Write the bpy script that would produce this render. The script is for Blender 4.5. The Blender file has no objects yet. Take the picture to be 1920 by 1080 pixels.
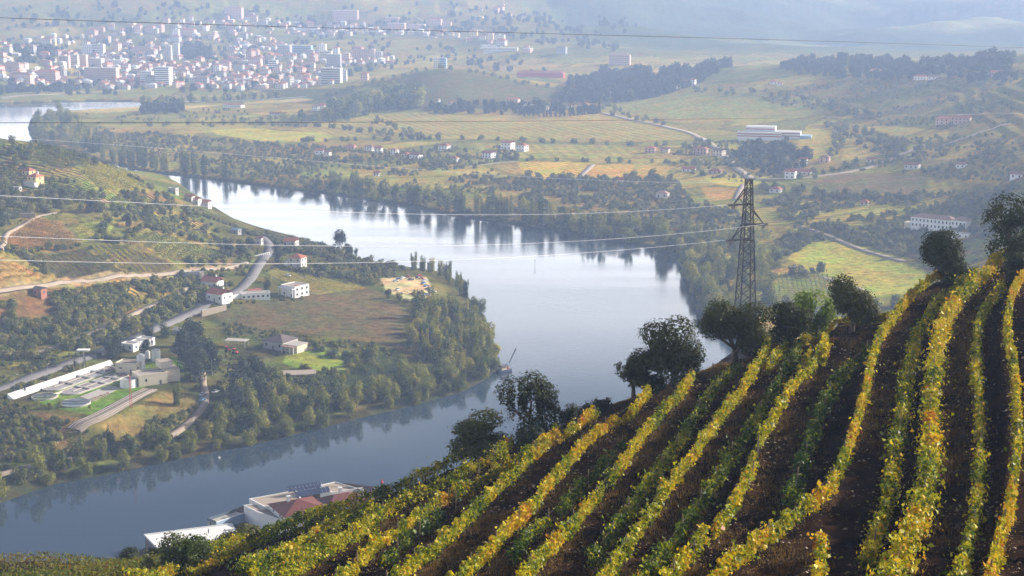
import bpy, math, random
import numpy as np
from mathutils import Vector, Matrix
R = math.radians
rng = np.random.default_rng(7)
random.seed(7)
SC = bpy.context.scene
COL = SC.collection

# ------------------------------------------------------------------ camera
CAM_H = 215.0
FPX = 3045.0                      # focal length in pixels of a 1920 wide frame
PITCH = math.atan(620.0 / FPX)
cam_d = bpy.data.cameras.new('camera')
cam = bpy.data.objects.new('camera', cam_d)
COL.objects.link(cam)
cam.location = (0, 0, CAM_H)
cam.rotation_euler = (math.pi / 2 - PITCH, 0, 0)
cam_d.sensor_width = 36.0
cam_d.lens = 36.0 * FPX / 1920.0
cam_d.clip_start = 0.5
cam_d.clip_end = 20000
SC.camera = cam

# ------------------------------------------------------------------ light
SUN_AZ, SUN_EL = 66.0, 23.0
world = bpy.data.worlds.new('World')
SC.world = world
world.use_nodes = True
wn = world.node_tree
wn.nodes.clear()
wo = wn.nodes.new('ShaderNodeOutputWorld')
wb = wn.nodes.new('ShaderNodeBackground')
sky = wn.nodes.new('ShaderNodeTexSky')
sky.sky_type = 'NISHITA'
sky.sun_disc = False
sky.sun_elevation = R(SUN_EL)
sky.sun_rotation = R(SUN_AZ)
sky.air_density = 0.8
sky.dust_density = 3.5
sky.ozone_density = 1.2
wb.inputs['Strength'].default_value = 0.06
# low bank of sunlit morning cloud all round the horizon (the river mirrors it)
wtc = wn.nodes.new('ShaderNodeTexCoord'); wsp = wn.nodes.new('ShaderNodeSeparateXYZ'); wn.links.new(wtc.outputs['Generated'], wsp.inputs[0])
wmp = wn.nodes.new('ShaderNodeMapping'); wmp.inputs['Scale'].default_value = (2.2, 2.2, 9.0); wn.links.new(wtc.outputs['Generated'], wmp.inputs['Vector'])
wnz = wn.nodes.new('ShaderNodeTexNoise'); wnz.inputs['Scale'].default_value = 1.6; wnz.inputs['Detail'].default_value = 6; wn.links.new(wmp.outputs[0], wnz.inputs['Vector'])
wad = wn.nodes.new('ShaderNodeMath'); wad.operation = 'MULTIPLY_ADD'; wad.inputs[1].default_value = 0.14; wn.links.new(wnz.outputs[0], wad.inputs[0]); wn.links.new(wsp.outputs[2], wad.inputs[2])
wmr = wn.nodes.new('ShaderNodeMapRange'); wmr.interpolation_type = 'SMOOTHSTEP'
wmr.inputs[1].default_value = 0.38; wmr.inputs[2].default_value = 0.21; wmr.inputs[3].default_value = 0.0; wmr.inputs[4].default_value = 0.85
wn.links.new(wad.outputs[0], wmr.inputs[0])
wmx = wn.nodes.new('ShaderNodeMix'); wmx.data_type = 'RGBA'
wn.links.new(wmr.outputs[0], wmx.inputs[0]); wn.links.new(sky.outputs[0], wmx.inputs[6]); wmx.inputs[7].default_value = (36.0, 35.4, 34.6, 1)
wn.links.new(wmx.outputs[2], wb.inputs['Color'])
wn.links.new(wb.outputs[0], wo.inputs['Surface'])
sun_d = bpy.data.lights.new('sun', 'SUN')
sun_d.energy = 5.0
sun_d.angle = R(0.53)
sun_d.color = (1.0, 0.92, 0.82)
sun = bpy.data.objects.new('sun', sun_d)
COL.objects.link(sun)
sdir = Vector((math.sin(R(SUN_AZ)) * math.cos(R(SUN_EL)), math.cos(R(SUN_AZ)) * math.cos(R(SUN_EL)), math.sin(R(SUN_EL))))
sun.rotation_euler = (-sdir).to_track_quat('-Z', 'Y').to_euler()
sun.location = (0, 0, 400)
vs = SC.view_settings
vs.view_transform = 'Standard'
vs.look = 'None'
vs.exposure = 0.95
vs.gamma = 1.0
vs.use_curve_mapping = False
SC.render.engine = 'CYCLES'
cy = SC.cycles
cy.use_denoising = True
cy.max_bounces = 8
cy.diffuse_bounces = 3
cy.glossy_bounces = 3
cy.transmission_bounces = 4
cy.volume_bounces = 1
cy.transparent_max_bounces = 6
cy.sample_clamp_indirect = 6
HAZE_DENSITY = 0.000165

# ------------------------------------------------------------------ projection helpers
def tslope(py):
    return math.tan(PITCH + math.atan((py - 540.0) / FPX))

def ucoef(px, py):
    cx = (px - 960.0) / FPX
    cyy = (540.0 - py) / FPX
    return cx / (math.cos(PITCH) + cyy * math.sin(PITCH))

def PY(px, py, Y):                # world point on the sight line of a photo pixel at distance Y
    return (ucoef(px, py) * Y, Y, CAM_H - Y * tslope(py))

def PZ(px, py, z):                # same at height z
    Y = (CAM_H - z) / tslope(py)
    return (ucoef(px, py) * Y, Y, z)

# ------------------------------------------------------------------ numeric noise
def _hash(ix, iy, seed):
    n = (ix.astype(np.int64) * 374761393 + iy.astype(np.int64) * 668265263 + seed * 974634777) & 0x7fffffff
    n = ((n ^ (n >> 13)) * 1274126177) & 0x7fffffff
    return ((n ^ (n >> 16)) & 0xffff) / 65535.0

def vnoise(x, y, seed=0):
    x = np.asarray(x, float); y = np.asarray(y, float)
    ix = np.floor(x); iy = np.floor(y)
    fx = x - ix; fy = y - iy
    fx = fx * fx * (3 - 2 * fx); fy = fy * fy * (3 - 2 * fy)
    a = _hash(ix, iy, seed); b = _hash(ix + 1, iy, seed)
    c = _hash(ix, iy + 1, seed); d = _hash(ix + 1, iy + 1, seed)
    return (a * (1 - fx) + b * fx) * (1 - fy) + (c * (1 - fx) + d * fx) * fy

def fbm(x, y, octaves=4, seed=0):
    s = 0; a = 0.5; t = 0
    for o in range(octaves):
        s = s + a * vnoise(np.asarray(x) * 2 ** o, np.asarray(y) * 2 ** o, seed + o * 17)
        t += a; a *= 0.5
    return s / t

def sstep(a, b, x):
    t = np.clip((x - a) / (b - a), 0, 1)
    return t * t * (3 - 2 * t)

class RBF:                        # thin plate spline through control points
    def __init__(self, pts, smooth=0.0):
        P = np.array(pts, float)
        self.xy = P[:, :2] / 100.0
        n = len(P)
        K = self._k(self.xy) + smooth * np.eye(n)
        A = np.zeros((n + 3, n + 3))
        A[:n, :n] = K
        A[:n, n] = 1; A[:n, n + 1:] = self.xy
        A[n, :n] = 1; A[n + 1:, :n] = self.xy.T
        b = np.zeros(n + 3); b[:n] = P[:, 2]
        self.w = np.linalg.solve(A, b)
    def _k(self, q):
        d2 = ((q[:, None, :] - self.xy[None]) ** 2).sum(-1)
        return 0.5 * d2 * np.log(d2 + 1e-9)
    def __call__(self, x, y):
        x = np.asarray(x, float); shp = x.shape
        q = np.stack([x.ravel(), np.asarray(y, float).ravel()], 1) / 100.0
        out = np.empty(len(q))
        n = len(self.xy)
        for i in range(0, len(q), 20000):
            s = q[i:i + 20000]
            out[i:i + 20000] = self._k(s) @ self.w[:n] + self.w[n] + s @ self.w[n + 1:]
        return out.reshape(shp)

def in_poly(x, y, poly):
    x = np.asarray(x, float); y = np.asarray(y, float)
    inside = np.zeros(x.shape, bool)
    n = len(poly)
    for i in range(n):
        x1, y1 = poly[i][:2]; x2, y2 = poly[(i + 1) % n][:2]
        if y1 == y2: continue
        c = ((y1 > y) != (y2 > y)) & (x < (x2 - x1) * (y - y1) / (y2 - y1) + x1)
        inside ^= c
    return inside

def sdist(x, y, poly):            # signed distance, positive inside
    d = np.full(np.shape(x), 1e9)
    n = len(poly)
    for i in range(n):
        x1, y1 = poly[i][:2]; x2, y2 = poly[(i + 1) % n][:2]
        ex, ey = x2 - x1, y2 - y1
        L = ex * ex + ey * ey + 1e-9
        t = np.clip(((x - x1) * ex + (y - y1) * ey) / L, 0, 1)
        d = np.minimum(d, np.hypot(x - x1 - t * ex, y - y1 - t * ey))
    return np.where(in_poly(x, y, poly), d, -d)

# ------------------------------------------------------------------ mesh helpers
def arr_mesh(name, V, F, smooth=False):
    """fast mesh from arrays; F is (M,k)"""
    V = np.asarray(V, np.float32); F = np.asarray(F, np.int32)
    m = bpy.data.meshes.new(name)
    k = F.shape[1]
    m.vertices.add(len(V)); m.vertices.foreach_set('co', V.ravel())
    m.loops.add(F.size); m.loops.foreach_set('vertex_index', F.ravel())
    m.polygons.add(len(F))
    m.polygons.foreach_set('loop_start', np.arange(0, F.size, k, dtype=np.int32))
    m.polygons.foreach_set('loop_total', np.full(len(F), k, np.int32))
    if smooth:
        m.polygons.foreach_set('use_smooth', np.ones(len(F), bool))
    m.update(calc_edges=True)
    return m

def set_col(m, name, C):
    a = m.color_attributes.new(name, 'FLOAT_COLOR', 'POINT')
    C4 = np.ones((len(C), 4), np.float32); C4[:, :3] = C
    a.data.foreach_set('color', C4.ravel())

def tag(o, label=None, cat=None, group=None, kind=None):
    if label: o['label'] = label
    if cat: o['category'] = cat
    if group: o['group'] = group
    if kind: o['kind'] = kind
    return o

def obj(name, mesh, mat=None, parent=None, loc=None, rz=None, scale=None):
    o = bpy.data.objects.new(name, mesh)
    if mat is not None and mesh is not None and len(mesh.materials) == 0:
        mesh.materials.append(mat)
    COL.objects.link(o)
    if parent is not None: o.parent = parent
    if loc is not None: o.location = loc
    if rz is not None: o.rotation_euler = (0, 0, rz)
    if scale is not None: o.scale = scale if hasattr(scale, '__len__') else (scale,) * 3
    return o

def thing(name, label, cat, loc=(0, 0, 0), rz=0, group=None):
    o = bpy.data.objects.new(name, None)
    o.empty_display_size = 0.5
    COL.objects.link(o)
    o.location = loc; o.rotation_euler = (0, 0, rz)
    return tag(o, label, cat, group)

def copy_tree(src, loc, rz=None, scale=None, label=None, group=None):
    c = src.copy(); COL.objects.link(c)
    c.location = loc
    if rz is not None: c.rotation_euler = (0, 0, rz)
    if scale is not None: c.scale = scale if hasattr(scale, '__len__') else (scale,) * 3
    if label: c['label'] = label
    if group: c['group'] = group
    for ch in src.children:
        d = ch.copy(); COL.objects.link(d); d.parent = c
        for g in ch.children:
            e = g.copy(); COL.objects.link(e); e.parent = d
    return c

class MB:                         # small mesh builder
    def __init__(self): self.v = []; self.f = []
    def quad(self, a, b, c, d):
        n = len(self.v); self.v += [a, b, c, d]; self.f.append((n, n + 1, n + 2, n + 3)); return self
    def poly(self, pts):
        n = len(self.v); self.v += list(pts); self.f.append(tuple(range(n, n + len(pts)))); return self
    def box(self, x0, x1, y0, y1, z0, z1):
        n = len(self.v)
        self.v += [(x0, y0, z0), (x1, y0, z0), (x1, y1, z0), (x0, y1, z0), (x0, y0, z1), (x1, y0, z1), (x1, y1, z1), (x0, y1, z1)]
        for q in ((0, 3, 2, 1), (4, 5, 6, 7), (0, 1, 5, 4), (1, 2, 6, 5), (2, 3, 7, 6), (3, 0, 4, 7)):
            self.f.append(tuple(n + i for i in q))
        return self
    def prism(self, pts, z0, z1):
        n = len(self.v); k = len(pts)
        area = sum(pts[i][0] * pts[(i + 1) % k][1] - pts[(i + 1) % k][0] * pts[i][1] for i in range(k))
        if area < 0: pts = list(pts)[::-1]
        self.v += [(p[0], p[1], z0) for p in pts] + [(p[0], p[1], z1) for p in pts]
        self.f.append(tuple(n + i for i in range(k))[::-1])
        self.f.append(tuple(n + k + i for i in range(k)))
        for i in range(k):
            j = (i + 1) % k
            self.f.append((n + i, n + j, n + k + j, n + k + i))
        return self
    def hip(self, x0, x1, y0, y1, z0, z1, over=0.5, th=0.18):
        x0 -= over; x1 += over; y0 -= over; y1 += over
        w, d = x1 - x0, y1 - y0
        r = min(w, d) / 2
        if w >= d: a, b = (x0 + r, (y0 + y1) / 2, z1), (x1 - r, (y0 + y1) / 2, z1)
        else: a, b = ((x0 + x1) / 2, y0 + r, z1), ((x0 + x1) / 2, y1 - r, z1)
        n = len(self.v)
        self.v += [(x0, y0, z0), (x1, y0, z0), (x1, y1, z0), (x0, y1, z0), (x0, y0, z0 - th), (x1, y0, z0 - th), (x1, y1, z0 - th), (x0, y1, z0 - th), a, b]
        F = [(0, 1, 9, 8), (1, 2, 9), (2, 3, 8, 9), (3, 0, 8)] if w >= d else [(0, 1, 8), (1, 2, 9, 8), (2, 3, 9), (3, 0, 8, 9)]
        F += [(4, 7, 6, 5), (0, 4, 5, 1), (1, 5, 6, 2), (2, 6, 7, 3), (3, 7, 4, 0)]
        self.f += [tuple(n + i for i in q) for q in F]
        return self
    def gable(self, x0, x1, y0, y1, z0, z1, over=0.4, th=0.18):     # ridge along x
        y0 -= over; y1 += over; x0 -= over; x1 += over
        ym = (y0 + y1) / 2
        n = len(self.v)
        for x in (x0, x1):
            self.v += [(x, y0, z0), (x, ym, z1), (x, y1, z0), (x, y1, z0 - th), (x, ym, z1 - th), (x, y0, z0 - th)]
        F = [(0, 6, 7, 1), (1, 7, 8, 2), (2, 8, 9, 3), (3, 9, 10, 4), (4, 10, 11, 5), (5, 11, 6, 0), (0, 1, 4, 5), (1, 2, 3, 4), (6, 11, 10, 7), (7, 10, 9, 8)]
        self.f += [tuple(n + i for i in q) for q in F]
        return self
    def cyl(self, x, y, z0, z1, r0, r1=None, n=12, cap=True):
        r1 = r0 if r1 is None else r1
        b = len(self.v)
        for (z, r) in ((z0, r0), (z1, r1)):
            for i in range(n):
                a = 2 * math.pi * i / n
                self.v.append((x + r * math.cos(a), y + r * math.sin(a), z))
        for i in range(n):
            j = (i + 1) % n
            self.f.append((b + i, b + j, b + n + j, b + n + i))
        if cap:
            self.f.append(tuple(b + n + i for i in range(n)))
            self.f.append(tuple(b + i for i in range(n))[::-1])
        return self
    def ring(self, x, y, z0, z1, ro, ri, n=32, sx=1.0):
        b = len(self.v)
        for (z, r) in ((z0, ro), (z1, ro), (z1, ri), (z0, ri)):
            for i in range(n):
                a = 2 * math.pi * i / n
                self.v.append((x + r * math.cos(a) * sx, y + r * math.sin(a), z))
        for k in range(4):
            for i in range(n):
                j = (i + 1) % n; k2 = (k + 1) % 4
                self.f.append((b + k * n + i, b + k * n + j, b + k2 * n + j, b + k2 * n + i))
        return self
    def beam(self, a, b, r, n=4, r2=None):
        a = Vector(a); b = Vector(b); d = (b - a)
        if d.length < 1e-6: return self
        d.normalize()
        u = d.cross(Vector((0, 0, 1)) if abs(d.z) < 0.95 else Vector((1, 0, 0))).normalized(); w = d.cross(u)
        r2 = r if r2 is None else r2
        s = len(self.v)
        for (p, rr) in ((a, r), (b, r2)):
            for i in range(n):
                t = 2 * math.pi * (i + 0.5) / n
                self.v.append(tuple(p + u * (rr * math.cos(t)) + w * (rr * math.sin(t))))
        for i in range(n):
            j = (i + 1) % n
            self.f.append((s + i, s + j, s + n + j, s + n + i))
        self.f.append(tuple(s + n + i for i in range(n))); self.f.append(tuple(s + i for i in range(n))[::-1])
        return self
    def mesh(self, name='m'):
        m = bpy.data.meshes.new(name)
        m.from_pydata([tuple(map(float, p)) for p in self.v], [], self.f)
        m.update()
        return m
    def build(self, name, mat, parent=None, **k):
        return obj(name, self.mesh(name), mat, parent, **k)

# ------------------------------------------------------------------ materials
def nt(name):
    m = bpy.data.materials.new(name); m.use_nodes = True
    t = m.node_tree; t.nodes.clear()
    return m, t, t.nodes, t.links

def N(nodes, typ, **k):
    n = nodes.new(typ)
    for a, b in k.items():
        if a in n.inputs.keys() if hasattr(n.inputs, 'keys') else False: n.inputs[a].default_value = b
        else: setattr(n, a, b)
    return n

def paint(name, col, rough=0.8, var=0.18, scale=0.6, bump=0.0, bscale=8.0, spec=0.3, metal=0.0, objvar=0.0):
    m, t, n, l = nt(name)
    o = n.new('ShaderNodeOutputMaterial'); b = n.new('ShaderNodeBsdfPrincipled')
    b.inputs['Roughness'].default_value = rough
    b.inputs['Specular IOR Level'].default_value = spec
    b.inputs['Metallic'].default_value = metal
    tc = n.new('ShaderNodeTexCoord'); nz = n.new('ShaderNodeTexNoise')
    nz.inputs['Scale'].default_value = scale; nz.inputs['Detail'].default_value = 6; nz.inputs['Roughness'].default_value = 0.65
    l.new(tc.outputs['Object'], nz.inputs['Vector'])
    mr = n.new('ShaderNodeMapRange'); mr.inputs[1].default_value = 0.3; mr.inputs[2].default_value = 0.7
    mr.inputs[3].default_value = 1 - var; mr.inputs[4].default_value = 1 + var
    l.new(nz.outputs[0], mr.inputs[0])
    mx = n.new('ShaderNodeVectorMath'); mx.operation = 'SCALE'
    mx.inputs[0].default_value = col
    l.new(mr.outputs[0], mx.inputs['Scale'])
    last = mx.outputs[0]
    if objvar > 0:
        oi = n.new('ShaderNodeObjectInfo'); m2 = n.new('ShaderNodeMapRange')
        m2.inputs[3].default_value = 1 - objvar; m2.inputs[4].default_value = 1 + objvar
        l.new(oi.outputs['Random'], m2.inputs[0])
        s2 = n.new('ShaderNodeVectorMath'); s2.operation = 'SCALE'
        l.new(last, s2.inputs[0]); l.new(m2.outputs[0], s2.inputs['Scale']); last = s2.outputs[0]
    l.new(last, b.inputs['Base Color'])
    if bump > 0:
        n2 = n.new('ShaderNodeTexNoise'); n2.inputs['Scale'].default_value = bscale; n2.inputs['Detail'].default_value = 5
        l.new(tc.outputs['Object'], n2.inputs['Vector'])
        bp = n.new('ShaderNodeBump'); bp.inputs['Strength'].default_value = 1.0; bp.inputs['Distance'].default_value = bump
        l.new(n2.outputs[0], bp.inputs['Height']); l.new(bp.outputs[0], b.inputs['Normal'])
    l.new(b.outputs[0], o.inputs['Surface'])
    return m

def leafmat(name, ca, cb, trans=0.4, attr=None, rough=0.6, cc=None, spec=0.1):
    """leaves: colour runs between ca and cb per plant and by clump; light passes through"""
    m, t, n, l = nt(name)
    o = n.new('ShaderNodeOutputMaterial')
    b = n.new('ShaderNodeBsdfPrincipled'); b.inputs['Roughness'].default_value = rough
    b.inputs['Specular IOR Level'].default_value = spec
    tr = n.new('ShaderNodeBsdfTranslucent'); mix = n.new('ShaderNodeMixShader'); mix.inputs[0].default_value = trans
    if attr:
        at = n.new('ShaderNodeAttribute'); at.attribute_name = attr
        colout = at.outputs['Color']
    else:
        oi = n.new('ShaderNodeObjectInfo')
        tc = n.new('ShaderNodeTexCoord'); nz = n.new('ShaderNodeTexNoise'); nz.inputs['Scale'].default_value = 0.55; nz.inputs['Detail'].default_value = 3
        l.new(tc.outputs['Object'], nz.inputs['Vector'])
        ad = n.new('ShaderNodeMath'); ad.operation = 'MULTIPLY_ADD'; ad.inputs[1].default_value = 1.0
        sb = n.new('ShaderNodeMath'); sb.operation = 'SUBTRACT'; sb.inputs[1].default_value = 0.5
        l.new(nz.outputs[0], sb.inputs[0]); l.new(sb.outputs[0], ad.inputs[0]); l.new(oi.outputs['Random'], ad.inputs[2])
        cr = n.new('ShaderNodeValToRGB')
        cr.color_ramp.elements[0].color = (*ca, 1); cr.color_ramp.elements[1].color = (*cb, 1)
        if cc is not None:
            e = cr.color_ramp.elements.new(0.88); e.color = (*cb, 1)
            cr.color_ramp.elements[2].color = (*cc, 1)
        l.new(ad.outputs[0], cr.inputs[0])
        colout = cr.outputs[0]
    l.new(colout, b.inputs['Base Color'])
    sc = n.new('ShaderNodeVectorMath'); sc.operation = 'MULTIPLY'; sc.inputs[1].default_value = (1.25, 1.15, 0.6)
    l.new(colout, sc.inputs[0]); l.new(sc.outputs[0], tr.inputs['Color'])
    l.new(b.outputs[0], mix.inputs[1]); l.new(tr.outputs[0], mix.inputs[2]); l.new(mix.outputs[0], o.inputs['Surface'])
    return m

M = {}
M['white'] = paint('white_render', (0.74, 0.73, 0.70), var=0.08)
M['white2'] = paint('aged_white_render', (0.50, 0.48, 0.44), var=0.16, objvar=0.12)
M['cream'] = paint('cream_render', (0.62, 0.54, 0.40), var=0.10)
M['yellow'] = paint('yellow_render', (0.66, 0.50, 0.24), var=0.1)
M['pink'] = paint('pink_render', (0.56, 0.38, 0.30), var=0.12, objvar=0.15)
M['grey'] = paint('grey_concrete', (0.36, 0.35, 0.33), var=0.2, objvar=0.15)
M['blue'] = paint('blue_render_and_shade', (0.30, 0.42, 0.55), var=0.1)
M['roof'] = paint('clay_tiles', (0.36, 0.12, 0.065), var=0.25, scale=1.2, objvar=0.22, bump=0.06, bscale=3)
M['roof_old'] = paint('weathered_clay_tiles', (0.30, 0.17, 0.12), var=0.3, scale=1.0, objvar=0.2, bump=0.06, bscale=3)
M['roof_dark'] = paint('dark_tiles', (0.13, 0.10, 0.09), var=0.25, scale=1.5)
M['roof_flat'] = paint('flat_roof_gravel', (0.36, 0.29, 0.22), var=0.15, scale=1.5)
M['roof_flat2'] = paint('flat_roof_felt', (0.42, 0.36, 0.30), var=0.2, scale=0.8, objvar=0.2)
M['red'] = paint('red_paint', (0.52, 0.07, 0.05), var=0.15)
M['brick'] = paint('brick_wall', (0.34, 0.14, 0.09), var=0.25, scale=2)
M['roof_villa'] = paint('dark_red_tiles', (0.14, 0.036, 0.022), var=0.2, scale=1.2, bump=0.05, bscale=3)
M['glass'] = paint('dark_window_glass', (0.035, 0.045, 0.055), rough=0.12, var=0.1, spec=0.5)
M['shutter'] = paint('painted_shutter', (0.14, 0.12, 0.11), rough=0.5)
M['metal'] = paint('rusted_steel', (0.055, 0.045, 0.040), rough=0.7, metal=0.1, var=0.25)
M['wire_light'] = paint('weathered_aluminium_wire', (0.55, 0.55, 0.56), rough=0.8, var=0.02, spec=0.1)
M['wire_dark'] = paint('dark_cable', (0.03, 0.03, 0.035), rough=0.6, var=0.02)
M['wood'] = paint('weathered_wood', (0.17, 0.13, 0.09), var=0.25, scale=3)
M['bark'] = paint('tree_bark', (0.10, 0.075, 0.055), var=0.3, scale=3, bump=0.05, bscale=5)
M['asphalt'] = paint('worn_asphalt', (0.15, 0.14, 0.135), var=0.12, scale=0.3)
M['dirt'] = paint('pale_dirt', (0.32, 0.25, 0.18), var=0.2, scale=0.3)
M['ballast'] = paint('track_ballast', (0.20, 0.16, 0.12), var=0.25, scale=2)
M['rail'] = paint('rail_steel', (0.50, 0.42, 0.36), rough=0.4, metal=0.6)
M['stone'] = paint('dry_stone', (0.34, 0.27, 0.20), var=0.3, scale=1.5, bump=0.1, bscale=2)
M['concrete'] = paint('pale_concrete', (0.42, 0.38, 0.33), var=0.15, scale=0.8)
M['panel'] = paint('solar_glass', (0.035, 0.045, 0.09), rough=0.15, var=0.15, spec=0.6)
M['tank_water'] = paint('tank_water', (0.10, 0.14, 0.17), rough=0.08, var=0.15, spec=0.5)
M['green_water'] = paint('green_tank_water', (0.10, 0.14, 0.05), rough=0.08, var=0.15, spec=0.5)
M['sludge'] = paint('brown_sludge_water', (0.16, 0.11, 0.08), rough=0.12, var=0.25, spec=0.5)
M['car_white'] = paint('white_car_paint', (0.70, 0.70, 0.70), rough=0.3, var=0.02, spec=0.5)
M['car_blue'] = paint('blue_car_paint', (0.12, 0.25, 0.42), rough=0.3, var=0.02, spec=0.5)
M['car_dark'] = paint('dark_car_paint', (0.04, 0.04, 0.05), rough=0.3, var=0.02, spec=0.5)
M['car_red'] = paint('red_car_paint', (0.40, 0.04, 0.03), rough=0.3, var=0.02, spec=0.5)
M['tyre'] = paint('rubber', (0.02, 0.02, 0.02), rough=0.9)
M['skin'] = paint('skin', (0.45, 0.28, 0.20), rough=0.6, var=0.05)
M['cloth_dark'] = paint('dark_cloth', (0.03, 0.03, 0.04), rough=0.9)

M['vine_leaf'] = leafmat('autumn_vine_leaf', None, None, trans=0.30, attr='leafcol', rough=0.45)
M['olive'] = leafmat('olive_leaf', (0.030, 0.040, 0.014), (0.085, 0.095, 0.034), trans=0.22)
M['fig'] = leafmat('fig_leaf', (0.06, 0.12, 0.02), (0.12, 0.18, 0.03), trans=0.5)
M['willow'] = leafmat('riverside_leaf', (0.045, 0.075, 0.016), (0.28, 0.28, 0.040), trans=0.30, cc=(0.34, 0.29, 0.05))
M['darkleaf'] = leafmat('dark_evergreen_leaf', (0.020, 0.034, 0.016), (0.045, 0.055, 0.024), trans=0.2)
M['grey_olive'] = leafmat('grey_olive_leaf', (0.09, 0.105, 0.05), (0.21, 0.21, 0.085), trans=0.28)
M['scrub'] = leafmat('scrub_leaf', (0.06, 0.09, 0.020), (0.26, 0.25, 0.055), trans=0.28, cc=(0.28, 0.20, 0.06))
M['vine_mid'] = leafmat('distant_vine_leaf', None, None, trans=0.4, attr='leafcol', rough=0.6)
M['reed'] = leafmat('reed_leaf', (0.10, 0.15, 0.06), (0.18, 0.22, 0.09), trans=0.35)
M['drygrass'] = leafmat('dry_grass_blade', (0.09, 0.055, 0.025), (0.22, 0.14, 0.05), trans=0.25)

def land_material():
    m, t, n, l = nt('land_cover')
    o = n.new('ShaderNodeOutputMaterial'); b = n.new('ShaderNodeBsdfPrincipled')
    b.inputs['Roughness'].default_value = 1.0; b.inputs['Specular IOR Level'].default_value = 0.0
    at = n.new('ShaderNodeAttribute'); at.attribute_name = 'cover'
    row = n.new('ShaderNodeAttribute'); row.attribute_name = 'rows'      # xy = row direction * 2pi / spacing, z = strength
    geo = n.new('ShaderNodeNewGeometry')
    sep = n.new('ShaderNodeSeparateXYZ'); l.new(row.outputs['Vector'], sep.inputs[0])
    # stripes: sin(pos . dir)
    comb = n.new('ShaderNodeCombineXYZ'); l.new(sep.outputs[0], comb.inputs[0]); l.new(sep.outputs[1], comb.inputs[1])
    dot = n.new('ShaderNodeVectorMath'); dot.operation = 'DOT_PRODUCT'
    l.new(geo.outputs['Position'], dot.inputs[0]); l.new(comb.outputs[0], dot.inputs[1])
    wob = n.new('ShaderNodeTexNoise'); wob.inputs['Scale'].default_value = 0.04; wob.inputs['Detail'].default_value = 3
    l.new(geo.outputs['Position'], wob.inputs['Vector'])
    ad = n.new('ShaderNodeMath'); ad.operation = 'MULTIPLY_ADD'; ad.inputs[1].default_value = 2.5
    l.new(wob.outputs[0], ad.inputs[0]); l.new(dot.outputs['Value'], ad.inputs[2])
    sn = n.new('ShaderNodeMath'); sn.operation = 'SINE'; l.new(ad.outputs[0], sn.inputs[0])
    st = n.new('ShaderNodeMath'); st.operation = 'MULTIPLY'; l.new(sn.outputs[0], st.inputs[0]); l.new(sep.outputs[2], st.inputs[1])
    n1 = n.new('ShaderNodeTexNoise'); n1.inputs['Scale'].default_value = 0.02; n1.inputs['Detail'].default_value = 8; n1.inputs['Roughness'].default_value = 0.68
    n2 = n.new('ShaderNodeTexNoise'); n2.inputs['Scale'].default_value = 0.22; n2.inputs['Detail'].default_value = 7; n2.inputs['Roughness'].default_value = 0.7
    for q in (n1, n2): l.new(geo.outputs['Position'], q.inputs['Vector'])
    m1 = n.new('ShaderNodeMapRange'); m1.inputs[1].default_value = 0.3; m1.inputs[2].default_value = 0.7; m1.inputs[3].default_value = 0.72; m1.inputs[4].default_value = 1.28
    m2 = n.new('ShaderNodeMapRange'); m2.inputs[1].default_value = 0.3; m2.inputs[2].default_value = 0.7; m2.inputs[3].default_value = 0.45; m2.inputs[4].default_value = 1.46
    l.new(n1.outputs[0], m1.inputs[0]); l.new(n2.outputs[0], m2.inputs[0])
    mu = n.new('ShaderNodeMath'); mu.operation = 'MULTIPLY'; l.new(m1.outputs[0], mu.inputs[0]); l.new(m2.outputs[0], mu.inputs[1])
    a1 = n.new('ShaderNodeMath'); a1.operation = 'ADD'; l.new(mu.outputs[0], a1.inputs[0]); l.new(st.outputs[0], a1.inputs[1])
    cl = n.new('ShaderNodeMath'); cl.operation = 'MAXIMUM'; cl.inputs[1].default_value = 0.25; l.new(a1.outputs[0], cl.inputs[0])
    sc = n.new('ShaderNodeVectorMath'); sc.operation = 'SCALE'; l.new(at.outputs['Color'], sc.inputs[0]); l.new(cl.outputs[0], sc.inputs['Scale'])
    # hue drift between green and tan
    n3 = n.new('ShaderNodeTexNoise'); n3.inputs['Scale'].default_value = 0.06; n3.inputs['Detail'].default_value = 5
    l.new(geo.outputs['Position'], n3.inputs['Vector'])
    r3 = n.new('ShaderNodeValToRGB'); r3.color_ramp.elements[0].position = 0.35; r3.color_ramp.elements[1].position = 0.68
    r3.color_ramp.elements[0].color = (0.80, 1.06, 0.75, 1); r3.color_ramp.elements[1].color = (1.22, 0.95, 0.85, 1)
    l.new(n3.outputs[0], r3.inputs[0])
    mm = n.new('ShaderNodeVectorMath'); mm.operation = 'MULTIPLY'; l.new(sc.outputs[0], mm.inputs[0]); l.new(r3.outputs[0], mm.inputs[1])
    l.new(mm.outputs[0], b.inputs['Base Color'])
    bp = n.new('ShaderNodeBump'); bp.inputs['Strength'].default_value = 1.0; bp.inputs['Distance'].default_value = 1.1
    l.new(n2.outputs[0], bp.inputs['Height']); l.new(bp.outputs[0], b.inputs['Normal'])
    l.new(b.outputs[0], o.inputs['Surface'])
    return m

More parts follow.
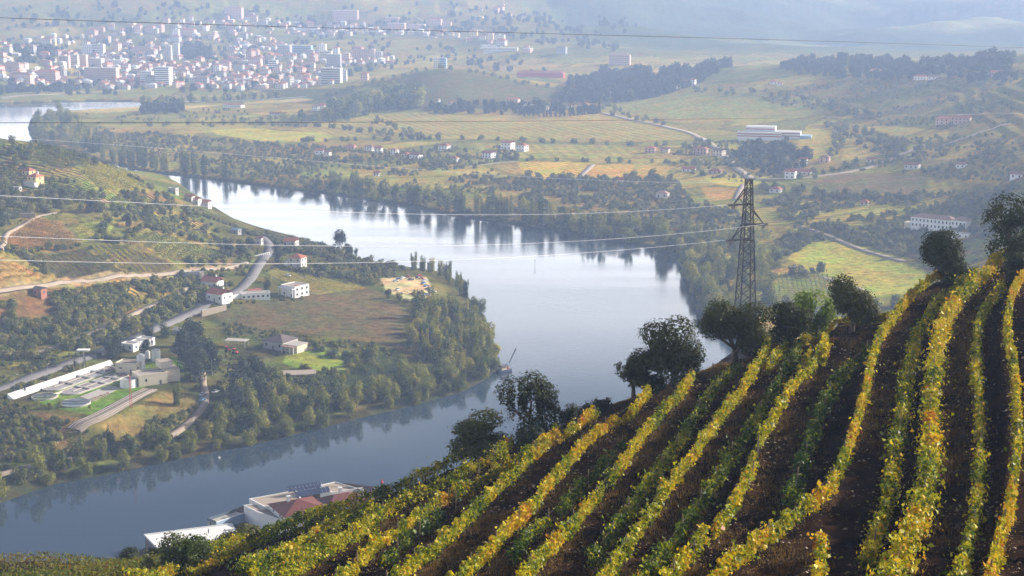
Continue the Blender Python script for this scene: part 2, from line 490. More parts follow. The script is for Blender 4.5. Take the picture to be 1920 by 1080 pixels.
def soil_material():
    m, t, n, l = nt('schist_soil')
    o = n.new('ShaderNodeOutputMaterial'); b = n.new('ShaderNodeBsdfPrincipled')
    b.inputs['Roughness'].default_value = 1.0; b.inputs['Specular IOR Level'].default_value = 0.0
    geo = n.new('ShaderNodeNewGeometry')
    n1 = n.new('ShaderNodeTexNoise'); n1.inputs['Scale'].default_value = 0.35; n1.inputs['Detail'].default_value = 6
    n2 = n.new('ShaderNodeTexNoise'); n2.inputs['Scale'].default_value = 3.5; n2.inputs['Detail'].default_value = 8; n2.inputs['Roughness'].default_value = 0.72
    for q in (n1, n2): l.new(geo.outputs['Position'], q.inputs['Vector'])
    c1 = n.new('ShaderNodeValToRGB'); e = c1.color_ramp.elements
    e[0].position = 0.35; e[0].color = (0.010, 0.007, 0.006, 1); e[1].position = 0.72; e[1].color = (0.050, 0.028, 0.018, 1)
    l.new(n1.outputs[0], c1.inputs[0])
    m2 = n.new('ShaderNodeMapRange'); m2.inputs[1].default_value = 0.3; m2.inputs[2].default_value = 0.72; m2.inputs[3].default_value = 0.45; m2.inputs[4].default_value = 1.6
    l.new(n2.outputs[0], m2.inputs[0])
    sc = n.new('ShaderNodeVectorMath'); sc.operation = 'SCALE'; l.new(c1.outputs[0], sc.inputs[0]); l.new(m2.outputs[0], sc.inputs['Scale'])
    l.new(sc.outputs[0], b.inputs['Base Color'])
    bp = n.new('ShaderNodeBump'); bp.inputs['Distance'].default_value = 0.14
    l.new(n2.outputs[0], bp.inputs['Height']); l.new(bp.outputs[0], b.inputs['Normal'])
    l.new(b.outputs[0], o.inputs['Surface'])
    return m

def water_material():
    m, t, n, l = nt('river_water')
    o = n.new('ShaderNodeOutputMaterial'); b = n.new('ShaderNodeBsdfPrincipled')
    b.inputs['Base Color'].default_value = (0.030, 0.050, 0.075, 1)
    b.inputs['IOR'].default_value = 1.46
    b.inputs['Specular IOR Level'].default_value = 0.5
    geo = n.new('ShaderNodeNewGeometry')
    mp = n.new('ShaderNodeMapping'); mp.inputs['Rotation'].default_value = (0, 0, R(28)); mp.inputs['Scale'].default_value = (0.0035, 0.022, 1)
    l.new(geo.outputs['Position'], mp.inputs['Vector'])
    n1 = n.new('ShaderNodeTexNoise'); n1.inputs['Scale'].default_value = 1.0; n1.inputs['Detail'].default_value = 6; n1.inputs['Roughness'].default_value = 0.6
    l.new(mp.outputs[0], n1.inputs['Vector'])
    # calm near the wooded inside bank, ruffled on the open reach (grows with distance from the near bank)
    sp = n.new('ShaderNodeSeparateXYZ'); l.new(geo.outputs['Position'], sp.inputs[0])
    far = n.new('ShaderNodeMapRange'); far.inputs[1].default_value = 680; far.inputs[2].default_value = 1050; far.inputs[3].default_value = 0.0; far.inputs[4].default_value = 1.0
    l.new(sp.outputs[1], far.inputs[0])
    pat = n.new('ShaderNodeMapRange'); pat.inputs[1].default_value = 0.40; pat.inputs[2].default_value = 0.62; pat.inputs[3].default_value = 0.25; pat.inputs[4].default_value = 1.0
    l.new(n1.outputs[0], pat.inputs[0])
    mu = n.new('ShaderNodeMath'); mu.operation = 'MULTIPLY'; l.new(far.outputs[0], mu.inputs[0]); l.new(pat.outputs[0], mu.inputs[1])
    rr = n.new('ShaderNodeMapRange'); rr.inputs[3].default_value = 0.03; rr.inputs[4].default_value = 0.16
    l.new(mu.outputs[0], rr.inputs[0]); l.new(rr.outputs[0], b.inputs['Roughness'])
    m2 = n.new('ShaderNodeMapping'); m2.inputs['Scale'].default_value = (0.5, 1.6, 1); m2.inputs['Rotation'].default_value = (0, 0, R(20))
    l.new(geo.outputs['Position'], m2.inputs['Vector'])
    n2 = n.new('ShaderNodeTexNoise'); n2.inputs['Scale'].default_value = 0.35; n2.inputs['Detail'].default_value = 5
    l.new(m2.outputs[0], n2.inputs['Vector'])
    bs = n.new('ShaderNodeMapRange'); bs.inputs[3].default_value = 0.012; bs.inputs[4].default_value = 0.055
    l.new(mu.outputs[0], bs.inputs[0])
    bp = n.new('ShaderNodeBump'); l.new(bs.outputs[0], bp.inputs['Distance'])
    l.new(n2.outputs[0], bp.inputs['Height']); l.new(bp.outputs[0], b.inputs['Normal'])
    l.new(b.outputs[0], o.inputs['Surface'])
    return m
M['land'] = land_material(); M['soil'] = soil_material(); M['water'] = water_material()
# ================================================================== TERRAIN
# ---- shorelines (photo pixels projected to river level)
shoreA_px = [(-300, 1010), (-120, 975), (0, 943), (100, 908), (200, 890), (300, 868), (400, 848), (500, 828), (600, 803), (700, 778), (800, 754),
             (870, 733), (915, 708), (936, 688), (930, 662), (917, 632), (902, 610), (906, 590), (880, 560), (862, 530), (835, 512), (790, 505), (750, 500),
             (700, 490), (660, 480), (620, 463), (560, 445), (500, 430), (450, 415), (410, 402), (380, 385), (345, 368), (305, 350), (280, 338),
             (200, 318), (60, 296), (-200, 285), (-700, 280)]
polyA = [PZ(x, y, 0)[:2] for x, y in shoreA_px] + [(-1500, 1900), (-2500, 1200), (-1200, 500)]
shoreB_px = [(-900, 300), (60, 262), (52, 240), (58, 222), (120, 210), (200, 206), (268, 201), (262, 191), (200, 190), (90, 192), (0, 195), (-400, 200), (-900, 205)]
shoreB2_px = [(1500, 700), (1400, 650), (1345, 612), (1318, 580), (1296, 545), (1284, 515), (1278, 492), (1262, 478), (1200, 462), (1130, 448), (1080, 440), (1000, 426), (920, 415),
              (840, 403), (760, 386), (680, 374), (600, 362), (500, 350), (420, 340), (340, 330), (270, 322), (200, 306), (130, 285), (75, 266)]
pB = [PZ(x, y, 0)[:2] for x, y in shoreB2_px]
pBl = [PZ(x, y, 0)[:2] for x, y in shoreB_px[1:]]
polyB = [(700, 560), (360, 640), (230, 720)] + pB[2:] + pBl + [(-6000, 2700), (-6000, 9000), (6000, 9000), (6000, 560)]

# ---- control points: (px, py, 'z' or 'y', value)
def cps(lst):
    out = []
    for (px, py, k, v) in lst:
        out.append(PZ(px, py, v) if k == 'z' else PY(px, py, v))
    return out
ctlA = cps([
    (-40, 258, 'y', 1210), (0, 262, 'y', 1200), (60, 272, 'y', 1200), (120, 286, 'y', 1195), (180, 304, 'y', 1190), (235, 330, 'y', 1190), (280, 354, 'y', 1205), (340, 388, 'y', 1230),
    (400, 412, 'y', 1240), (450, 428, 'y', 1250), (520, 445, 'z', 6),
    (0, 330, 'y', 1120), (100, 340, 'y', 1110), (200, 370, 'y', 1090), (60, 400, 'y', 1030), (150, 430, 'y', 1010), (280, 400, 'y', 1100),
    (0, 450, 'y', 960), (100, 470, 'y', 960), (250, 450, 'y', 1010), (370, 450, 'y', 1060), (420, 470, 'z', 17), (200, 505, 'y', 925), (320, 500, 'z', 30),
    (0, 548, 'z', 42), (130, 528, 'z', 38), (330, 514, 'z', 26), (450, 500, 'z', 20), (100, 500, 'y', 915),
    (0, 620, 'z', 27), (150, 600, 'z', 26), (300, 560, 'z', 22), (100, 660, 'z', 20),
    (0, 730, 'z', 18), (100, 695, 'z', 18), (200, 663, 'z', 18), (300, 610, 'z', 18.5), (400, 570, 'z', 19), (470, 520, 'z', 18), (492, 480, 'z', 17), (485, 455, 'z', 15),
    (80, 750, 'z', 16), (200, 700, 'z', 16), (300, 690, 'z', 16), (250, 735, 'z', 16), (150, 795, 'z', 14), (280, 740, 'z', 15), (0, 800, 'z', 13), (60, 850, 'z', 9),
    (200, 840, 'z', 8), (330, 810, 'z', 7), (450, 780, 'z', 7), (390, 740, 'z', 11), (430, 660, 'z', 13), (420, 600, 'z', 14), (530, 640, 'z', 13), (560, 560, 'z', 14),
    (650, 590, 'z', 12), (640, 680, 'z', 9), (560, 740, 'z', 6), (700, 700, 'z', 6), (820, 680, 'z', 4), (880, 660, 'z', 3), (740, 620, 'z', 11), (800, 600, 'z', 8), (850, 580, 'z', 5),
    (780, 540, 'z', 12), (700, 530, 'z', 13), (620, 500, 'z', 14), (540, 500, 'z', 16), (600, 475, 'z', 9), (540, 470, 'z', 12), (820, 550, 'z', 9),
    (-300, 400, 'z', 90), (-300, 560, 'z', 50), (-300, 700, 'z', 22), (-300, 850, 'z', 10), (-500, 300, 'z', 95),
]) + [(-700, 1600, 10), (-450, 1500, 25), (-250, 1480, 12), (-1200, 1500, 60), (-1500, 1000, 80)]
ctlB = cps([
    (120, 240, 'z', 4), (250, 230, 'z', 5), (60, 205, 'z', 2), (260, 196, 'z', 3), (250, 300, 'z', 5), (400, 280, 'z', 7), (600, 260, 'z', 8), (600, 330, 'z', 7), (800, 350, 'z', 8), (800, 270, 'z', 10), (1000, 320, 'z', 10), (1000, 240, 'z', 11),
    (1000, 400, 'z', 7), (1200, 300, 'z', 13), (1200, 400, 'z', 8), (1350, 450, 'z', 6), (1350, 350, 'z', 14), (1450, 540, 'z', 5), (1600, 500, 'z', 8), (1750, 540, 'z', 8), (1900, 560, 'z', 12),
    (1450, 400, 'z', 14), (1600, 420, 'z', 18), (1560, 340, 'z', 24), (1700, 380, 'z', 24), (1750, 440, 'z', 18), (1900, 430, 'z', 30), (1900, 340, 'z', 48), (1750, 330, 'z', 32),
    (1300, 250, 'z', 15), (1450, 270, 'z', 20), (1500, 230, 'z', 24), (1650, 260, 'z', 32), (1700, 220, 'z', 38), (1850, 260, 'z', 52), (1650, 305, 'z', 26),
    (1150, 210, 'z', 14), (1250, 190, 'z', 24), (1400, 180, 'z', 36), (1550, 190, 'z', 38), (1550, 150, 'z', 55), (1700, 160, 'z', 62), (1850, 170, 'z', 72), (1900, 140, 'z', 80), (2100, 250, 'z', 90), (2100, 500, 'z', 30), (2300, 150, 'z', 120),
    # central knoll
    (600, 205, 'z', 9), (700, 208, 'z', 10), (830, 208, 'z', 12), (1000, 208, 'z', 13), (560, 186, 'z', 9),
    (620, 182, 'y', 2400), (660, 166, 'y', 2430), (730, 148, 'y', 2450), (790, 133, 'y', 2450), (830, 129, 'y', 2450), (880, 134, 'y', 2450), (960, 150, 'y', 2440), (1040, 165, 'y', 2430), (1100, 182, 'y', 2390),
    (830, 165, 'y', 2330), (700, 180, 'y', 2380), (960, 178, 'y', 2350),
    # wooded ridge on the right
    (1060, 163, 'y', 2600), (1130, 148, 'y', 2560), (1230, 138, 'y', 2560), (1370, 124, 'y', 2540), (1440, 124, 'y', 2520), (1520, 112, 'y', 2500), (1650, 112, 'y', 2480), (1760, 116, 'y', 2470), (1900, 106, 'y', 2460), (2050, 95, 'y', 2450),
    # city flank
    (0, 186, 'z', 4), (150, 180, 'z', 4), (300, 172, 'z', 6), (450, 170, 'z', 6), (100, 150, 'z', 12), (300, 145, 'z', 13), (500, 145, 'z', 12), (640, 150, 'z', 12), (150, 110, 'z', 24), (350, 110, 'z', 24), (560, 105, 'z', 26),
    (150, 80, 'z', 42), (350, 70, 'z', 48), (550, 65, 'z', 48), (650, 70, 'z', 46), (100, 50, 'z', 72), (350, 40, 'z', 78), (600, 40, 'z', 72), (750, 50, 'z', 62), (850, 70, 'z', 52), (950, 90, 'z', 42),
    (850, 105, 'z', 26), (1000, 120, 'z', 24), (1000, 145, 'z', 18), (800, 118, 'z', 24), (1100, 120, 'z', 26),
    (50, 0, 'z', 122), (350, -5, 'z', 126), (650, 0, 'z', 118), (900, 10, 'z', 104), (950, 45, 'z', 76), (1060, 85, 'z', 46), (1000, 30, 'z', 80), (1150, 110, 'z', 32),
    (0, -60, 'z', 180), (500, -60, 'z', 180), (900, -40, 'z', 150), (-400, 0, 'z', 150), (-400, 100, 'z', 40), (-400, 180, 'z', 6),
]) + [(-80, 2700, 12), (60, 2720, 16), (200, 2760, 20), (400, 2950, 22), (600, 3000, 24), (800, 3000, 30), (300, 3300, 30), (700, 3500, 40)] + cps([
    # far mountains beyond
    (1100, 98, 'y', 3080), (1250, 96, 'y', 3150), (1400, 100, 'y', 3150), (1550, 96, 'y', 3200), (1700, 98, 'y', 3200), (1900, 90, 'y', 3200), (2100, 85, 'y', 3200),
    (1150, 62, 'y', 3450), (1300, 60, 'y', 3500), (1500, 64, 'y', 3600), (1700, 60, 'y', 3700), (1900, 58, 'y', 3600),
    (1200, 22, 'y', 3900), (1450, 20, 'y', 4050), (1700, 15, 'y', 4250), (1900, 15, 'y', 4200), (1300, -15, 'y', 4400), (1600, -20, 'y', 4700), (1900, -15, 'y', 4700), (1000, -30, 'y', 4300), (2200, 0, 'y', 4600),
]) + [(-3000, 4000, 200), (-1600, 5600, 215), (0, 5600, 200), (1500, 5700, 215), (-2000, 6900, 230), (0, 6900, 235), (2000, 7000, 240), (3500, 5000, 200)]
rbfA, rbfB = RBF(ctlA), RBF(ctlB)

# ---- left bank + far side: one grid, finer near
nu, nv = 880, 800
U = np.linspace(-0.47, 0.47, nu)
Yv = np.linspace(470 ** -0.5, 7000 ** -0.5, nv) ** -2.0
UU, YY = np.meshgrid(U, Yv)           # [nv, nu]
XX = UU * YY
sdA = sdist(XX, YY, polyA)
sdB = sdist(XX, YY, polyB)
def bank(sd, h, w):
    prof = np.where(sd < 0, np.maximum(sd * 0.35, -8), np.minimum(sd * 0.30 + 0.15, 2.2))
    return np.where(sd < 0, prof, prof + np.maximum(h - 2.2, -1.6) * sstep(0, w, sd))
hA = rbfA(XX, YY)
hB = rbfB(XX, YY)
rough_hill = (fbm(XX / 60, YY / 60, 5, 3) - 0.5)
hA = hA + rough_hill * 3.5 * sstep(18, 40, hA) + (fbm(XX / 14, YY / 14, 3, 9) - 0.5) * 1.0
big = fbm(XX / 420, YY / 300, 5, 21) - 0.5
big2 = fbm(XX / 950 + 3, YY / 620, 4, 27) - 0.5
hB = hB + (fbm(XX / 130, YY / 130, 4, 5) - 0.5) * 4.0 * sstep(14, 40, hB) + (np.abs(big2) * -2.4 + 0.22) * 190 * sstep(3150, 3700, YY) * sstep(3.0, 60.0, XX - 0.02 * YY) + big * 40 * sstep(3050, 3900, YY) * sstep(40, 110, hB) + (fbm(XX / 45, YY / 45, 3, 35) - 0.5) * 1.2
# terrace steps on the steep vineyards of the far slopes and of the near left hill
def terrace(h, step, amt):
    k = h / step; f = k - np.floor(k)
    return h + amt * ((np.floor(k) + sstep(0.55, 1.0, f)) * step - h)
tA = sstep(24, 36, hA) * sstep(0.42, 0.55, fbm(XX / 90, YY / 90, 2, 77))
hA = terrace(hA, 2.2, 0.8 * tA)
tB = sstep(45, 70, hB)
hB = terrace(hB, 6.0, 0.75 * tB)
ZA = bank(sdA, hA, 28)
ZB = bank(sdB, hB, 35)
# level yard of the treatment works
PLANT_Z = 16.0
yard = [PZ(x, y, PLANT_Z)[:2] for x, y in ((12, 752), (215, 672), (345, 655), (345, 700), (285, 730), (160, 790))]
sy = sdist(XX, YY, yard)
ZA = ZA * (1 - sstep(-14, 0, sy)) + PLANT_Z * sstep(-14, 0, sy)
ZZ = np.maximum(ZA, ZB)

# ---- near vineyard hill
ctlC = cps([
    (0, 1077, 'y', 262), (150, 1067, 'y', 232), (300, 1062, 'y', 175), (0, 1092, 'y', 185), (0, 1110, 'y', 130), (150, 1084, 'y', 175), (-250, 1095, 'y', 230), (-200, 1120, 'y', 150), (150, 1105, 'y', 130), (400, 1045, 'y', 156), (500, 1020, 'y', 146), (600, 988, 'y', 143), (700, 955, 'y', 143), (850, 893, 'y', 146), (950, 848, 'y', 148),
    (1060, 805, 'y', 150), (1150, 766, 'y', 151), (1290, 722, 'y', 152), (1380, 697, 'y', 154), (1450, 662, 'y', 157), (1560, 622, 'y', 162), (1700, 573, 'y', 166), (1800, 520, 'y', 172), (1920, 485, 'y', 178),
    (600, 1080, 'y', 104), (900, 1080, 'y', 92), (1200, 1080, 'y', 84), (1500, 1080, 'y', 78), (1920, 1080, 'y', 73),
    (900, 980, 'y', 112), (1300, 900, 'y', 108), (1600, 800, 'y', 112), (1880, 780, 'y', 108), (350, 1100, 'y', 135),
]) + [(0, 30, 196), (30, 30, 200), (-30, 30, 190), (0, -30, 208), (60, -30, 216), (-60, -30, 196), (-90, 60, 168), (90, 40, 205)]
def below(px, py, Y, d): 
    x, y, z = PY(px, py, Y); return (x, y, z - d)
for (px, py, Y, d) in ((1920, 480, 250, 14), (1400, 655, 250, 10), (1000, 832, 250, 12), (600, 985, 240, 14), (300, 1060, 250, 12), (0, 1077, 320, 10), (1700, 575, 250, 14),
                       (1920, 480, 440, 30), (1400, 640, 440, 1.5), (1200, 740, 440, 14), (1000, 832, 400, 24), (600, 985, 400, 30), (200, 1065, 420, 25), (-300, 1080, 340, 5), (1700, 590, 440, 20), (2300, 420, 300, 14)):
    ctlC.append(below(px, py, Y, d))
ctlC += [(-200, 480, 18), (-100, 500, 12), (0, 500, 12), (120, 560, 14), (250, 600, 30), (-350, 470, 20), (400, 560, 60), (-60, 545, 4), (-110, 555, 4)]
rbfC = RBF(ctlC)
polyC = [(-700, 470), (-330, 500)] + [PZ(x, y, 0)[:2] for x, y in ((200, 1052), (262, 1040), (300, 1022), (395, 1000), (410, 985), (450, 960), (560, 935), (640, 915), (700, 912), (760, 935), (900, 935))] + \
        [(60, 590), (130, 640), (240, 690), (400, 600), (900, 560), (900, -200), (-900, -200)]

# vine rows traced on the photograph (pixels, far end first)
MAIN = {
 'r0': [(905, 862), (880, 868), (819, 896), (764, 923), (687, 955), (643, 969), (556, 987), (480, 1012), (400, 1046), (330, 1075), (250, 1110)],
 'r1': [(960, 845), (930, 873), (889, 893), (853, 912), (828, 918), (778, 948), (717, 978), (658, 1027), (600, 1059), (560, 1085), (500, 1120)],
 'r2': [(1045, 825), (1000, 862), (940, 900), (889, 925), (853, 945), (805, 972), (758, 1009), (705, 1045), (667, 1086), (630, 1120)],
 'r3': [(1120, 790), (1065, 830), (1033, 845), (992, 878), (961, 915), (928, 940), (875, 998), (833, 1037), (778, 1082), (720, 1130)],
 'r4': [(1218, 752), (1183, 796), (1139, 815), (1092, 854), (1056, 901), (1022, 938), (1000, 972), (972, 1000), (944, 1025), (922, 1055), (881, 1090), (840, 1130)],
 'r5': [(1300, 722), (1274, 758), (1246, 787), (1223, 816), (1194, 850), (1167, 892), (1133, 935), (1097, 980), (1064, 1018), (1028, 1060), (1000, 1090), (960, 1140)],
 'r6': [(1445, 655), (1423, 698), (1406, 728), (1390, 751), (1368, 780), (1350, 806), (1328, 834), (1306, 866), (1283, 896), (1261, 926), (1243, 949), (1223, 985), (1199, 1016), (1177, 1048), (1154, 1080), (1120, 1140)],
 'r7': [(1545, 660), (1532, 688), (1514, 715), (1488, 739), (1468, 771), (1452, 802), (1426, 846), (1414, 878), (1406, 912), (1388, 948), (1361, 994), (1346, 1018), (1310, 1046), (1288, 1076), (1270, 1096), (1235, 1150)],
 'r9': [(1778, 515), (1742, 541), (1709, 568), (1676, 608), (1662, 631), (1644, 660), (1631, 704), (1622, 760), (1612, 790), (1601, 828), (1591, 860), (1575, 900), (1557, 940), (1523, 972), (1497, 987), (1466, 1017), (1441, 1035), (1412, 1054), (1372, 1084), (1320, 1130)],
 'r11': [(1872, 500), (1836, 543), (1804, 568), (1782, 594), (1769, 625), (1760, 660), (1751, 704), (1747, 733), (1745, 775), (1743, 810), (1743, 850), (1741, 885), (1735, 932), (1728, 965), (1724, 997), (1705, 1032), (1682, 1085), (1660, 1140)],
 'r13': [(1935, 505), (1916, 535), (1898, 566), (1887, 614), (1889, 659), (1898, 701), (1903, 743), (1905, 785), (1907, 838), (1905, 880), (1897, 947), (1891, 990), (1874, 1032), (1864, 1085), (1850, 1140)],
}
INNER = {
 'e1': [(700, 962), (638, 982), (542, 1012), (469, 1037), (413, 1064), (350, 1092)],
 'e4': [(640, 1012), (560, 1040), (500, 1062), (455, 1092)],
 'e2': [(600, 1045), (550, 1062), (500, 1085)],
 'i0': [(700, 972), (673, 985), (615, 998), (571, 1033), (512, 1074), (470, 1110)],
 'i3': [(900, 905), (860, 945), (830, 985), (800, 1010), (760, 1040), (720, 1080)],
 'i5': [(1170, 850), (1130, 895), (1095, 930), (1040, 990), (1010, 1010), (985, 1035), (960, 1075)],
 'i6': [(1385, 700), (1359, 728), (1332, 752), (1312, 790), (1292, 820), (1277, 845), (1257, 872), (1234, 904), (1203, 945), (1181, 978), (1150, 1020), (1110, 1085)],
 'i7': [(1500, 668), (1475, 710), (1452, 752), (1421, 801), (1397, 840), (1372, 872), (1343, 921), (1314, 970), (1283, 1010), (1266, 1043), (1239, 1075), (1200, 1130)],
 'i8': [(1627, 668), (1603, 700), (1578, 724), (1562, 746), (1547, 776), (1532, 808), (1510, 875), (1492, 930), (1477, 968)],
 'i10': [(1830, 525), (1800, 545), (1764, 577), (1749, 594), (1735, 625), (1715, 655), (1709, 694), (1701, 720), (1695, 771), (1691, 810), (1680, 850), (1674, 888), (1670, 936), (1653, 1006), (1639, 1036), (1624, 1085)],
 'i12': [(1885, 545), (1867, 570), (1842, 603), (1833, 637), (1829, 672), (1828, 718), (1832, 760), (1835, 796), (1837, 835), (1837, 876), (1832, 936), (1828, 992), (1818, 1042), (1805, 1085), (1790, 1140)],
}
def ray_to(fn, px, py, y0=45, y1=420, n=1500):
    Y = np.linspace(y0, y1, n); u = ucoef(px, py); t = tslope(py)
    d = (CAM_H - Y * t) - fn(u * Y, Y)
    k = np.argmax(d <= 0)
    if d[k] > 0: k = int(np.argmin(d))
    if k > 0 and d[k] <= 0:
        f = d[k - 1] / (d[k - 1] - d[k] + 1e-9); Yk = Y[k - 1] + f * (Y[k] - Y[k - 1])
    else: Yk = Y[k]
    return (u * Yk, Yk)
main_xy = {}
for k, pts in list(MAIN.items()) + list(INNER.items()):
    w = [ray_to(rbfC, px, py) for px, py in pts]
    out = [w[0]]
    for q in w[1:]:
        if q[1] < out[-1][1] - 0.3 or k in ('r0', 'e1', 'e4', 'i0'): out.append(q)
    main_xy[k] = np.array(out)
order = ['r1', 'r2', 'r3', 'r4', 'r5', 'r6', 'r7', 'r9', 'r11', 'r13']
def row_x(k, Y):
    p = main_xy[k][::-1]
    Y = np.asarray(Y, float)
    x = np.interp(Y, p[:, 1], p[:, 0])
    s0 = (p[1, 0] - p[0, 0]) / (p[1, 1] - p[0, 1]); s1 = (p[-1, 0] - p[-3, 0]) / (p[-1, 1] - p[-3, 1])
    x = np.where(Y < p[0, 1], p[0, 0] + (Y - p[0, 1]) * s0 * 0.6, x)
    return np.where(Y > p[-1, 1], p[-1, 0] + (Y - p[-1, 1]) * np.clip(s1, -0.3, 0.5), x)
def groundC(x, y):
    """near hill with its narrow terraces: level floor, then a short earth bank up to the next row"""
    x = np.asarray(x, float); y = np.asarray(y, float)
    h = rbfC(x, y)
    xs = np.stack([row_x(k, y) for k in order])           # [n, ...]
    xs = np.concatenate([xs, xs[-1:] + 5.0, xs[-1:] + 10, xs[-1:] + 15], 0)
    xs = np.maximum.accumulate(xs, 0)
    z = h.copy()
    for i in range(len(xs) - 1):
        a, b = xs[i] + 0.0, xs[i + 1]
        w = b - a
        m = (x >= a) & (x < b) & (w > 0.8)
        if not m.any(): continue
        t = ((x - a) / np.maximum(w, 0.1))[m]
        ha = rbfC(a[m], y[m]); hb = rbfC(b[m], y[m])
        ww = w[m]
        t0 = 1 - np.clip(1.5 / ww, 0.25, 0.6); t1 = 1 - np.clip(0.45 / ww, 0.05, 0.2)
        z[m] = ha + (hb - ha) * (0.08 * t + 0.92 * sstep(t0, t1, t))
    near = sstep(240, 175, y) * sstep(55, 66, y)
    z = h + (z - h) * near
    return z + (fbm(x / 1.6, y / 1.6, 3, 4) - 0.5) * 0.28 * sstep(420, 200, y)
for k, pts in INNER.items():
    if k in ('e1', 'e2', 'e4', 'i0'): continue
    w = [ray_to(groundC, px, py) for px, py in pts]; out = [w[0]]
    for q in w[1:]:
        if q[1] < out[-1][1] - 0.3: out.append(q)
    main_xy[k] = np.array(out)
YC = np.concatenate([np.linspace(-40, 60, 50, endpoint=False), np.linspace(60, 195, 400, endpoint=False), np.linspace(195, 740, 170)])
nuc = 620
UC = np.linspace(-0.52, 0.52, nuc)
UUc, YYc = np.meshgrid(UC, YC)
XXc = UUc * np.maximum(YYc, 60)
hC = groundC(XXc, YYc)
sdC = sdist(XXc, YYc, polyC)
ZC = bank(sdC, hC, 25)
vill = [PZ(x, y, 3.5)[:2] for x, y in ((262, 1036), (300, 1060), (560, 1010), (700, 990), (712, 925), (640, 905), (540, 925), (440, 955), (400, 985))]
sv = sdist(XXc, YYc, vill)
VILLA_Z = 3.0
ZC = ZC * (1 - sstep(-12, 0, sv)) + np.where(sdC > 0, VILLA_Z, ZC) * sstep(-12, 0, sv)

def bil(Z, ui, vi):
    a, b = Z.shape
    ui = np.clip(ui, 0, b - 1.001); vi = np.clip(vi, 0, a - 1.001)
    i = ui.astype(int); j = vi.astype(int); fu = ui - i; fv = vi - j
    return (Z[j, i] * (1 - fu) + Z[j, i + 1] * fu) * (1 - fv) + (Z[j + 1, i] * (1 - fu) + Z[j + 1, i + 1] * fu) * fv
def gz(x, y):                      # height of the left bank / far side
    x = np.atleast_1d(np.asarray(x, float)); y = np.atleast_1d(np.asarray(y, float))
    ui = (x / y - U[0]) / (U[1] - U[0])
    vi = (y ** -0.5 - Yv[0] ** -0.5) / (Yv[1] ** -0.5 - Yv[0] ** -0.5)
    return bil(ZZ, ui, vi)
def gzc(x, y):                     # height of the near hill mesh
    x = np.atleast_1d(np.asarray(x, float)); y = np.atleast_1d(np.asarray(y, float))
    ui = (x / np.maximum(y, 60) - UC[0]) / (UC[1] - UC[0])
    vi = np.interp(y, YC, np.arange(len(YC)))
    return bil(ZC, ui, vi)
def hit(px, py, ymin=480.0):       # ground point (left bank / far side) seen at a photo pixel
    u = ucoef(px, py); t = tslope(py)
    Y = Yv[Yv >= ymin]
    z = gz(u * Y, Y)
    d = (CAM_H - Y * t) - z
    k = int(np.argmax(d <= 0))
    if k > 0:
        f = d[k - 1] / (d[k - 1] - d[k] + 1e-9); Yk = Y[k - 1] + f * (Y[k] - Y[k - 1])
    else: Yk = Y[0]
    return (float(u * Yk), float(Yk), float(CAM_H - Yk * t))
def hitc(px, py, ymin=60.0, ymax=500.0):
    Y = np.linspace(ymin, ymax, 1800); u = ucoef(px, py); t = tslope(py)
    d = (CAM_H - Y * t) - gzc(u * Y, Y)
    k = int(np.argmax(d <= 0))
    if d[k] > 0: k = int(np.argmin(d))
    Yk = Y[k]
    return (float(u * Yk), float(Yk), float(gzc(u * Yk, Yk)[0]))

# ---- land cover colours
def wp(poly): return [hit(x, y)[:2] for x, y in poly]
def cellcolor(x, y, size, ax, palette, seed, jitter=0.9):
    """patchwork of plots: nearest of jittered seeds"""
    ca, sa = math.cos(ax), math.sin(ax)
    p = (x * ca + y * sa) / size; q = (-x * sa + y * ca) / (size * 0.6)
    ip = np.floor(p); iq = np.floor(q)
    best = np.full(x.shape, 1e9); sec = np.full(x.shape, 1e9); cid = np.zeros(x.shape)
    for di in (-1, 0, 1):
        for dj in (-1, 0, 1):
            cx = ip + di + 0.5 + (_hash(ip + di, iq + dj, seed) - 0.5) * jitter
            cyy = iq + dj + 0.5 + (_hash(ip + di, iq + dj, seed + 5) - 0.5) * jitter
            d = np.abs(p - cx) ** 1.5 + np.abs(q - cyy) ** 1.5
            hid = _hash(ip + di, iq + dj, seed + 9)
            m = d < best
            sec = np.where(m, best, np.minimum(sec, d))
            cid = np.where(m, hid, cid); best = np.where(m, d, best)
    pal = np.array(palette)
    col = pal[np.minimum((cid * len(pal)).astype(int), len(pal) - 1)]
    return col, cid, sec - best
C_ = np.zeros(ZZ.shape + (3,)); ROW = np.zeros(ZZ.shape + (3,))
isA = ZA > ZB
palPlain = [(0.24, 0.20, 0.055), (0.30, 0.22, 0.07), (0.17, 0.17, 0.050), (0.22, 0.19, 0.060), (0.12, 0.14, 0.045), (0.25, 0.18, 0.070), (0.15, 0.16, 0.05), (0.20, 0.15, 0.065), (0.27, 0.24, 0.065)]
palHill = [(0.13, 0.14, 0.050), (0.10, 0.11, 0.045), (0.18, 0.15, 0.065), (0.08, 0.10, 0.040), (0.16, 0.13, 0.06), (0.22, 0.19, 0.07)]
palA = [(0.13, 0.12, 0.040), (0.17, 0.14, 0.050), (0.09, 0.10, 0.035), (0.15, 0.10, 0.050), (0.12, 0.14, 0.035)]
cP, idP, eP = cellcolor(XX, YY, 120, 0.25, palPlain, 3)
cH, idH, eH = cellcolor(XX, YY, 190, -0.3, palHill, 8)
cA, idA, eA = cellcolor(XX, YY, 70, 0.5, palA, 14)
fh = sstep(24, 40, ZB)[..., None]
C_[:] = cP * (1 - fh) + cH * fh
C_ *= np.where(eP > 0.09, 1.0, 0.55)[..., None] * (1 - fh) + np.where(eH > 0.05, 1.0, 0.8)[..., None] * fh
C_[isA] = cA[isA]
lowA = isA & (ZZ < 22)
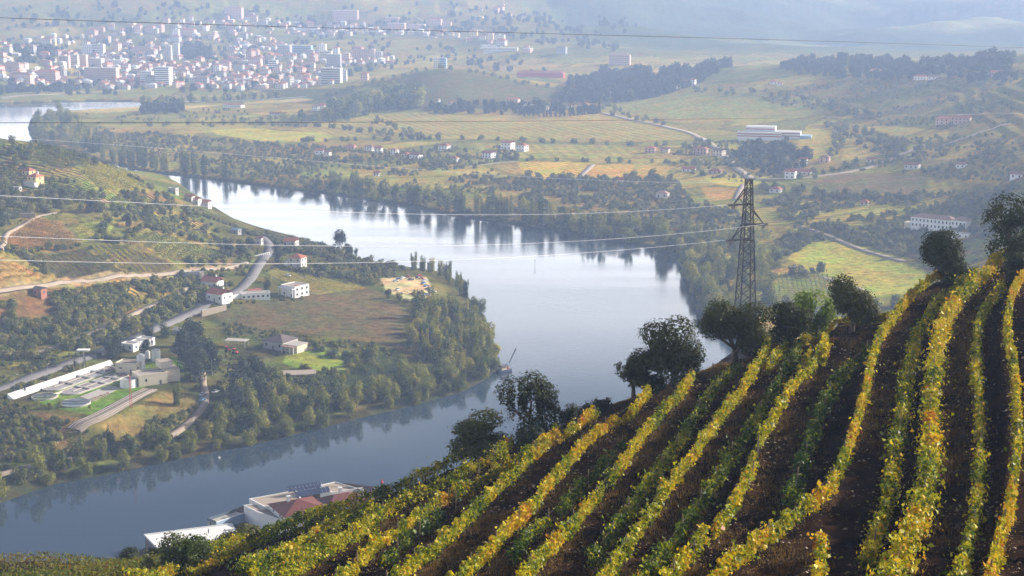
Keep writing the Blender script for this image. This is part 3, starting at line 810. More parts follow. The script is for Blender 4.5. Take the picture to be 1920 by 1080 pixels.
C_[lowA] = np.array([0.085, 0.085, 0.030]) * (0.25 + 1.6 * fbm(XX / 14, YY / 14, 4, 61))[..., None][lowA]
# rows of vines as colour striping where they are too fine to build
angP = (idP - 0.5) * 3.0
ROW[..., 0] = np.cos(angP) * 2 * math.pi / 9.0; ROW[..., 1] = np.sin(angP) * 2 * math.pi / 9.0; ROW[..., 2] = 0.16 * (idP > 0.3) * sstep(2200, 1300, YY)
ROW[isA] = 0
hillA = isA & (ZZ > 26)
wgt = 0.75 * sstep(0.40, 0.55, fbm(XX / 70, YY / 70, 2, 123))
ROW[..., 0] = np.where(hillA, 0.25 * 2 * math.pi / 5.5, ROW[..., 0]); ROW[..., 1] = np.where(hillA, 2 * math.pi / 5.5, ROW[..., 1]); ROW[..., 2] = np.where(hillA, wgt, ROW[..., 2])
city = fbm(XX / 60, YY / 60, 3, 44)
FIELDS = []
def field(poly, col, rows=None, strength=0.3, soft=3.0):
    FIELDS.append((wp(poly), col, rows, strength, soft))
# far side plots traced from the photograph
field([(690, 216), (860, 205), (1130, 208), (1285, 240), (1300, 262), (1000, 262), (800, 260), (600, 256), (560, 240)], (0.25, 0.21, 0.07), (0.35, 12), 0.14, 8)
field([(860, 208), (1120, 210), (1200, 228), (1000, 232), (850, 228)], (0.30, 0.22, 0.08), None, 0, 8)
field([(395, 242), (470, 241), (600, 250), (625, 257), (600, 266), (490, 264), (405, 252)], (0.36, 0.34, 0.07), None, 0, 4)
field([(180, 232), (380, 232), (560, 236), (390, 244), (200, 240)], (0.24, 0.21, 0.07), None, 0, 5)
field([(968, 302), (1112, 305), (1082, 333), (1020, 336), (985, 328)], (0.44, 0.33, 0.06), (0.5, 8), 0.12, 2)
field([(1120, 306), (1190, 309), (1184, 338), (1090, 334)], (0.44, 0.28, 0.07), None, 0, 2)
field([(1196, 310), (1262, 312), (1244, 328), (1192, 337)], (0.36, 0.24, 0.07), None, 0, 2)
field([(1128, 180), (1290, 172), (1560, 188), (1562, 214), (1250, 222), (1130, 206)], (0.21, 0.21, 0.075), None, 0, 8)
field([(880, 268), (1160, 272), (1230, 290), (1150, 298), (970, 296), (900, 285)], (0.25, 0.23, 0.08), (0.1, 12), 0.12, 4)
field([(1478, 484), (1500, 462), (1532, 450), (1622, 463), (1712, 486), (1745, 520), (1745, 548), (1640, 556), (1545, 525)], (0.33, 0.33, 0.075), (1.2, 5), 0.10, 2)
field([(1416, 528), (1450, 512), (1520, 507), (1570, 520), (1625, 560), (1590, 600), (1440, 600), (1425, 560)], (0.22, 0.24, 0.08), (1.5, 5), 0.2, 2)
field([(1590, 432), (1650, 430), (1665, 450), (1620, 458)], (0.24, 0.26, 0.07), None, 0, 2)
field([(1512, 236), (1582, 246), (1572, 294), (1505, 298), (1495, 270)], (0.34, 0.27, 0.08), None, 0, 3)
field([(1588, 250), (1668, 280), (1640, 292), (1578, 302)], (0.34, 0.25, 0.09), None, 0, 3)
field([(1610, 232), (1780, 245), (1780, 262), (1720, 268), (1640, 246)], (0.32, 0.27, 0.09), None, 0, 3)
field([(1692, 272), (1738, 270), (1728, 292), (1680, 290)], (0.32, 0.30, 0.08), None, 0, 3)
field([(1745, 278), (1880, 265), (1920, 250), (1920, 262), (1800, 298), (1700, 300)], (0.32, 0.24, 0.10), None, 0, 3)
field([(1320, 333), (1400, 335), (1440, 342), (1400, 352), (1340, 345)], (0.42, 0.38, 0.07), None, 0, 2)
field([(1312, 350), (1402, 352), (1398, 372), (1330, 376)], (0.36, 0.22, 0.08), None, 0, 2)
field([(1556, 324), (1740, 328), (1735, 358), (1560, 362), (1530, 345)], (0.10, 0.085, 0.075), None, 0, 3)
field([(570, 322), (625, 312), (675, 322), (640, 338), (560, 334)], (0.20, 0.24, 0.075), None, 0, 3)
field([(590, 292), (660, 296), (640, 306), (580, 303)], (0.26, 0.19, 0.08), None, 0, 3)
field([(1810, 328), (1885, 332), (1870, 348), (1810, 340)], (0.36, 0.26, 0.09), None, 0, 3)
field([(770, 142), (870, 136), (1060, 165), (1110, 190), (1030, 206), (830, 205), (700, 200)], (0.060, 0.062, 0.038), None, 0, 8)  # near face of the knoll, its shade put into the ground colour
field([(480, 168), (760, 175), (660, 200), (520, 188)], (0.055, 0.07, 0.035), None, 0, 10)
field([(250, 196), (330, 198), (560, 182), (590, 188), (420, 196), (330, 206), (180, 212), (120, 210)], (0.42, 0.33, 0.19), None, 0, 5)
field([(0, 178), (140, 170), (330, 172), (320, 180), (150, 186), (0, 192)], (0.16, 0.17, 0.07), None, 0, 5)
# left bank
field([(405, 590), (470, 570), (560, 548), (700, 542), (735, 560), (790, 612), (770, 668), (700, 645), (560, 622), (430, 612)], (0.115, 0.095, 0.058), None, 0, 3)
field([(712, 522), (800, 520), (812, 556), (770, 564), (725, 548)], (0.46, 0.36, 0.27), None, 0, 1.5)
field([(540, 656), (640, 662), (645, 692), (560, 694), (530, 680)], (0.20, 0.27, 0.05), None, 0, 2)
field([(600, 690), (650, 690), (645, 705), (605, 705)], (0.30, 0.32, 0.07), None, 0, 2)
field([(60, 752), (212, 692), (330, 668), (345, 690), (290, 715), (180, 780), (120, 768)], (0.13, 0.22, 0.035), None, 0, 1.5)
field([(0, 800), (60, 770), (170, 790), (150, 840), (0, 850)], (0.20, 0.14, 0.08), None, 0, 5)
field([(180, 800), (300, 735), (380, 740), (350, 790), (250, 820)], (0.20, 0.16, 0.07), None, 0, 4)
field([(0, 445), (60, 404), (115, 415), (155, 455), (150, 462), (0, 462)], (0.20, 0.12, 0.06), None, 0, 1.5)
field([(0, 478), (30, 492), (80, 520), (60, 530), (0, 536)], (0.26, 0.17, 0.08), None, 0, 1.5)
field([(28, 472), (155, 466), (215, 500), (242, 514), (110, 522)], (0.08, 0.06, 0.045), None, 0, 1.5)
field([(158, 464), (215, 456), (330, 500), (244, 515)], (0.10, 0.08, 0.045), None, 0, 1.5)
field([(138, 430), (205, 402), (220, 412), (196, 452), (155, 452)], (0.24, 0.24, 0.06), None, 0, 1.5)
field([(235, 452), (270, 430), (420, 475), (400, 497), (330, 495)], (0.17, 0.16, 0.05), (1.2, 4.5), 0.35, 3)
field([(8, 276), (100, 276), (175, 296), (182, 312), (120, 320), (50, 300)], (0.14, 0.13, 0.05), (1.5, 6.0), 0.6, 2)
field([(150, 322), (185, 304), (265, 338), (280, 362), (190, 362)], (0.22, 0.20, 0.06), (1.4, 5.0), 0.35, 3)
field([(100, 360), (170, 372), (150, 395), (60, 392)], (0.17, 0.17, 0.045), None, 0, 3)
field([(0, 540), (120, 520), (330, 506), (450, 494), (450, 504), (330, 522), (130, 536), (0, 556)], (0.26, 0.20, 0.14), None, 0, 1.5)
field([(500, 512), (520, 505), (690, 540), (600, 552), (560, 540)], (0.22, 0.19, 0.07), None, 0, 1.5)
field([(30, 655), (140, 640), (150, 660), (20, 690)], (0.18, 0.17, 0.045), None, 0, 2)
for poly, col, rows, strength, soft in FIELDS:
    xs = [p[0] for p in poly]; ys = [p[1] for p in poly]
    bb = (XX > min(xs) - 20) & (XX < max(xs) + 20) & (YY > min(ys) - 20) & (YY < max(ys) + 20)
    if not bb.any(): continue
    x = XX[bb]; y = YY[bb]
    w = sstep(-soft * 0.5, soft * 0.5, sdist(x, y, poly))
    C_[bb] = C_[bb] * (1 - w[:, None]) + np.array(col) * w[:, None]
    r = ROW[bb]; 
    if rows: r[w > 0.5] = (math.cos(rows[0]) * 2 * math.pi / rows[1], math.sin(rows[0]) * 2 * math.pi / rows[1], strength)
    else: r[w > 0.5] = 0
    ROW[bb] = r
fb = (~isA)[..., None]; C_ = np.where(fb, C_ * 0.78 + 0.22 * np.array([0.20, 0.17, 0.06]), C_)
C_ *= np.where(fb, np.array([1.32, 1.20, 0.85]), np.array([1.20, 1.12, 0.90]))
mt = (sstep(3000, 3400, YY) * sstep(0.0, 150.0, XX))[..., None]; mm_ = fbm(XX / 420 + big2 * 5, YY / 260, 3, 91)[..., None]
C_ = C_ * (1 - mt) + mt * (np.array([0.07, 0.085, 0.04]) + np.array([0.15, 0.12, 0.05]) * sstep(0.42, 0.62, mm_))
# muddy rim along the water
rim = (np.maximum(sdA, sdB) < 6)[..., None]
C_ = np.where(rim, C_ * 0 + np.array([0.06, 0.06, 0.03]), C_)

def grid_mesh(name, X, Y, Z, keep=None):
    a, b = Z.shape
    idx = np.arange(a * b).reshape(a, b)
    F = np.stack([idx[:-1, :-1], idx[:-1, 1:], idx[1:, 1:], idx[1:, :-1]], -1).reshape(-1, 4)
    if keep is not None:
        k = (keep[:-1, :-1] | keep[:-1, 1:] | keep[1:, 1:] | keep[1:, :-1]).reshape(-1)
        F = F[k]
    V = np.stack([X, Y, Z], -1).reshape(-1, 3)
    used = np.zeros(len(V), bool); used[F.ravel()] = True
    remap = np.cumsum(used) - 1
    return arr_mesh(name, V[used], remap[F], smooth=True), used
keep = ZZ > -4
mL, used = grid_mesh('land', XX, YY, ZZ, keep)
set_col(mL, 'cover', C_.reshape(-1, 3)[used])
a = mL.attributes.new('rows', 'FLOAT_VECTOR', 'POINT'); a.data.foreach_set('vector', ROW.reshape(-1, 3)[used].astype(np.float32).ravel())
tag(obj('land', mL, M['land']), 'farmed river valley rising to hazy terraced hills', None, None, 'structure')
mC, used = grid_mesh('vineyard_slope', XXc, YYc, ZC, ZC > -4)
tag(obj('terrain', mC, M['soil']), 'dark brown schist hillside cut into narrow vine terraces', None, None, 'structure')
w = MB(); w.quad((-7000, 300, 0), (7000, 300, 0), (7000, 9000, 0), (-7000, 9000, 0))
tag(w.build('water', M['water']), 'calm river curving past the wooded headland', None, None, 'structure')

# haze
hz = MB(); hz.box(-4600, 4600, -150, 7600, -9.5, 262)
hm, ht, hn, hl = nt('haze_air')
ho = hn.new('ShaderNodeOutputMaterial'); pv = hn.new('ShaderNodeVolumePrincipled')
pv.inputs['Color'].default_value = (0.50, 0.66, 1.0, 1)
pv.inputs['Density'].default_value = HAZE_DENSITY
pv.inputs['Anisotropy'].default_value = 0.15
hl.new(pv.outputs[0], ho.inputs['Volume'])
tag(hz.build('haze', hm), 'pale blue morning haze filling the valley', None, None, 'stuff')
# ================================================================== PLANTS
def leaf_cloud(centers, size, aspect=1.0, up=0.0, outward=None, rs=None):
    """one bent quad (4 verts) per leaf clump, random orientation"""
    rs = rs or rng
    n = len(centers)
    nrm = rs.normal(size=(n, 3)); nrm /= np.linalg.norm(nrm, axis=1)[:, None]
    if outward is not None: nrm = nrm * 0.75 + outward
    nrm[:, 2] += up
    nrm /= np.linalg.norm(nrm, axis=1)[:, None] + 1e-9
    t = rs.normal(size=(n, 3)); t -= (t * nrm).sum(1)[:, None] * nrm; t /= np.linalg.norm(t, axis=1)[:, None] + 1e-9
    b = np.cross(nrm, t)
    s = (np.asarray(size) * rs.uniform(0.65, 1.35, n))[:, None]
    c = centers
    bend = nrm * s * 0.22
    V = np.stack([c - t * s - bend, c + b * s * 0.6 * aspect + bend * 0.6, c + t * s - bend, c - b * s * 0.6 * aspect + bend * 0.6], 1).reshape(-1, 3)
    F = np.arange(n * 4).reshape(n, 4)
    return V, F

def crown_points(lobes, n, rs, shell=0.55):
    """points through a set of ellipsoid lobes, denser towards their surface"""
    vol = np.array([l[3] * l[4] * l[5] for l in lobes]) ** 0.75
    pick = rs.choice(len(lobes), n, p=vol / vol.sum())
    L = np.array(lobes)[pick]
    d = rs.normal(size=(n, 3)); d /= np.linalg.norm(d, axis=1)[:, None]
    r = rs.uniform(shell, 1.0, n) ** 0.7 * (1 + 0.10 * rs.normal(size=n))
    return L[:, :3] + d * L[:, 3:6] * r[:, None], d

def make_crown(name, w, h, n, size, rs, kind='round', base=0.0, gaps=0.0, outw=1.5):
    """w width, h height of crown, base = bottom height"""
    lobes = []
    if kind == 'round':
        k = rs.integers(9, 14)
        for i in range(k):
            a = rs.uniform(0, 6.28); rr = rs.uniform(0.1, 0.32) * w; zz = rs.uniform(0.2, 0.78)
            f = 1 - abs(zz - 0.45) * 0.7
            rad = rs.uniform(0.20, 0.29) * w
            lobes.append((math.cos(a) * rr * f, math.sin(a) * rr * f, base + zz * h, rad, rad, rad * rs.uniform(0.65, 0.95) * min(1.3, h / w * 1.1)))
    elif kind == 'column':
        k = 12
        for i in range(k):
            zz = (i + 0.5) / k; prof = math.sin(math.pi * min(1, zz * 0.85 + 0.16)) ** 0.6
            a = rs.uniform(0, 6.28); rad = w * 0.36 * prof * rs.uniform(0.8, 1.15)
            lobes.append((math.cos(a) * w * 0.12, math.sin(a) * w * 0.12, base + zz * h * 0.96, rad, rad, h / k * 1.2))
    elif kind == 'upright':       # several rising leaders, as willows and poplars by the water
        k = rs.integers(5, 8)
        for i in range(k):
            a = rs.uniform(0, 6.28); rr = rs.uniform(0.05, 0.30) * w; top = rs.uniform(0.62, 1.0) * h
            for zz in (0.25, 0.5, 0.75, 0.93):
                rad = w * rs.uniform(0.13, 0.2) * (1.1 - 0.45 * zz)
                lobes.append((math.cos(a) * rr * (0.6 + 0.5 * zz), math.sin(a) * rr * (0.6 + 0.5 * zz), base + zz * top, rad, rad, top * 0.17))
    elif kind == 'low':
        k = rs.integers(4, 7)
        for i in range(k):
            a = rs.uniform(0, 6.28); rr = rs.uniform(0.0, 0.28) * w; rad = rs.uniform(0.2, 0.32) * w
            lobes.append((math.cos(a) * rr, math.sin(a) * rr, base + h * rs.uniform(0.3, 0.62), rad, rad, h * rs.uniform(0.3, 0.42)))
    P, d = crown_points(lobes, n, rs)
    m = P[:, 2] > 0.02 * h
    P, d = P[m], d[m]
    if gaps > 0:
        g = fbm(P[:, 0] * 2.2 / w * 2 + 10, P[:, 2] * 2.2 / w * 2 + P[:, 1] * 1.7 / w * 2, 3, int(rs.integers(99)))
        P, d = P[g > gaps], d[g > gaps]
    r99 = np.percentile(np.hypot(P[:, 0], P[:, 1]), 97); P[:, :2] *= (w / 2) / r99
    z0_, z1_ = np.percentile(P[:, 2], 1.5), np.percentile(P[:, 2], 98.5)
    P[:, 2] = base + (P[:, 2] - z0_) * h / (z1_ - z0_)
    V, F = leaf_cloud(P, np.full(len(P), size), 1.0, 0.25, d * outw, rs)
    return arr_mesh(name, V, F)

def make_trunk(name, r, h, w, rs, limbs=5, forks=2):
    b = MB()
    lean = Vector((rs.uniform(-.08, .08) * h, rs.uniform(-.08, .08) * h, 0))
    p0 = Vector((0, 0, -0.6)); p1 = Vector((0, 0, 0)) + lean * 0.3; p1.z = h * 0.25; p2 = lean.copy(); p2.z = h * 0.5
    b.beam(p0, Vector((lean.x * .1, lean.y * .1, 0.05)), r * 1.35, 8, r * 1.15)
    b.beam(Vector((lean.x * .1, lean.y * .1, 0.03)), p1, r * 1.15, 8, r * 0.9); b.beam(p1, p2, r * 0.9, 8, r * 0.7)
    for i in range(limbs):
        a = 6.28 * i / limbs + rs.uniform(-.4, .4)
        s = p1.lerp(p2, rs.uniform(0.2, 1.0))
        e = s + Vector((math.cos(a) * w * rs.uniform(.16, .26), math.sin(a) * w * rs.uniform(.16, .26), h * rs.uniform(.16, .3)))
        b.beam(s, e, r * 0.5, 6, r * 0.28)
        for j in range(forks):
            a2 = a + rs.uniform(-.9, .9)
            e2 = e + Vector((math.cos(a2) * w * rs.uniform(.08, .18), math.sin(a2) * w * rs.uniform(.08, .18), h * rs.uniform(.1, .22)))
            b.beam(e, e2, r * 0.27, 5, r * 0.1)
    return b.mesh(name)

# ---- foreground trees on the rim of the vineyard (each its own crown)
def rim_tree(px, pyb, wpx, hpx, clear, label, mat='olive', cat='tree', name='olive_tree', n=5600, size=0.135, seed=0, Y=None, gaps=0.34, kind='round', dpx=0):
    rs = np.random.default_rng(100 + seed)
    x, y, z = hitc(px, pyb, ymax=(188.0 if px > 500 else 270.0)) if Y is None else (PY(px, pyb, Y)[0], Y, float(gzc(PY(px, pyb, Y)[0], Y)[0]))
    s = y / FPX / math.cos(math.atan(tslope(pyb)))
    w, h = wpx * s * 1.02, hpx * s * 1.02
    t = thing(name, label, cat, (x, y, z - 0.1))
    base = h * clear
    if clear > 0.02 or kind == 'round':
        obj('trunk', make_trunk('trunk', 0.045 * w + 0.05, h * 0.8 if clear > .2 else h * .7, w, rs, 6), M['bark'], t)
    cm = make_crown('crown', w, h - base, int(n * 1.35), size, rs, kind, base, gaps, 1.2)
    obj('crown', cm, M[mat], t)
    return t
rim_tree(903, 868, 112, 92, 0.18, 'low spreading olive tree with thin loose crown, lowest on the vineyard rim', seed=1, n=4800, gaps=0.37, size=0.14)
rim_tree(998, 822, 118, 118, 0.14, 'broad dark olive tree between the low loose olive and the small slender one', seed=2, n=7500)
rim_tree(1188, 748, 76, 90, 0.32, 'small slender olive tree with a thin forked stem against pale water', seed=3, n=3600, gaps=0.37, size=0.14)
rim_tree(1262, 726, 124, 128, 0.16, 'tall uneven olive tree on the rim, open gap in the middle of its crown', seed=4, n=8200, gaps=0.40)
rim_tree(1376, 696, 126, 126, 0.32, 'round dense olive tree with a stout bare trunk below the pylon', seed=5, n=9500, gaps=0.30)
rim_tree(1480, 652, 86, 84, 0.10, 'low dark olive tree just right of the round one with the stout trunk', seed=6, n=5500)
rim_tree(1528, 640, 84, 92, 0.05, 'bright green fig tree glowing between two dark olive trees', mat='fig', name='fig_tree', seed=7, n=4500, size=0.16)
rim_tree(1597, 622, 86, 100, 0.22, 'olive tree with flat topped crown beside the bright green fig', seed=8, n=6000, gaps=0.32)
rim_tree(1768, 530, 98, 94, 0.02, 'dense dome shaped dark tree at the top end of the yellow rows', mat='darkleaf', name='evergreen_tree', seed=9, n=7500, gaps=0.25)
rim_tree(1895, 500, 120, 128, 0.20, 'tall ragged olive tree cut by the edge of the picture, highest on the slope', seed=10, n=7500, gaps=0.40)
rim_tree(356, 1070, 100, 66, 0.0, 'large round olive green bush hiding the white terrace', mat='scrub', cat='bush', name='bush', seed=11, n=5200, gaps=0.25, kind='low')
rim_tree(238, 1052, 56, 38, 0.0, 'small dark round bush on the slope left of the white terrace', mat='darkleaf', cat='bush', name='bush', seed=12, n=2000, size=0.14, kind='low')
rim_tree(292, 1056, 50, 36, 0.0, 'dark bush below the corner of the white terrace', mat='darkleaf', cat='bush', name='bush', seed=13, n=1500, size=0.14, kind='low')
rim_tree(428, 1030, 58, 34, 0.0, 'dark bush beside the glass railed pool deck', mat='darkleaf', cat='bush', name='bush', seed=14, n=2200, kind='low')
rim_tree(472, 1018, 62, 34, 0.0, 'loose grey green bush under the villa wall', mat='grey_olive', cat='bush', name='bush', seed=15, n=2200, kind='low')
rim_tree(275, 1085, 100, 44, 0.0, 'low grey olive bush at the bottom edge left of the vine rows', mat='grey_olive', cat='bush', name='bush', seed=16, n=2600, kind='low')
rim_tree(1072, 800, 50, 40, 0.0, 'rounded dark shrub in the gap right of the broad olive', mat='darkleaf', cat='bush', name='bush', seed=17, n=1800, kind='low')
rim_tree(1108, 790, 46, 34, 0.0, 'low black green shrub on the rim beside the reddish vines', mat='darkleaf', cat='bush', name='bush', seed=18, n=1500, kind='low')
rim_tree(1222, 742, 60, 40, 0.0, 'dark shrubs at the foot of the tall uneven olive', mat='darkleaf', cat='bush', name='bush', seed=19, n=1800, kind='low')
rim_tree(1130, 770, 40, 24, 0.0, 'flat dark shrub under the small slender olive', mat='darkleaf', cat='bush', name='bush', seed=20, n=900, kind='low')
rim_tree(1010, 845, 110, 52, 0.0, 'dark thicket of shrubs below the broad olive tree', mat='darkleaf', cat='bush', name='bush', seed=21, n=3200, kind='low')
rim_tree(722, 930, 30, 20, 0.0, 'small dark tuft standing above the edge row near the red buoy', mat='darkleaf', cat='bush', name='bush', seed=22, n=500, kind='low')
rim_tree(1900, 536, 60, 60, 0.0, 'black shaded thicket under the highest olive tree', mat='darkleaf', cat='bush', name='bush', seed=23, n=2600, kind='low')

# ---- vine rows
def noise1(t, seed, sc): return vnoise(np.asarray(t) / sc, np.full(np.shape(t), seed * 7.3), seed)
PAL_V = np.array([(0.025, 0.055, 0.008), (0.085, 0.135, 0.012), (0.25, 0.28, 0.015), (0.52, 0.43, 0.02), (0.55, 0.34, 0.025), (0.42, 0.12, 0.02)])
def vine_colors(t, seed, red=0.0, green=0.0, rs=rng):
    k = 0.375 + 0.40 * (noise1(t, seed, 2.3) - 0.5) + 0.25 * (noise1(t, seed + 3, 9.0) - 0.5) + rs.normal(size=len(t)) * 0.17 - green  # green shifts leaves darker; it also carries the inner rows' painted shade
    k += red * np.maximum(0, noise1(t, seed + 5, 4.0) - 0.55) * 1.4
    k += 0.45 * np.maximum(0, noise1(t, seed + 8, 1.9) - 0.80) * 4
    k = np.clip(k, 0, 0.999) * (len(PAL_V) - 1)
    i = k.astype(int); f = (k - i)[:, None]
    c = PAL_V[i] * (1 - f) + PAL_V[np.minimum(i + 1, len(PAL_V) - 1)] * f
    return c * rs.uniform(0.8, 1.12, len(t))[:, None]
stake_m = MB().cyl(0, 0, -0.3, 1.75, 0.045, 0.04, 6).mesh('stake')
def resample(p, step):
    d = np.r_[0, np.cumsum(np.hypot(*np.diff(p, axis=0).T))]
    t = np.arange(0, d[-1], step)
    return np.stack([np.interp(t, d, p[:, i]) for i in range(2)], 1), t, d[-1]
def vine_row(key, label, height=1.55, width=0.145, dens=185, red=0.0, green=0.0, gap=0.30, size=0.105, tmin=-1, tmax=1e9):
    p = main_xy[key]
    seed = sum(ord(c) * (i + 3) for i, c in enumerate(key))
    rs = np.random.default_rng(seed)
    q, tt, L = resample(p, 0.25)
    n = int(L * dens)
    t = rs.uniform(0, L, n)
    keepn = (noise1(t, seed + 11, 1.4) * 0.6 + noise1(t, seed + 12, 5.0) * 0.5 > gap) & (t > tmin) & (t < tmax)
    t = t[keepn]; n = len(t)
    x = np.interp(t, tt, q[:, 0]); y = np.interp(t, tt, q[:, 1])
    tx = np.gradient(q[:, 0]); ty = np.gradient(q[:, 1]); ln = np.hypot(tx, ty) + 1e-9
    nx = np.interp(t, tt, -ty / ln); ny = np.interp(t, tt, tx / ln)
    hh = height * (0.58 + 0.65 * noise1(t, seed + 1, 0.9))
    hgt = 0.42 + (hh - 0.42) * rs.beta(1.35, 1.05, n)
    side = rs.normal(size=n) * width * (0.55 + 0.9 * noise1(t, seed + 2, 0.8)) * (1 - 0.35 * (hgt / hh))
    hgt = hgt + np.where(rs.random(n) < 0.035, rs.uniform(0.1, 0.5, n), 0)
    stray = rs.random(n) < 0.03
    side = np.where(stray, side * 2.6, side)
    X = x + nx * side; Yy = y + ny * side
    gx = groundC(x, y)
    Z = gx + hgt
    dirn = np.stack([nx * np.sign(side), ny * np.sign(side), np.full(n, 0.45)], 1) * 0.5
    V, F = leaf_cloud(np.stack([X, Yy, Z], 1), size * rs.choice([0.55, 0.8, 1.0, 1.35, 1.7], n, p=[.2, .25, .25, .2, .1]), 1.15, 0.1, dirn, rs)
    m = arr_mesh('foliage', V, F)
    c = vine_colors(t, seed, red, green, rs)
    set_col(m, 'leafcol', np.repeat(c, 4, 0))
    o = thing('vine_row', label, 'vine row', (0, 0, 0), 0, 'terraced vine rows on the near slope')
    obj('foliage', m, M['vine_leaf'], o)
    # stems, stakes and wires
    b = MB()
    ts = np.arange(max(0.6, tmin), min(L, tmax), 1.15)
    zx = np.interp(ts, tt, q[:, 0]); zy = np.interp(ts, tt, q[:, 1]); zz = groundC(zx, zy)
    for i in range(len(ts)):
        b.beam((zx[i], zy[i], zz[i] - 0.1), (zx[i] + rs.normal() * .06, zy[i] + rs.normal() * .06, zz[i] + 0.7), 0.035, 4, 0.025)
    if b.f: b.build('vine_stem', M['bark'], o)['kind'] = 'stuff'
    ps = np.arange(max(0.4, tmin), min(L, tmax), 6.5); sx = np.interp(ps, tt, q[:, 0]); sy_ = np.interp(ps, tt, q[:, 1]); sz = groundC(sx, sy_)
    for i in range(len(ps)):
        s = obj('stake', stake_m, M['wood'], o, (sx[i], sy_[i], sz[i])); s.rotation_euler = (rs.normal() * .05, rs.normal() * .05, 0)
    for hz_ in (0.75, 1.35):
        wv = MB()
        for i in range(len(ps) - 1): wv.beam((sx[i], sy_[i], sz[i] + hz_), (sx[i + 1], sy_[i + 1], sz[i + 1] + hz_), 0.005, 3)
        if wv.f: wv.build('trellis_wire', M['wood'], o)
    return o
vine_row('r0', 'edge vine row along the rim directly above the villa roofs', red=0.25, green=0.08, gap=0.16, height=1.7, width=0.5)
vine_row('r1', 'green and rust vine row just inside the rim row, starting below the loose olive tree', red=0.4, green=0.05, gap=0.18, height=1.6, width=0.45)
vine_row('r2', 'vine row third in from the rim, green leaved at its top below the broad olive', red=0.3, gap=0.22)
vine_row('r3', 'yellow vine row running down from the dark thicket under the broad olive', red=0.3, gap=0.24)
vine_row('r4', 'orange tipped vine row starting at the small slender olive tree', red=0.4, gap=0.20)
vine_row('r5', 'bright vine row starting at the foot of the tall uneven olive tree', red=0.35, gap=0.24)
vine_row('r6', 'long bright yellow vine row descending right beside the round olive with the stout trunk', red=0.15, gap=0.12, green=-0.08)
vine_row('r7', 'vine row starting at the leafy clump in mid slope, patchy lower down', red=0.3, gap=0.30, green=-0.05)
vine_row('r9', 'vine row starting at the dome shaped tree and bending left at the bottom', red=0.35, gap=0.14, green=-0.10)
vine_row('r11', 'widest golden vine row, descending from the highest point left of the ragged olive', red=0.25, gap=0.12, green=-0.10, width=0.40)
vine_row('r13', 'golden vine row with rusty patches along the edge of the picture', red=0.5, gap=0.12, green=-0.10)
vine_row('i0', 'short scrappy vine row between the two rows nearest the villa', red=0.4, green=0.05, gap=0.28)
vine_row('e1', 'green and rusty vine row filling the slope between rim row and the scrappy short row', red=0.4, green=0.06, gap=0.15, width=0.4)
vine_row('e4', 'leafy green vine row crowding the slope below the villa wall', red=0.4, green=0.06, gap=0.1, width=0.4)
vine_row('e2', 'short vine clump at the bottom edge left of centre', red=0.5, gap=0.1)
vine_row('i3', 'thin green vine row close under the bank of the third rim row', green=0.26, gap=0.42, width=0.25, dens=110)  # inner rows: the bank's shade is put into darker, greener leaves
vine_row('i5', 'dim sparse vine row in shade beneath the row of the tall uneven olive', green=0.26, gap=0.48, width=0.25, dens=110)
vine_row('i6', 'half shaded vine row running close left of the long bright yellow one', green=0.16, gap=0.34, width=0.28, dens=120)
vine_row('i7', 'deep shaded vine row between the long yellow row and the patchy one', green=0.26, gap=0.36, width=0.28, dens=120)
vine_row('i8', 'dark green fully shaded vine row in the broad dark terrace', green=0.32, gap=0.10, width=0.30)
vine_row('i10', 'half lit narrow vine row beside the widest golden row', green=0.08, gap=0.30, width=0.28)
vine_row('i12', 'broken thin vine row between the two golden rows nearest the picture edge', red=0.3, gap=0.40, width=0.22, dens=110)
for j, (off, lab) in enumerate(((5.0, 'first golden vine row beyond the picture edge, next up the slope'), (10.0, 'second golden vine row beyond the picture edge, further up the slope'))):
    Yq = np.arange(150.0, 60.0, -3.0); main_xy['x%d' % j] = np.stack([row_x('r13', Yq) + off, Yq], 1)
    vine_row('x%d' % j, lab, red=0.3, gap=0.14, green=-0.08)
for key, pts, lab in (('s1', [(1521, 652), (1510, 672), (1498, 700)], 'short leafy vine stub beside the clump in the middle of the dark slope'),
                      ('s2', [(1549, 662), (1543, 690)], 'single upright yellow vine standing alone on the dark slope'),
                      ('s3', [(1536, 1035), (1540, 1060), (1534, 1095), (1525, 1120)], 'short reddish vine stub at the bottom edge right of the bending row'),
                      ('s4', [(1690, 576), (1640, 596), (1600, 606), (1560, 618), (1520, 632), (1490, 646)], 'low rusty vine row on the rim between the fig tree and the bending yellow row'),
                      ('s5', [(1920, 485), (1890, 492), (1870, 500)], 'rusty leaved vines right under the ragged olive tree'),
                      ('s6', [(1476, 655), (1462, 672), (1446, 690), (1440, 705)], 'bushy yellow vine clump where the slope meets the round olive')):
    w_ = [ray_to(rbfC, px, py) for px, py in pts]; o_ = [w_[0]]
    for q in w_[1:]:
        if abs(q[1] - o_[-1][1]) + abs(q[0] - o_[-1][0]) > 0.2: o_.append(q)
    main_xy[key] = np.array(o_)
    vine_row(key, lab, red=0.5 if key in ('s3', 's4', 's5') else 0.1, gap=0.05, green=-0.05, height=1.3 if key == 's4' else 1.6)

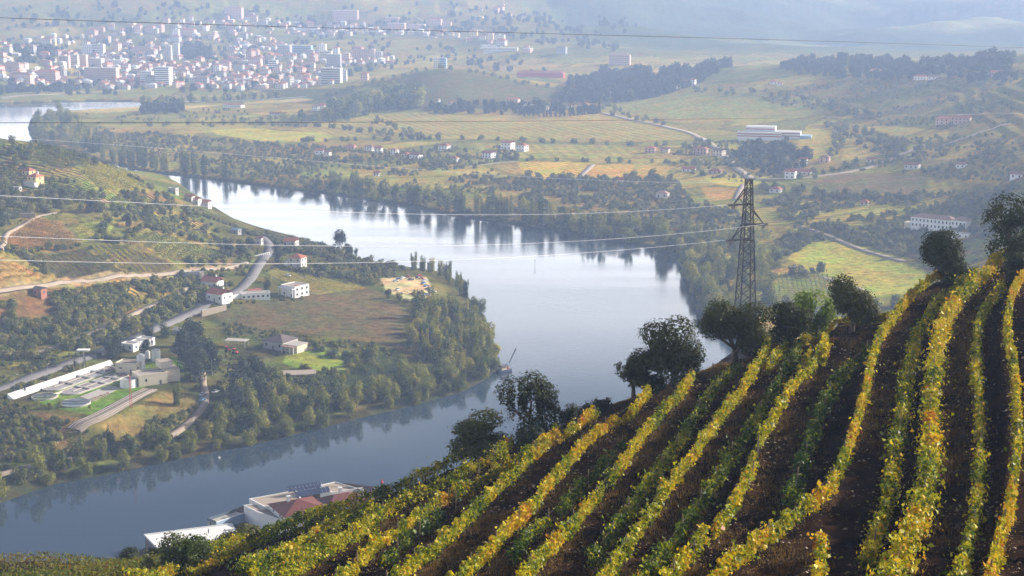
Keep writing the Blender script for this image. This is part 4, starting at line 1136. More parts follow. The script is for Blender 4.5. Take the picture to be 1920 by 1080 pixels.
# far rows of the same hill at the lower left corner of the picture
def hedge_rows(rows, gfun, w, h, step, size, per, cols, seed, name='vine_rows', mat='vine_mid', label='', parent=None, group=None):
    """many small bent leaf quads along row lines; rows = list of arrays of xy"""
    rs = np.random.default_rng(seed)
    P = []
    for r in rows:
        q, t, L = resample(np.asarray(r), step)
        if len(q) < 2: continue
        for k in range(per):
            P.append(np.c_[q + rs.normal(size=q.shape) * w * 0.5, np.full(len(q), 0.0)])
    P = np.concatenate(P)
    P = P[vnoise(P[:, 0] / 3, P[:, 1] / 3, seed) * 0.6 + rs.random(len(P)) * 0.4 > 0.22]
    z = gfun(P[:, 0], P[:, 1])
    P[:, 2] = z + rs.uniform(0.15, 1.0, len(P)) * h
    V, F = leaf_cloud(P, np.full(len(P), size), 1.2, 0.3, None, rs)
    m = arr_mesh(name, V, F)
    cols = np.array(cols); k = vnoise(P[:, 0] / 9, P[:, 1] / 9, seed + 1) * 0.7 + rs.random(len(P)) * 0.3
    k = np.clip((k - 0.15) / 0.7, 0, 0.999) * (len(cols) - 1); i = k.astype(int); f = (k - i)[:, None]
    c = cols[i] * (1 - f) + cols[np.minimum(i + 1, len(cols) - 1)] * f
    set_col(m, 'leafcol', np.repeat(c * rs.uniform(0.8, 1.2, len(P))[:, None], 4, 0))
    o = obj(name, m, M[mat], parent)
    return tag(o, label, None, group, 'stuff')
rows = []
for k in range(26):
    py = 1040 + k * 5.0
    pts = [ray_to(gzc, px, py + 14 - (px - 0) * 0.045, 140, 420) for px in range(-60, 300, 30)]
    pts = [p for p in pts if 150 < p[1] < 330]
    if len(pts) > 3: rows.append(pts)
rows = []
for k in range(30):
    Yr = 137 + k * 6.0
    xs_ = np.linspace(-0.36 * Yr, -0.20 * Yr, 20)
    rows.append(np.stack([xs_, Yr + xs_ * 0.35 + 15], 1))
hedge_rows(rows, gzc, 1.0, 1.5, 0.25, 0.16, 5, [(0.03, 0.06, 0.015), (0.08, 0.11, 0.02), (0.17, 0.17, 0.03), (0.14, 0.07, 0.02)], 5, label='low green and rust vine rows in the bottom corner above the river')

# ---- dry grass and weeds on the terraces
GP = []
for i in range(len(order) - 1):
    a, b = order[i], order[i + 1]
    Y_ = rng.uniform(72, 172, 3400)
    xa = row_x(a, Y_); xb = row_x(b, Y_)
    f = rng.beta(1.0, 1.9, len(Y_)) * 0.8
    x_ = xa + (xb - xa) * f
    k = vnoise(x_ / 3, Y_ / 6, 31) + rng.normal(size=len(Y_)) * 0.1 > 0.48
    GP.append(np.stack([x_[k], Y_[k]], 1))
GP = np.concatenate(GP)
gz_ = groundC(GP[:, 0], GP[:, 1])
# tufts: 3 blades each
n = len(GP)
rs = np.random.default_rng(55)
Vs = []
for b_ in range(4):
    a_ = rs.uniform(0, 6.28, n); L_ = rs.uniform(0.12, 0.42, n); wd = 0.022
    bx = GP[:, 0] + rs.normal(size=n) * .12; by = GP[:, 1] + rs.normal(size=n) * .12
    dx = np.cos(a_) * wd; dy = np.sin(a_) * wd; lx = rs.normal(size=n) * .14; ly = rs.normal(size=n) * .14
    Vs.append(np.stack([np.c_[bx - dx, by - dy, gz_ - .03], np.c_[bx + dx, by + dy, gz_ - .03], np.c_[bx + lx, by + ly, gz_ + L_]], 1))
Vs = np.concatenate(Vs).reshape(-1, 3)
mg = arr_mesh('grass', Vs, np.arange(len(Vs)).reshape(-1, 3))
tag(obj('grass', mg, M['drygrass']), 'dry tan grass tufts between the vine rows', None, None, 'stuff')

# fallen leaves under the rows and loose stones on the floors
rs = np.random.default_rng(66); LP = []
for key in list(MAIN) + ['i6', 'i7', 'i10', 'i12']:
    q, tt, L = resample(main_xy[key], 0.5); n_ = int(L * 16)
    k_ = rs.integers(0, len(q), n_); LP.append(q[k_] + rs.normal(size=(n_, 2)) * np.array([0.75, 0.5]))
LP = np.concatenate(LP); LP = np.c_[LP, groundC(LP[:, 0], LP[:, 1]) + 0.03]
V, F = leaf_cloud(LP, np.full(len(LP), 0.055), 1.1, 3.0, None, rs)
m = arr_mesh('leaves', V, F)
cc_ = np.array([(0.24, 0.16, 0.04), (0.20, 0.10, 0.04), (0.36, 0.28, 0.05), (0.12, 0.07, 0.04)])[rs.integers(0, 4, len(LP))]
set_col(m, 'leafcol', np.repeat(cc_, 4, 0))
tag(obj('leaves', m, M['vine_leaf']), 'fallen yellow and brown leaves lying under the vine rows', None, None, 'stuff')
SX = rs.uniform(-30, 62, 9000); SY = rs.uniform(70, 172, 9000); kk = (SX > row_x('r2', SY)) & (SX < row_x('r13', SY) + 3) & (vnoise(SX / 2, SY / 3, 8) > 0.5); SX, SY = SX[kk], SY[kk]
n_ = len(SX); sz_ = rs.uniform(0.04, 0.16, n_)[:, None, None]
oct_ = np.array([(1, 0, 0), (0, 1, 0), (-1, 0, 0), (0, -1, 0), (0, 0, .7), (0, 0, -.5)])
V = (oct_[None] * rs.uniform(.6, 1.3, (n_, 6, 3)) * sz_ + np.c_[SX, SY, groundC(SX, SY)][:, None, :]).reshape(-1, 3)
F = (np.array([(0, 1, 4), (1, 2, 4), (2, 3, 4), (3, 0, 4), (1, 0, 5), (2, 1, 5), (3, 2, 5), (0, 3, 5)])[None] + (np.arange(n_) * 6)[:, None, None]).reshape(-1, 3)
tag(obj('pebbles', arr_mesh('pebbles', V, F), M['stone']), 'loose schist stones scattered on the terrace floors', None, None, 'stuff')

# ---- scattered trees and shrubs of the valley -------------------------------------------------
rsT = np.random.default_rng(11)
MESH = {}
def variants(key, n, mat, *a, **k):
    MESH[key] = [make_crown(key, *a, rs=np.random.default_rng(900 + i * 13 + len(key)), **k) for i in range(n)]
    for m in MESH[key]: m.materials.append(M[mat])
MESH['willow'] = []
for i, (w_, h_, n_, kd) in enumerate(((8.0, 10.0, 1500, 'round'), (10.0, 8.5, 1700, 'round'), (6.5, 11.5, 1300, 'upright'), (9.0, 7.0, 1300, 'low'), (7.0, 12.5, 1500, 'round'), (5.5, 8.5, 1000, 'round'), (8.5, 11.0, 1400, 'upright'), (11.0, 10.0, 1900, 'round'))):
    m_ = make_crown('crown', w_, h_, n_, 0.38, np.random.default_rng(700 + i), kd, 0.3, 0.30); m_.materials.append(M['willow']); MESH['willow'].append(m_)
variants('poplar', 4, 'willow', 6.0, 14.0, 1500, 0.40, kind='upright', base=0.4)
variants('darktree', 4, 'darkleaf', 9.0, 12.0, 2000, 0.42, kind='round', base=0.3, gaps=0.3)
variants('cypress', 2, 'darkleaf', 2.6, 9.0, 500, 0.32, kind='column', base=0.1)
variants('olivebush', 6, 'grey_olive', 4.4, 3.6, 300, 0.42, kind='round')
variants('scrubbush', 5, 'scrub', 3.8, 2.6, 300, 0.36, kind='low')
variants('fartree', 4, 'darkleaf', 9.0, 8.0, 260, 0.95, kind='low')
variants('fargreen', 4, 'willow', 9.0, 9.0, 300, 0.9, kind='round')
trunk_mid = make_trunk('trunk', 0.28, 6.0, 6.0, np.random.default_rng(3), 4, 1)
trunk_mid.materials.append(M['bark'])

BUCKET = {}
def put(kind, name, label, cat, group, x, y, z, s, mesh, sz=1.0, trunk=False):
    BUCKET.setdefault(kind, []).append((s / y, name, label, cat, group, x, y, z, s, mesh, sz, trunk))
def scatter(kind, poly, count, s0, s1, name, label, cat, group, mesh, exact=None, trunk=False, clump=0.0, seed=0, gfun=None, sz=(0.85, 1.15)):
    """count plants inside a polygon given in photo pixels on the ground"""
    W = wp(poly) if exact is None else exact
    xs = [p[0] for p in W]; ys = [p[1] for p in W]
    rs = np.random.default_rng(1000 + seed)
    got = 0; tries = 0
    while got < count and tries < 60:
        x = rs.uniform(min(xs), max(xs), 400); y = rs.uniform(min(ys), max(ys), 400); tries += 1
        k = in_poly(x, y, W)
        if clump > 0: k &= fbm(x / 35, y / 35, 3, 70 + seed) > clump
        x, y = x[k], y[k]
        z = gz(x, y)
        ok = z > 0.25; x, y, z = x[ok], y[ok], z[ok]
        for i in range(len(x)):
            if got >= count: break
            s = rs.uniform(s0, s1)
            if rs.random() < 0.15: s *= rs.uniform(1.1, 1.6)
            put(kind, name, label, cat, group, x[i], y[i], z[i], s, MESH[mesh][int(rs.integers(len(MESH[mesh])))], rs.uniform(*sz), trunk)
            got += 1
def hedge(kind, line, step, s0, s1, name, label, cat, group, mesh, seed=0, jit=0.4, trunk=False, sz=(0.85, 1.15), skip=0.0):
    """plants set along a line of photo pixels on the ground, step in metres"""
    W = np.array(wp(line)); rs = np.random.default_rng(2000 + seed)
    q, t, L = resample(W, step)
    for p in q:
        if rs.random() < skip: continue
        x, y = p + rs.normal(size=2) * jit * step
        z = float(gz(x, y)[0])
        if z < 0.2: continue
        put(kind, name, label, cat, group, x, y, z, rs.uniform(s0, s1), MESH[mesh][int(rs.integers(len(MESH[mesh])))], rs.uniform(*sz), trunk)
# ================================================================== ROADS, TRACKS
ROADPTS = []
def strip(name, line, width, mat, label, up=0.3, kind='structure', step=4.0, gf=None, parent=None, off=0.0):
    W = np.array(wp(line)) if gf is None else np.array(line)
    q, t, L = resample(W, step)
    # light smoothing
    for _ in range(3):
        q[1:-1] = (q[:-2] + 2 * q[1:-1] + q[2:]) / 4
    tx = np.gradient(q[:, 0]); ty = np.gradient(q[:, 1]); ln = np.hypot(tx, ty) + 1e-9
    n = np.stack([-ty / ln, tx / ln], 1)
    ROADPTS.extend([(a, b, width / 2 + 1.5) for a, b in q])
    z = gz(q[:, 0], q[:, 1])
    for _ in range(4): z[1:-1] = (z[:-2] + 2 * z[1:-1] + z[2:]) / 4
    zl = np.maximum(z, np.maximum(gz(*(q + n * (off + width / 2)).T), gz(*(q + n * (off - width / 2)).T))) + up
    A = q + n * (off + width / 2); B = q + n * (off - width / 2)
    V = np.concatenate([np.c_[A, zl], np.c_[B, zl], np.c_[A + n * .4, zl - 1.6], np.c_[B - n * .4, zl - 1.6]])
    k = len(q); i = np.arange(k - 1)
    F = np.concatenate([np.stack([i, i + 1, k + i + 1, k + i], 1), np.stack([2 * k + i, 2 * k + i + 1, i + 1, i], 1), np.stack([k + i, k + i + 1, 3 * k + i + 1, 3 * k + i], 1)])[:, ::-1]
    o = obj(name, arr_mesh(name, V, F), M[mat], parent)
    if parent is None: tag(o, label, None, None, kind)
    return o, q, zl, n
strip('road', [(-60, 752), (0, 728), (60, 705), (120, 683), (180, 665)], 6, 'asphalt', 'grey road climbing past the treatment works')
strip('road', [(180, 665), (240, 640), (300, 612), (350, 590), (385, 572), (420, 556), (452, 540), (470, 522), (480, 503), (492, 488), (503, 474), (506, 462), (498, 452), (488, 446)], 6.5, 'asphalt', 'sunlit grey road winding between the white houses')
strip('path', [(-40, 556), (0, 548), (60, 540), (130, 528), (200, 521), (265, 516), (330, 512), (390, 505), (430, 502), (462, 492)], 3.6, 'dirt', 'pale track along the foot of the terraced vineyards')
strip('path', [(0, 470), (10, 438), (70, 405), (110, 398)], 3, 'dirt', 'dirt track above the orange vineyard')
strip('path', [(70, 660), (140, 640), (230, 600), (330, 552), (352, 540)], 4, 'dirt', 'overgrown dirt track crossing the scrub slope')
strip('path', [(318, 818), (345, 800), (368, 780), (384, 760), (386, 735), (378, 712), (380, 700)], 3.2, 'dirt', 'pale lane leading down from the parked cars to the river wood')
strip('path', [(0, 890), (60, 872), (150, 858)], 2.5, 'dirt', 'narrow footpath behind the river trees')
strip('path', [(330, 660), (345, 640), (352, 622)], 7, 'asphalt', 'shaded forecourt below the road')
strip('road', [(1130, 212), (1180, 224), (1240, 236), (1290, 248), (1320, 262), (1345, 280), (1365, 298), (1385, 318), (1410, 335)], 8, 'dirt', 'pale road across the far vineyards')
strip('road', [(1410, 335), (1500, 335), (1580, 325), (1650, 308), (1700, 285), (1740, 272)], 6, 'dirt', 'pale road rising towards the right hand hills')
strip('path', [(975, 303), (930, 306), (880, 312)], 5, 'dirt', 'pale farm track beside the orange field')
strip('path', [(1080, 338), (1112, 308)], 6, 'dirt', 'track dividing the two orange fields')
strip('path', [(1380, 374), (1395, 345)], 5, 'dirt', 'short farm track on the far plain')
strip('path', [(1500, 425), (1540, 438), (1620, 470), (1700, 492)], 5, 'dirt', 'farm track along the upper edge of the big green field')
strip('path', [(1620, 545), (1575, 528), (1540, 520)], 4, 'dirt', 'farm track between green field and planted rows')
strip('path', [(1760, 275), (1840, 248), (1900, 232)], 6, 'dirt', 'pale track on the right hand hill')
strip('road', [(0, 184), (90, 177), (150, 173), (250, 168)], 10, 'dirt', 'riverside embankment below the town')
strip('road', [(290, 192), (400, 190), (500, 186), (580, 181)], 9, 'concrete', 'pale riverside road in front of the town')
strip('path', [(780, 33), (850, 50), (925, 68)], 6, 'dirt', 'pale hillside road above the town')
strip('path', [(762, 62), (800, 66), (860, 72)], 7, 'dirt', 'white retaining road above the town')
# railway: two tracks, each with rails
rw = thing('railway', 'double railway line running past the treatment works', 'railway')
strip('track_bed', [(138, 806), (175, 785), (215, 764), (255, 742), (285, 728)], 8.0, 'ballast', '', 0.15, parent=rw)
for off in (-3.1, -1.6, 1.6, 3.1):
    strip('rail', [(138, 806), (175, 785), (215, 764), (255, 742), (285, 728)], 0.25, 'rail', '', 0.32, parent=rw, off=off)

# ================================================================== SCATTERED PLANTS
G1 = 'scrub bushes on the left hill'
scatter('scrub', [(0, 566), (130, 548), (330, 528), (440, 512), (420, 545), (370, 578), (300, 603), (200, 652), (100, 688), (0, 722)], 1000, 0.6, 1.6, 'bush', 'green scrub bush on the slope between the pale track and the road', 'bush', G1, 'scrubbush', seed=1, clump=0.40)
scatter('scrub', [(0, 275), (60, 280), (60, 400), (0, 430)], 110, 0.8, 1.6, 'bush', 'scrub bush at the far left of the hill beside the yellow house', 'bush', G1, 'scrubbush', seed=2)
scatter('olive', [(190, 362), (280, 362), (400, 410), (470, 440), (420, 470), (270, 430), (220, 410)], 150, 0.6, 1.2, 'olive_tree', 'small grey olive tree above the green hillside plot', 'tree', 'olive trees on the left hill', 'olivebush', seed=3, clump=0.40)
scatter('scrub', [(190, 362), (280, 362), (400, 410), (470, 440), (420, 470), (270, 430), (220, 410)], 90, 0.6, 1.2, 'bush', 'scrub bush among the olives of the left hill', 'bush', G1, 'scrubbush', seed=4, clump=0.38)
scatter('olive', [(60, 262), (180, 298), (240, 326), (230, 345), (160, 312), (60, 285)], 60, 0.8, 1.4, 'olive_tree', 'grey olive tree along the crest of the left hill', 'tree', 'olive trees on the left hill', 'olivebush', seed=5)
hedge('olive', [(0, 268), (60, 275), (110, 286), (180, 306), (240, 334), (285, 356), (345, 392), (400, 415)], 9, 0.9, 1.6, 'olive_tree', 'olive tree on the skyline of the left hill against the river', 'tree', 'olive trees on the left hill', 'olivebush', seed=6)
scatter('olive', [(440, 430), (520, 446), (600, 462), (640, 476), (600, 480), (520, 470), (500, 455)], 420, 0.6, 0.95, 'olive_tree', 'grey olive tree of the grove sloping to the river bend', 'tree', 'olive grove at the river bend', 'olivebush', seed=7)
scatter('olive', [(600, 480), (700, 492), (760, 505), (740, 520), (640, 505)], 90, 0.7, 1.2, 'olive_tree', 'grey olive tree beside the reeds north of the scrap yard', 'tree', 'olive grove at the river bend', 'olivebush', seed=8)
scatter('scrub', [(340, 500), (470, 470), (470, 510), (430, 545), (370, 570), (350, 540)], 150, 0.7, 1.4, 'bush', 'garden shrub around the two white houses with red roofs', 'bush', 'garden shrubs', 'scrubbush', seed=9)
scatter('scrub', [(60, 330), (200, 360), (190, 400), (60, 400)], 80, 0.7, 1.3, 'bush', 'scrub bush on the terrace below the yellow house', 'bush', G1, 'scrubbush', seed=10, clump=0.42)
scatter('olive', [(0, 340), (60, 360), (200, 365), (190, 398), (60, 398), (0, 420)], 70, 0.8, 1.4, 'olive_tree', 'grey olive tree below the yellow house', 'tree', 'olive trees on the left hill', 'olivebush', seed=11)
hedge('scrub', [(235, 452), (270, 425), (330, 440), (420, 470)], 5, 0.9, 1.5, 'bush', 'bush along the top of the green hillside plot', 'bush', G1, 'scrubbush', seed=12)
hedge('scrub', [(200, 410), (196, 452), (225, 460)], 4, 1.0, 1.6, 'bush', 'bush in the gully beside the yellow green plot', 'bush', G1, 'scrubbush', seed=13)
hedge('scrub', [(160, 465), (245, 515)], 6, 0.5, 0.9, 'bush', 'low bush on the path between the two striped plots', 'bush', G1, 'scrubbush', seed=14)
hedge('scrub', [(0, 468), (80, 467), (155, 463)], 4, 0.9, 1.5, 'bush', 'bush in the dark hedge under the orange plot', 'bush', G1, 'scrubbush', seed=15)
hedge('olive', [(40, 480), (80, 505), (100, 520)], 5, 1.0, 1.5, 'olive_tree', 'dark olive tree beside the golden plot at the left edge', 'tree', 'olive trees on the left hill', 'olivebush', seed=16)
scatter('scrub', [(0, 722), (160, 672), (200, 668), (60, 730), (10, 748)], 50, 0.5, 1.0, 'bush', 'low bush on the verge between road and treatment works', 'bush', 'verge shrubs', 'scrubbush', seed=17)
scatter('scrub', [(0, 800), (60, 775), (150, 800), (140, 850), (0, 870)], 150, 0.5, 1.1, 'bush', 'rusty scrub bush below the treatment works', 'bush', 'scrub below the treatment works', 'scrubbush', seed=18, clump=0.45)
scatter('scrub', [(170, 815), (300, 745), (380, 745), (340, 800), (240, 840)], 110, 0.5, 1.0, 'bush', 'low scrub bush between the railway and the river wood', 'bush', 'scrub below the treatment works', 'scrubbush', seed=19, clump=0.47)
lowpolys = [([(0, 735), (60, 775), (150, 800), (280, 745), (400, 740), (450, 790), (300, 850), (100, 885), (0, 915)], 500), ([(340, 720), (420, 650), (520, 700), (640, 700), (700, 745), (560, 790), (400, 830), (330, 810)], 420),
            ([(560, 630), (720, 650), (800, 600), (870, 590), (920, 660), (880, 710), (760, 740), (640, 720)], 420), ([(400, 520), (470, 470), (600, 470), (760, 505), (720, 545), (600, 500)], 220),
            ([(0, 640), (200, 560), (400, 530), (420, 560), (300, 600), (190, 655), (0, 725)], 500), ([(420, 590), (420, 640), (520, 640), (560, 625), (440, 612)], 70)]
for i, (pl, n_) in enumerate(lowpolys): scatter('under', pl, n_, 0.25, 0.7, 'bush', 'x', 'bush', 'x', 'scrubbush', seed=300 + i, sz=(0.7, 1.4))
scatter('under', [(0, 270), (60, 275), (180, 310), (270, 360), (400, 420), (450, 470), (330, 500), (200, 500), (0, 540)], 300, 0.2, 0.45, 'bush', 'x', 'bush', 'x', 'scrubbush', seed=320, clump=0.45)
# river wood of the near headland
GR = 'trees of the wooded headland'
bank_line = [(-40, 946), (0, 937), (60, 917), (120, 902), (200, 886), (300, 864), (400, 844), (500, 824), (600, 799), (700, 774), (800, 750), (870, 729), (915, 704), (932, 688)]
hedge('river', bank_line, 5.0, 0.5, 0.95, 'riverside_tree', 'bushy tree overhanging the water on the inside of the river bend', 'tree', GR, 'willow', seed=20, trunk=True)
hedge('river', [(0, 915), (100, 880), (200, 862), (300, 838), (400, 815), (500, 795), (600, 772), (700, 748), (800, 725), (880, 700)], 7, 0.6, 1.05, 'riverside_tree', 'tree in the second line behind the river bank', 'tree', GR, 'willow', seed=21, trunk=True)
hedge('river', [(0, 905), (60, 885), (130, 868), (200, 850)], 12, 0.6, 0.85, 'poplar_tree', 'upright poplar in the wood at the left edge of the picture', 'tree', GR, 'poplar', seed=22, trunk=True)
scatter('river', [(400, 800), (430, 760), (540, 752), (640, 745), (740, 725), (820, 700), (880, 690), (800, 735), (600, 780), (450, 815)], 85, 0.6, 1.05, 'riverside_tree', 'tree in the wood below the reed bed', 'tree', GR, 'willow', seed=23, trunk=True)
scatter('river', [(780, 690), (760, 650), (790, 610), (760, 570), (820, 560), (880, 585), (900, 625), (922, 670), (890, 700)], 66, 0.55, 1.0, 'riverside_tree', 'leafy tree on the rounded tip of the headland', 'tree', GR, 'willow', seed=24, trunk=True)
scatter('river', [(790, 690), (775, 640), (800, 600), (860, 580), (890, 610), (915, 670)], 24, 0.5, 0.85, 'poplar_tree', 'tall upright poplar on the headland tip', 'tree', GR, 'poplar', seed=25, trunk=True)
hedge('river', [(905, 690), (925, 672), (925, 650), (912, 625), (900, 608), (903, 592), (885, 572)], 5, 0.6, 0.95, 'riverside_tree', 'bushy tree along the outer edge of the headland', 'tree', GR, 'willow', seed=26, trunk=True)
hedge('river', [(740, 545), (765, 575), (795, 600), (820, 625)], 7, 0.5, 0.75, 'riverside_tree', 'tree in the hedge between the brown field and the scrap yard', 'tree', GR, 'willow', seed=27, trunk=True)
hedge('river', [(770, 505), (800, 508), (835, 520), (862, 545), (880, 565)], 6, 0.5, 0.9, 'riverside_tree', 'tall tree behind the scrap yard', 'tree', GR, 'poplar', seed=28, trunk=True)
hedge('river', [(640, 478), (700, 488), (760, 497), (800, 503)], 7, 0.5, 0.9, 'riverside_tree', 'round tree on the shore north of the scrap yard', 'tree', GR, 'willow', seed=29, trunk=True)
scatter('river', [(620, 712), (690, 665), (760, 688), (790, 715), (720, 735), (640, 735)], 26, 0.45, 0.7, 'riverside_tree', 'small tree around the reed bed', 'tree', GR, 'willow', seed=30, trunk=True)
hedge('scrub', [(590, 658), (640, 672), (700, 672), (730, 690)], 4, 1.0, 1.6, 'bush', 'dark hedge bush below the grey roofed house', 'bush', 'hedges around the brown field', 'scrubbush', seed=31)
hedge('scrub', [(430, 612), (480, 622), (520, 632), (600, 645), (690, 648), (740, 668)], 4.0, 0.6, 1.0, 'bush', 'bush of the hedge along the lower edge of the brown field', 'bush', 'hedges around the brown field', 'scrubbush', seed=32)
hedge('scrub', [(415, 575), (470, 568), (560, 560), (570, 545)], 4.0, 0.5, 0.9, 'bush', 'bush on the bank below the low white building', 'bush', 'hedges around the brown field', 'scrubbush', seed=33)
hedge('scrub', [(590, 500), (640, 515), (705, 535)], 3.5, 1.0, 1.5, 'bush', 'reddish green hedge bush behind the small striped vineyard', 'bush', 'hedges around the brown field', 'scrubbush', seed=34)
scatter('scrub', [(530, 505), (640, 490), (720, 505), (700, 525), (600, 520)], 60, 0.7, 1.3, 'bush', 'garden bush behind the house with the red roof', 'bush', 'garden shrubs', 'scrubbush', seed=35, clump=0.45)
scatter('scrub', [(500, 700), (560, 690), (640, 700), (620, 730), (520, 745), (470, 740)], 110, 0.7, 1.4, 'bush', 'bush around the pale concrete slab', 'bush', 'shrubs round the slab', 'scrubbush', seed=36)
scatter('reeds', [(640, 735), (700, 668), (760, 688), (790, 718), (720, 742)], 240, 0.7, 1.1, 'reeds', 'pale green reeds', 'reeds', 'reed bed', 'scrubbush', seed=37)
for (px, py, s, lab, cat_, mesh) in (
        (350, 690, 1.5, 'tallest dark tree of the clump beside the cream treatment building', 'tree', 'darktree'), (372, 672, 1.55, 'dark tall tree of the clump nearest the road', 'tree', 'darktree'),
        (392, 700, 1.35, 'dark tree in front of the red machinery yard', 'tree', 'darktree'), (368, 715, 1.35, 'dark tree at the foot of the tall clump', 'tree', 'darktree'), (355, 650, 1.2, 'dark tree behind the tall clump', 'tree', 'darktree'),
        (450, 745, 1.45, 'tall dark tree left of the concrete slab', 'tree', 'darktree'), (470, 730, 1.4, 'dark tree with two heads below the grey roofed house', 'tree', 'darktree'), (492, 765, 1.2, 'dark tree at the edge of the river wood', 'tree', 'darktree'),
        (440, 775, 1.1, 'dark tree over the pale lane', 'tree', 'darktree'), (205, 836, 1.0, 'pointed dark conifer below the railway', 'tree', 'cypress'), (212, 838, 0.8, 'small companion of the pointed conifer', 'tree', 'cypress'),
        (333, 760, 0.75, 'slim upright green tree beside the cream building', 'tree', 'poplar'), (270, 668, 0.7, 'dark bushy tree above the silo', 'tree', 'darktree'), (210, 672, 0.85, 'dark round tree behind the treatment works wall', 'tree', 'darktree'),
        (222, 665, 0.8, 'dark round tree beside the white sheds', 'tree', 'darktree'), (280, 640, 0.75, 'round tree by the white sheds', 'tree', 'darktree'), (310, 632, 0.75, 'green tree by the roadside opposite the sheds', 'tree', 'willow'),
        (636, 470, 1.25, 'lone tall poplar rising against the bright river', 'tree', 'darktree'), (625, 476, 0.55, 'rounded tree at the foot of the lone poplar', 'tree', 'darktree'), (655, 484, 0.85, 'broad dark tree beside the lone poplar', 'tree', 'darktree'),
        (522, 492, 0.75, 'dark tree between the road and the red roofed house', 'tree', 'darktree'), (518, 480, 0.7, 'dark tree behind the roadside house', 'tree', 'darktree'), (500, 548, 0.6, 'dark tree beside the flat roofed modern house', 'tree', 'darktree'),
        (503, 530, 0.55, 'green tree at the roadside bend', 'tree', 'willow'), (170, 400, 0.8, 'large dark tree on the middle terrace of the left hill', 'tree', 'darktree'), (240, 425, 0.75, 'dark tree in the hillside gully', 'tree', 'darktree'),
        (430, 478, 0.85, 'dark tree above the bend of the road', 'tree', 'darktree'), (450, 480, 0.9, 'dark tree beside the small red house', 'tree', 'darktree'), (470, 470, 0.75, 'dark tree over the roadside wall', 'tree', 'darktree'),
        (728, 560, 0.5, 'small dark tree at the gate of the scrap yard', 'tree', 'darktree'), (430, 618, 0.45, 'round tree beside the open shed', 'tree', 'willow'), (452, 618, 0.45, 'second round tree beside the open shed', 'tree', 'willow'),
        (72, 768, 0.42, 'round dark bush in front of the green basin', 'bush', 'willow'), (95, 766, 0.34, 'small round bush between the two round basins', 'bush', 'willow'), (110, 764, 0.38, 'dark bush touching the blue basin', 'bush', 'willow'), (168, 768, 0.28, 'small globe bush right of the blue basin', 'bush', 'willow'),
        (140, 690, 0.5, 'thin dark cypress beside the wall', 'tree', 'cypress'), (158, 684, 0.55, 'dark cypress near the canopy lamp', 'tree', 'cypress'), (47, 738, 0.45, 'small dark cypress by the road end of the white wall', 'tree', 'cypress'),
        (822, 700, 1.15, 'yellow green tree standing out on the headland', 'tree', 'willow'), (845, 690, 0.9, 'rounded tree left of the dredger', 'tree', 'willow')):
    x, y, z = hit(px, py)
    v = MESH[mesh][int(rsT.integers(len(MESH[mesh])))]
    t = thing(cat_ if cat_ == 'bush' else {'cypress': 'cypress_tree', 'poplar': 'poplar_tree', 'darktree': 'evergreen_tree', 'willow': 'broadleaf_tree'}[mesh], lab, cat_, (x, y, z - 0.2), rsT.uniform(0, 6.28))
    t.scale = (s, s, s)
    obj('crown', v, None, t)
    if cat_ == 'tree': obj('trunk', trunk_mid, None, t)
# far bank belt
GB = 'trees along the far river bank'
hedge('riverB', [(200, 300), (270, 316), (340, 324), (420, 334)], 11, 1.0, 1.7, 'poplar_tree', 'tall rounded poplar on the far bank behind the left hill', 'tree', GB, 'poplar', seed=40)
hedge('riverB', [(420, 334), (500, 344), (600, 356), (700, 370)], 12, 0.7, 1.2, 'riverside_tree', 'low tree on the far bank of the upper reach', 'tree', GB, 'willow', seed=41)
hedge('riverB', [(600, 354), (700, 366), (800, 384), (880, 402), (950, 412), (1000, 420)], 9, 1.0, 1.6, 'riverside_tree', 'tree on the far bank in the middle of the picture', 'tree', GB, 'willow', seed=42)
hedge('riverB', [(860, 398), (900, 404), (940, 408), (1000, 420), (1060, 432)], 10, 1.1, 1.7, 'poplar_tree', 'upright poplar mirrored in the river under the cable', 'tree', GB, 'poplar', seed=43)
hedge('riverB', [(1000, 424), (1060, 436), (1120, 444), (1200, 456), (1265, 474), (1290, 498)], 7.5, 1.0, 1.6, 'riverside_tree', 'tall leafy tree on the far bank left of the pylon', 'tree', GB, 'willow', seed=44)
hedge('riverB', [(1290, 498), (1302, 535), (1325, 575), (1350, 600), (1390, 625)], 5.5, 1.0, 1.5, 'riverside_tree', 'large rounded tree on the outer bank behind the pylon', 'tree', GB, 'willow', seed=45)
scatter('riverB', [(1290, 495), (1380, 480), (1460, 500), (1440, 540), (1450, 590), (1400, 640), (1330, 580)], 75, 0.8, 1.35, 'riverside_tree', 'tree of the wood behind the pylon', 'tree', GB, 'willow', seed=46)
scatter('riverB', [(1000, 420), (1200, 440), (1280, 470), (1400, 480), (1380, 450), (1200, 425), (1000, 405)], 90, 0.6, 1.15, 'riverside_tree', 'tree of the loose wood inland of the far bank', 'tree', GB, 'willow', seed=47)
scatter('riverB', [(58, 262), (62, 228), (120, 215), (150, 250), (180, 288), (120, 282)], 55, 1.1, 1.8, 'riverside_tree', 'big tree of the wooded spit in front of the upper river', 'tree', GB, 'willow', seed=48)
scatter('riverB', [(150, 250), (240, 300), (180, 290), (120, 262)], 30, 0.8, 1.3, 'riverside_tree', 'tree trailing off the wooded spit', 'tree', GB, 'poplar', seed=49)
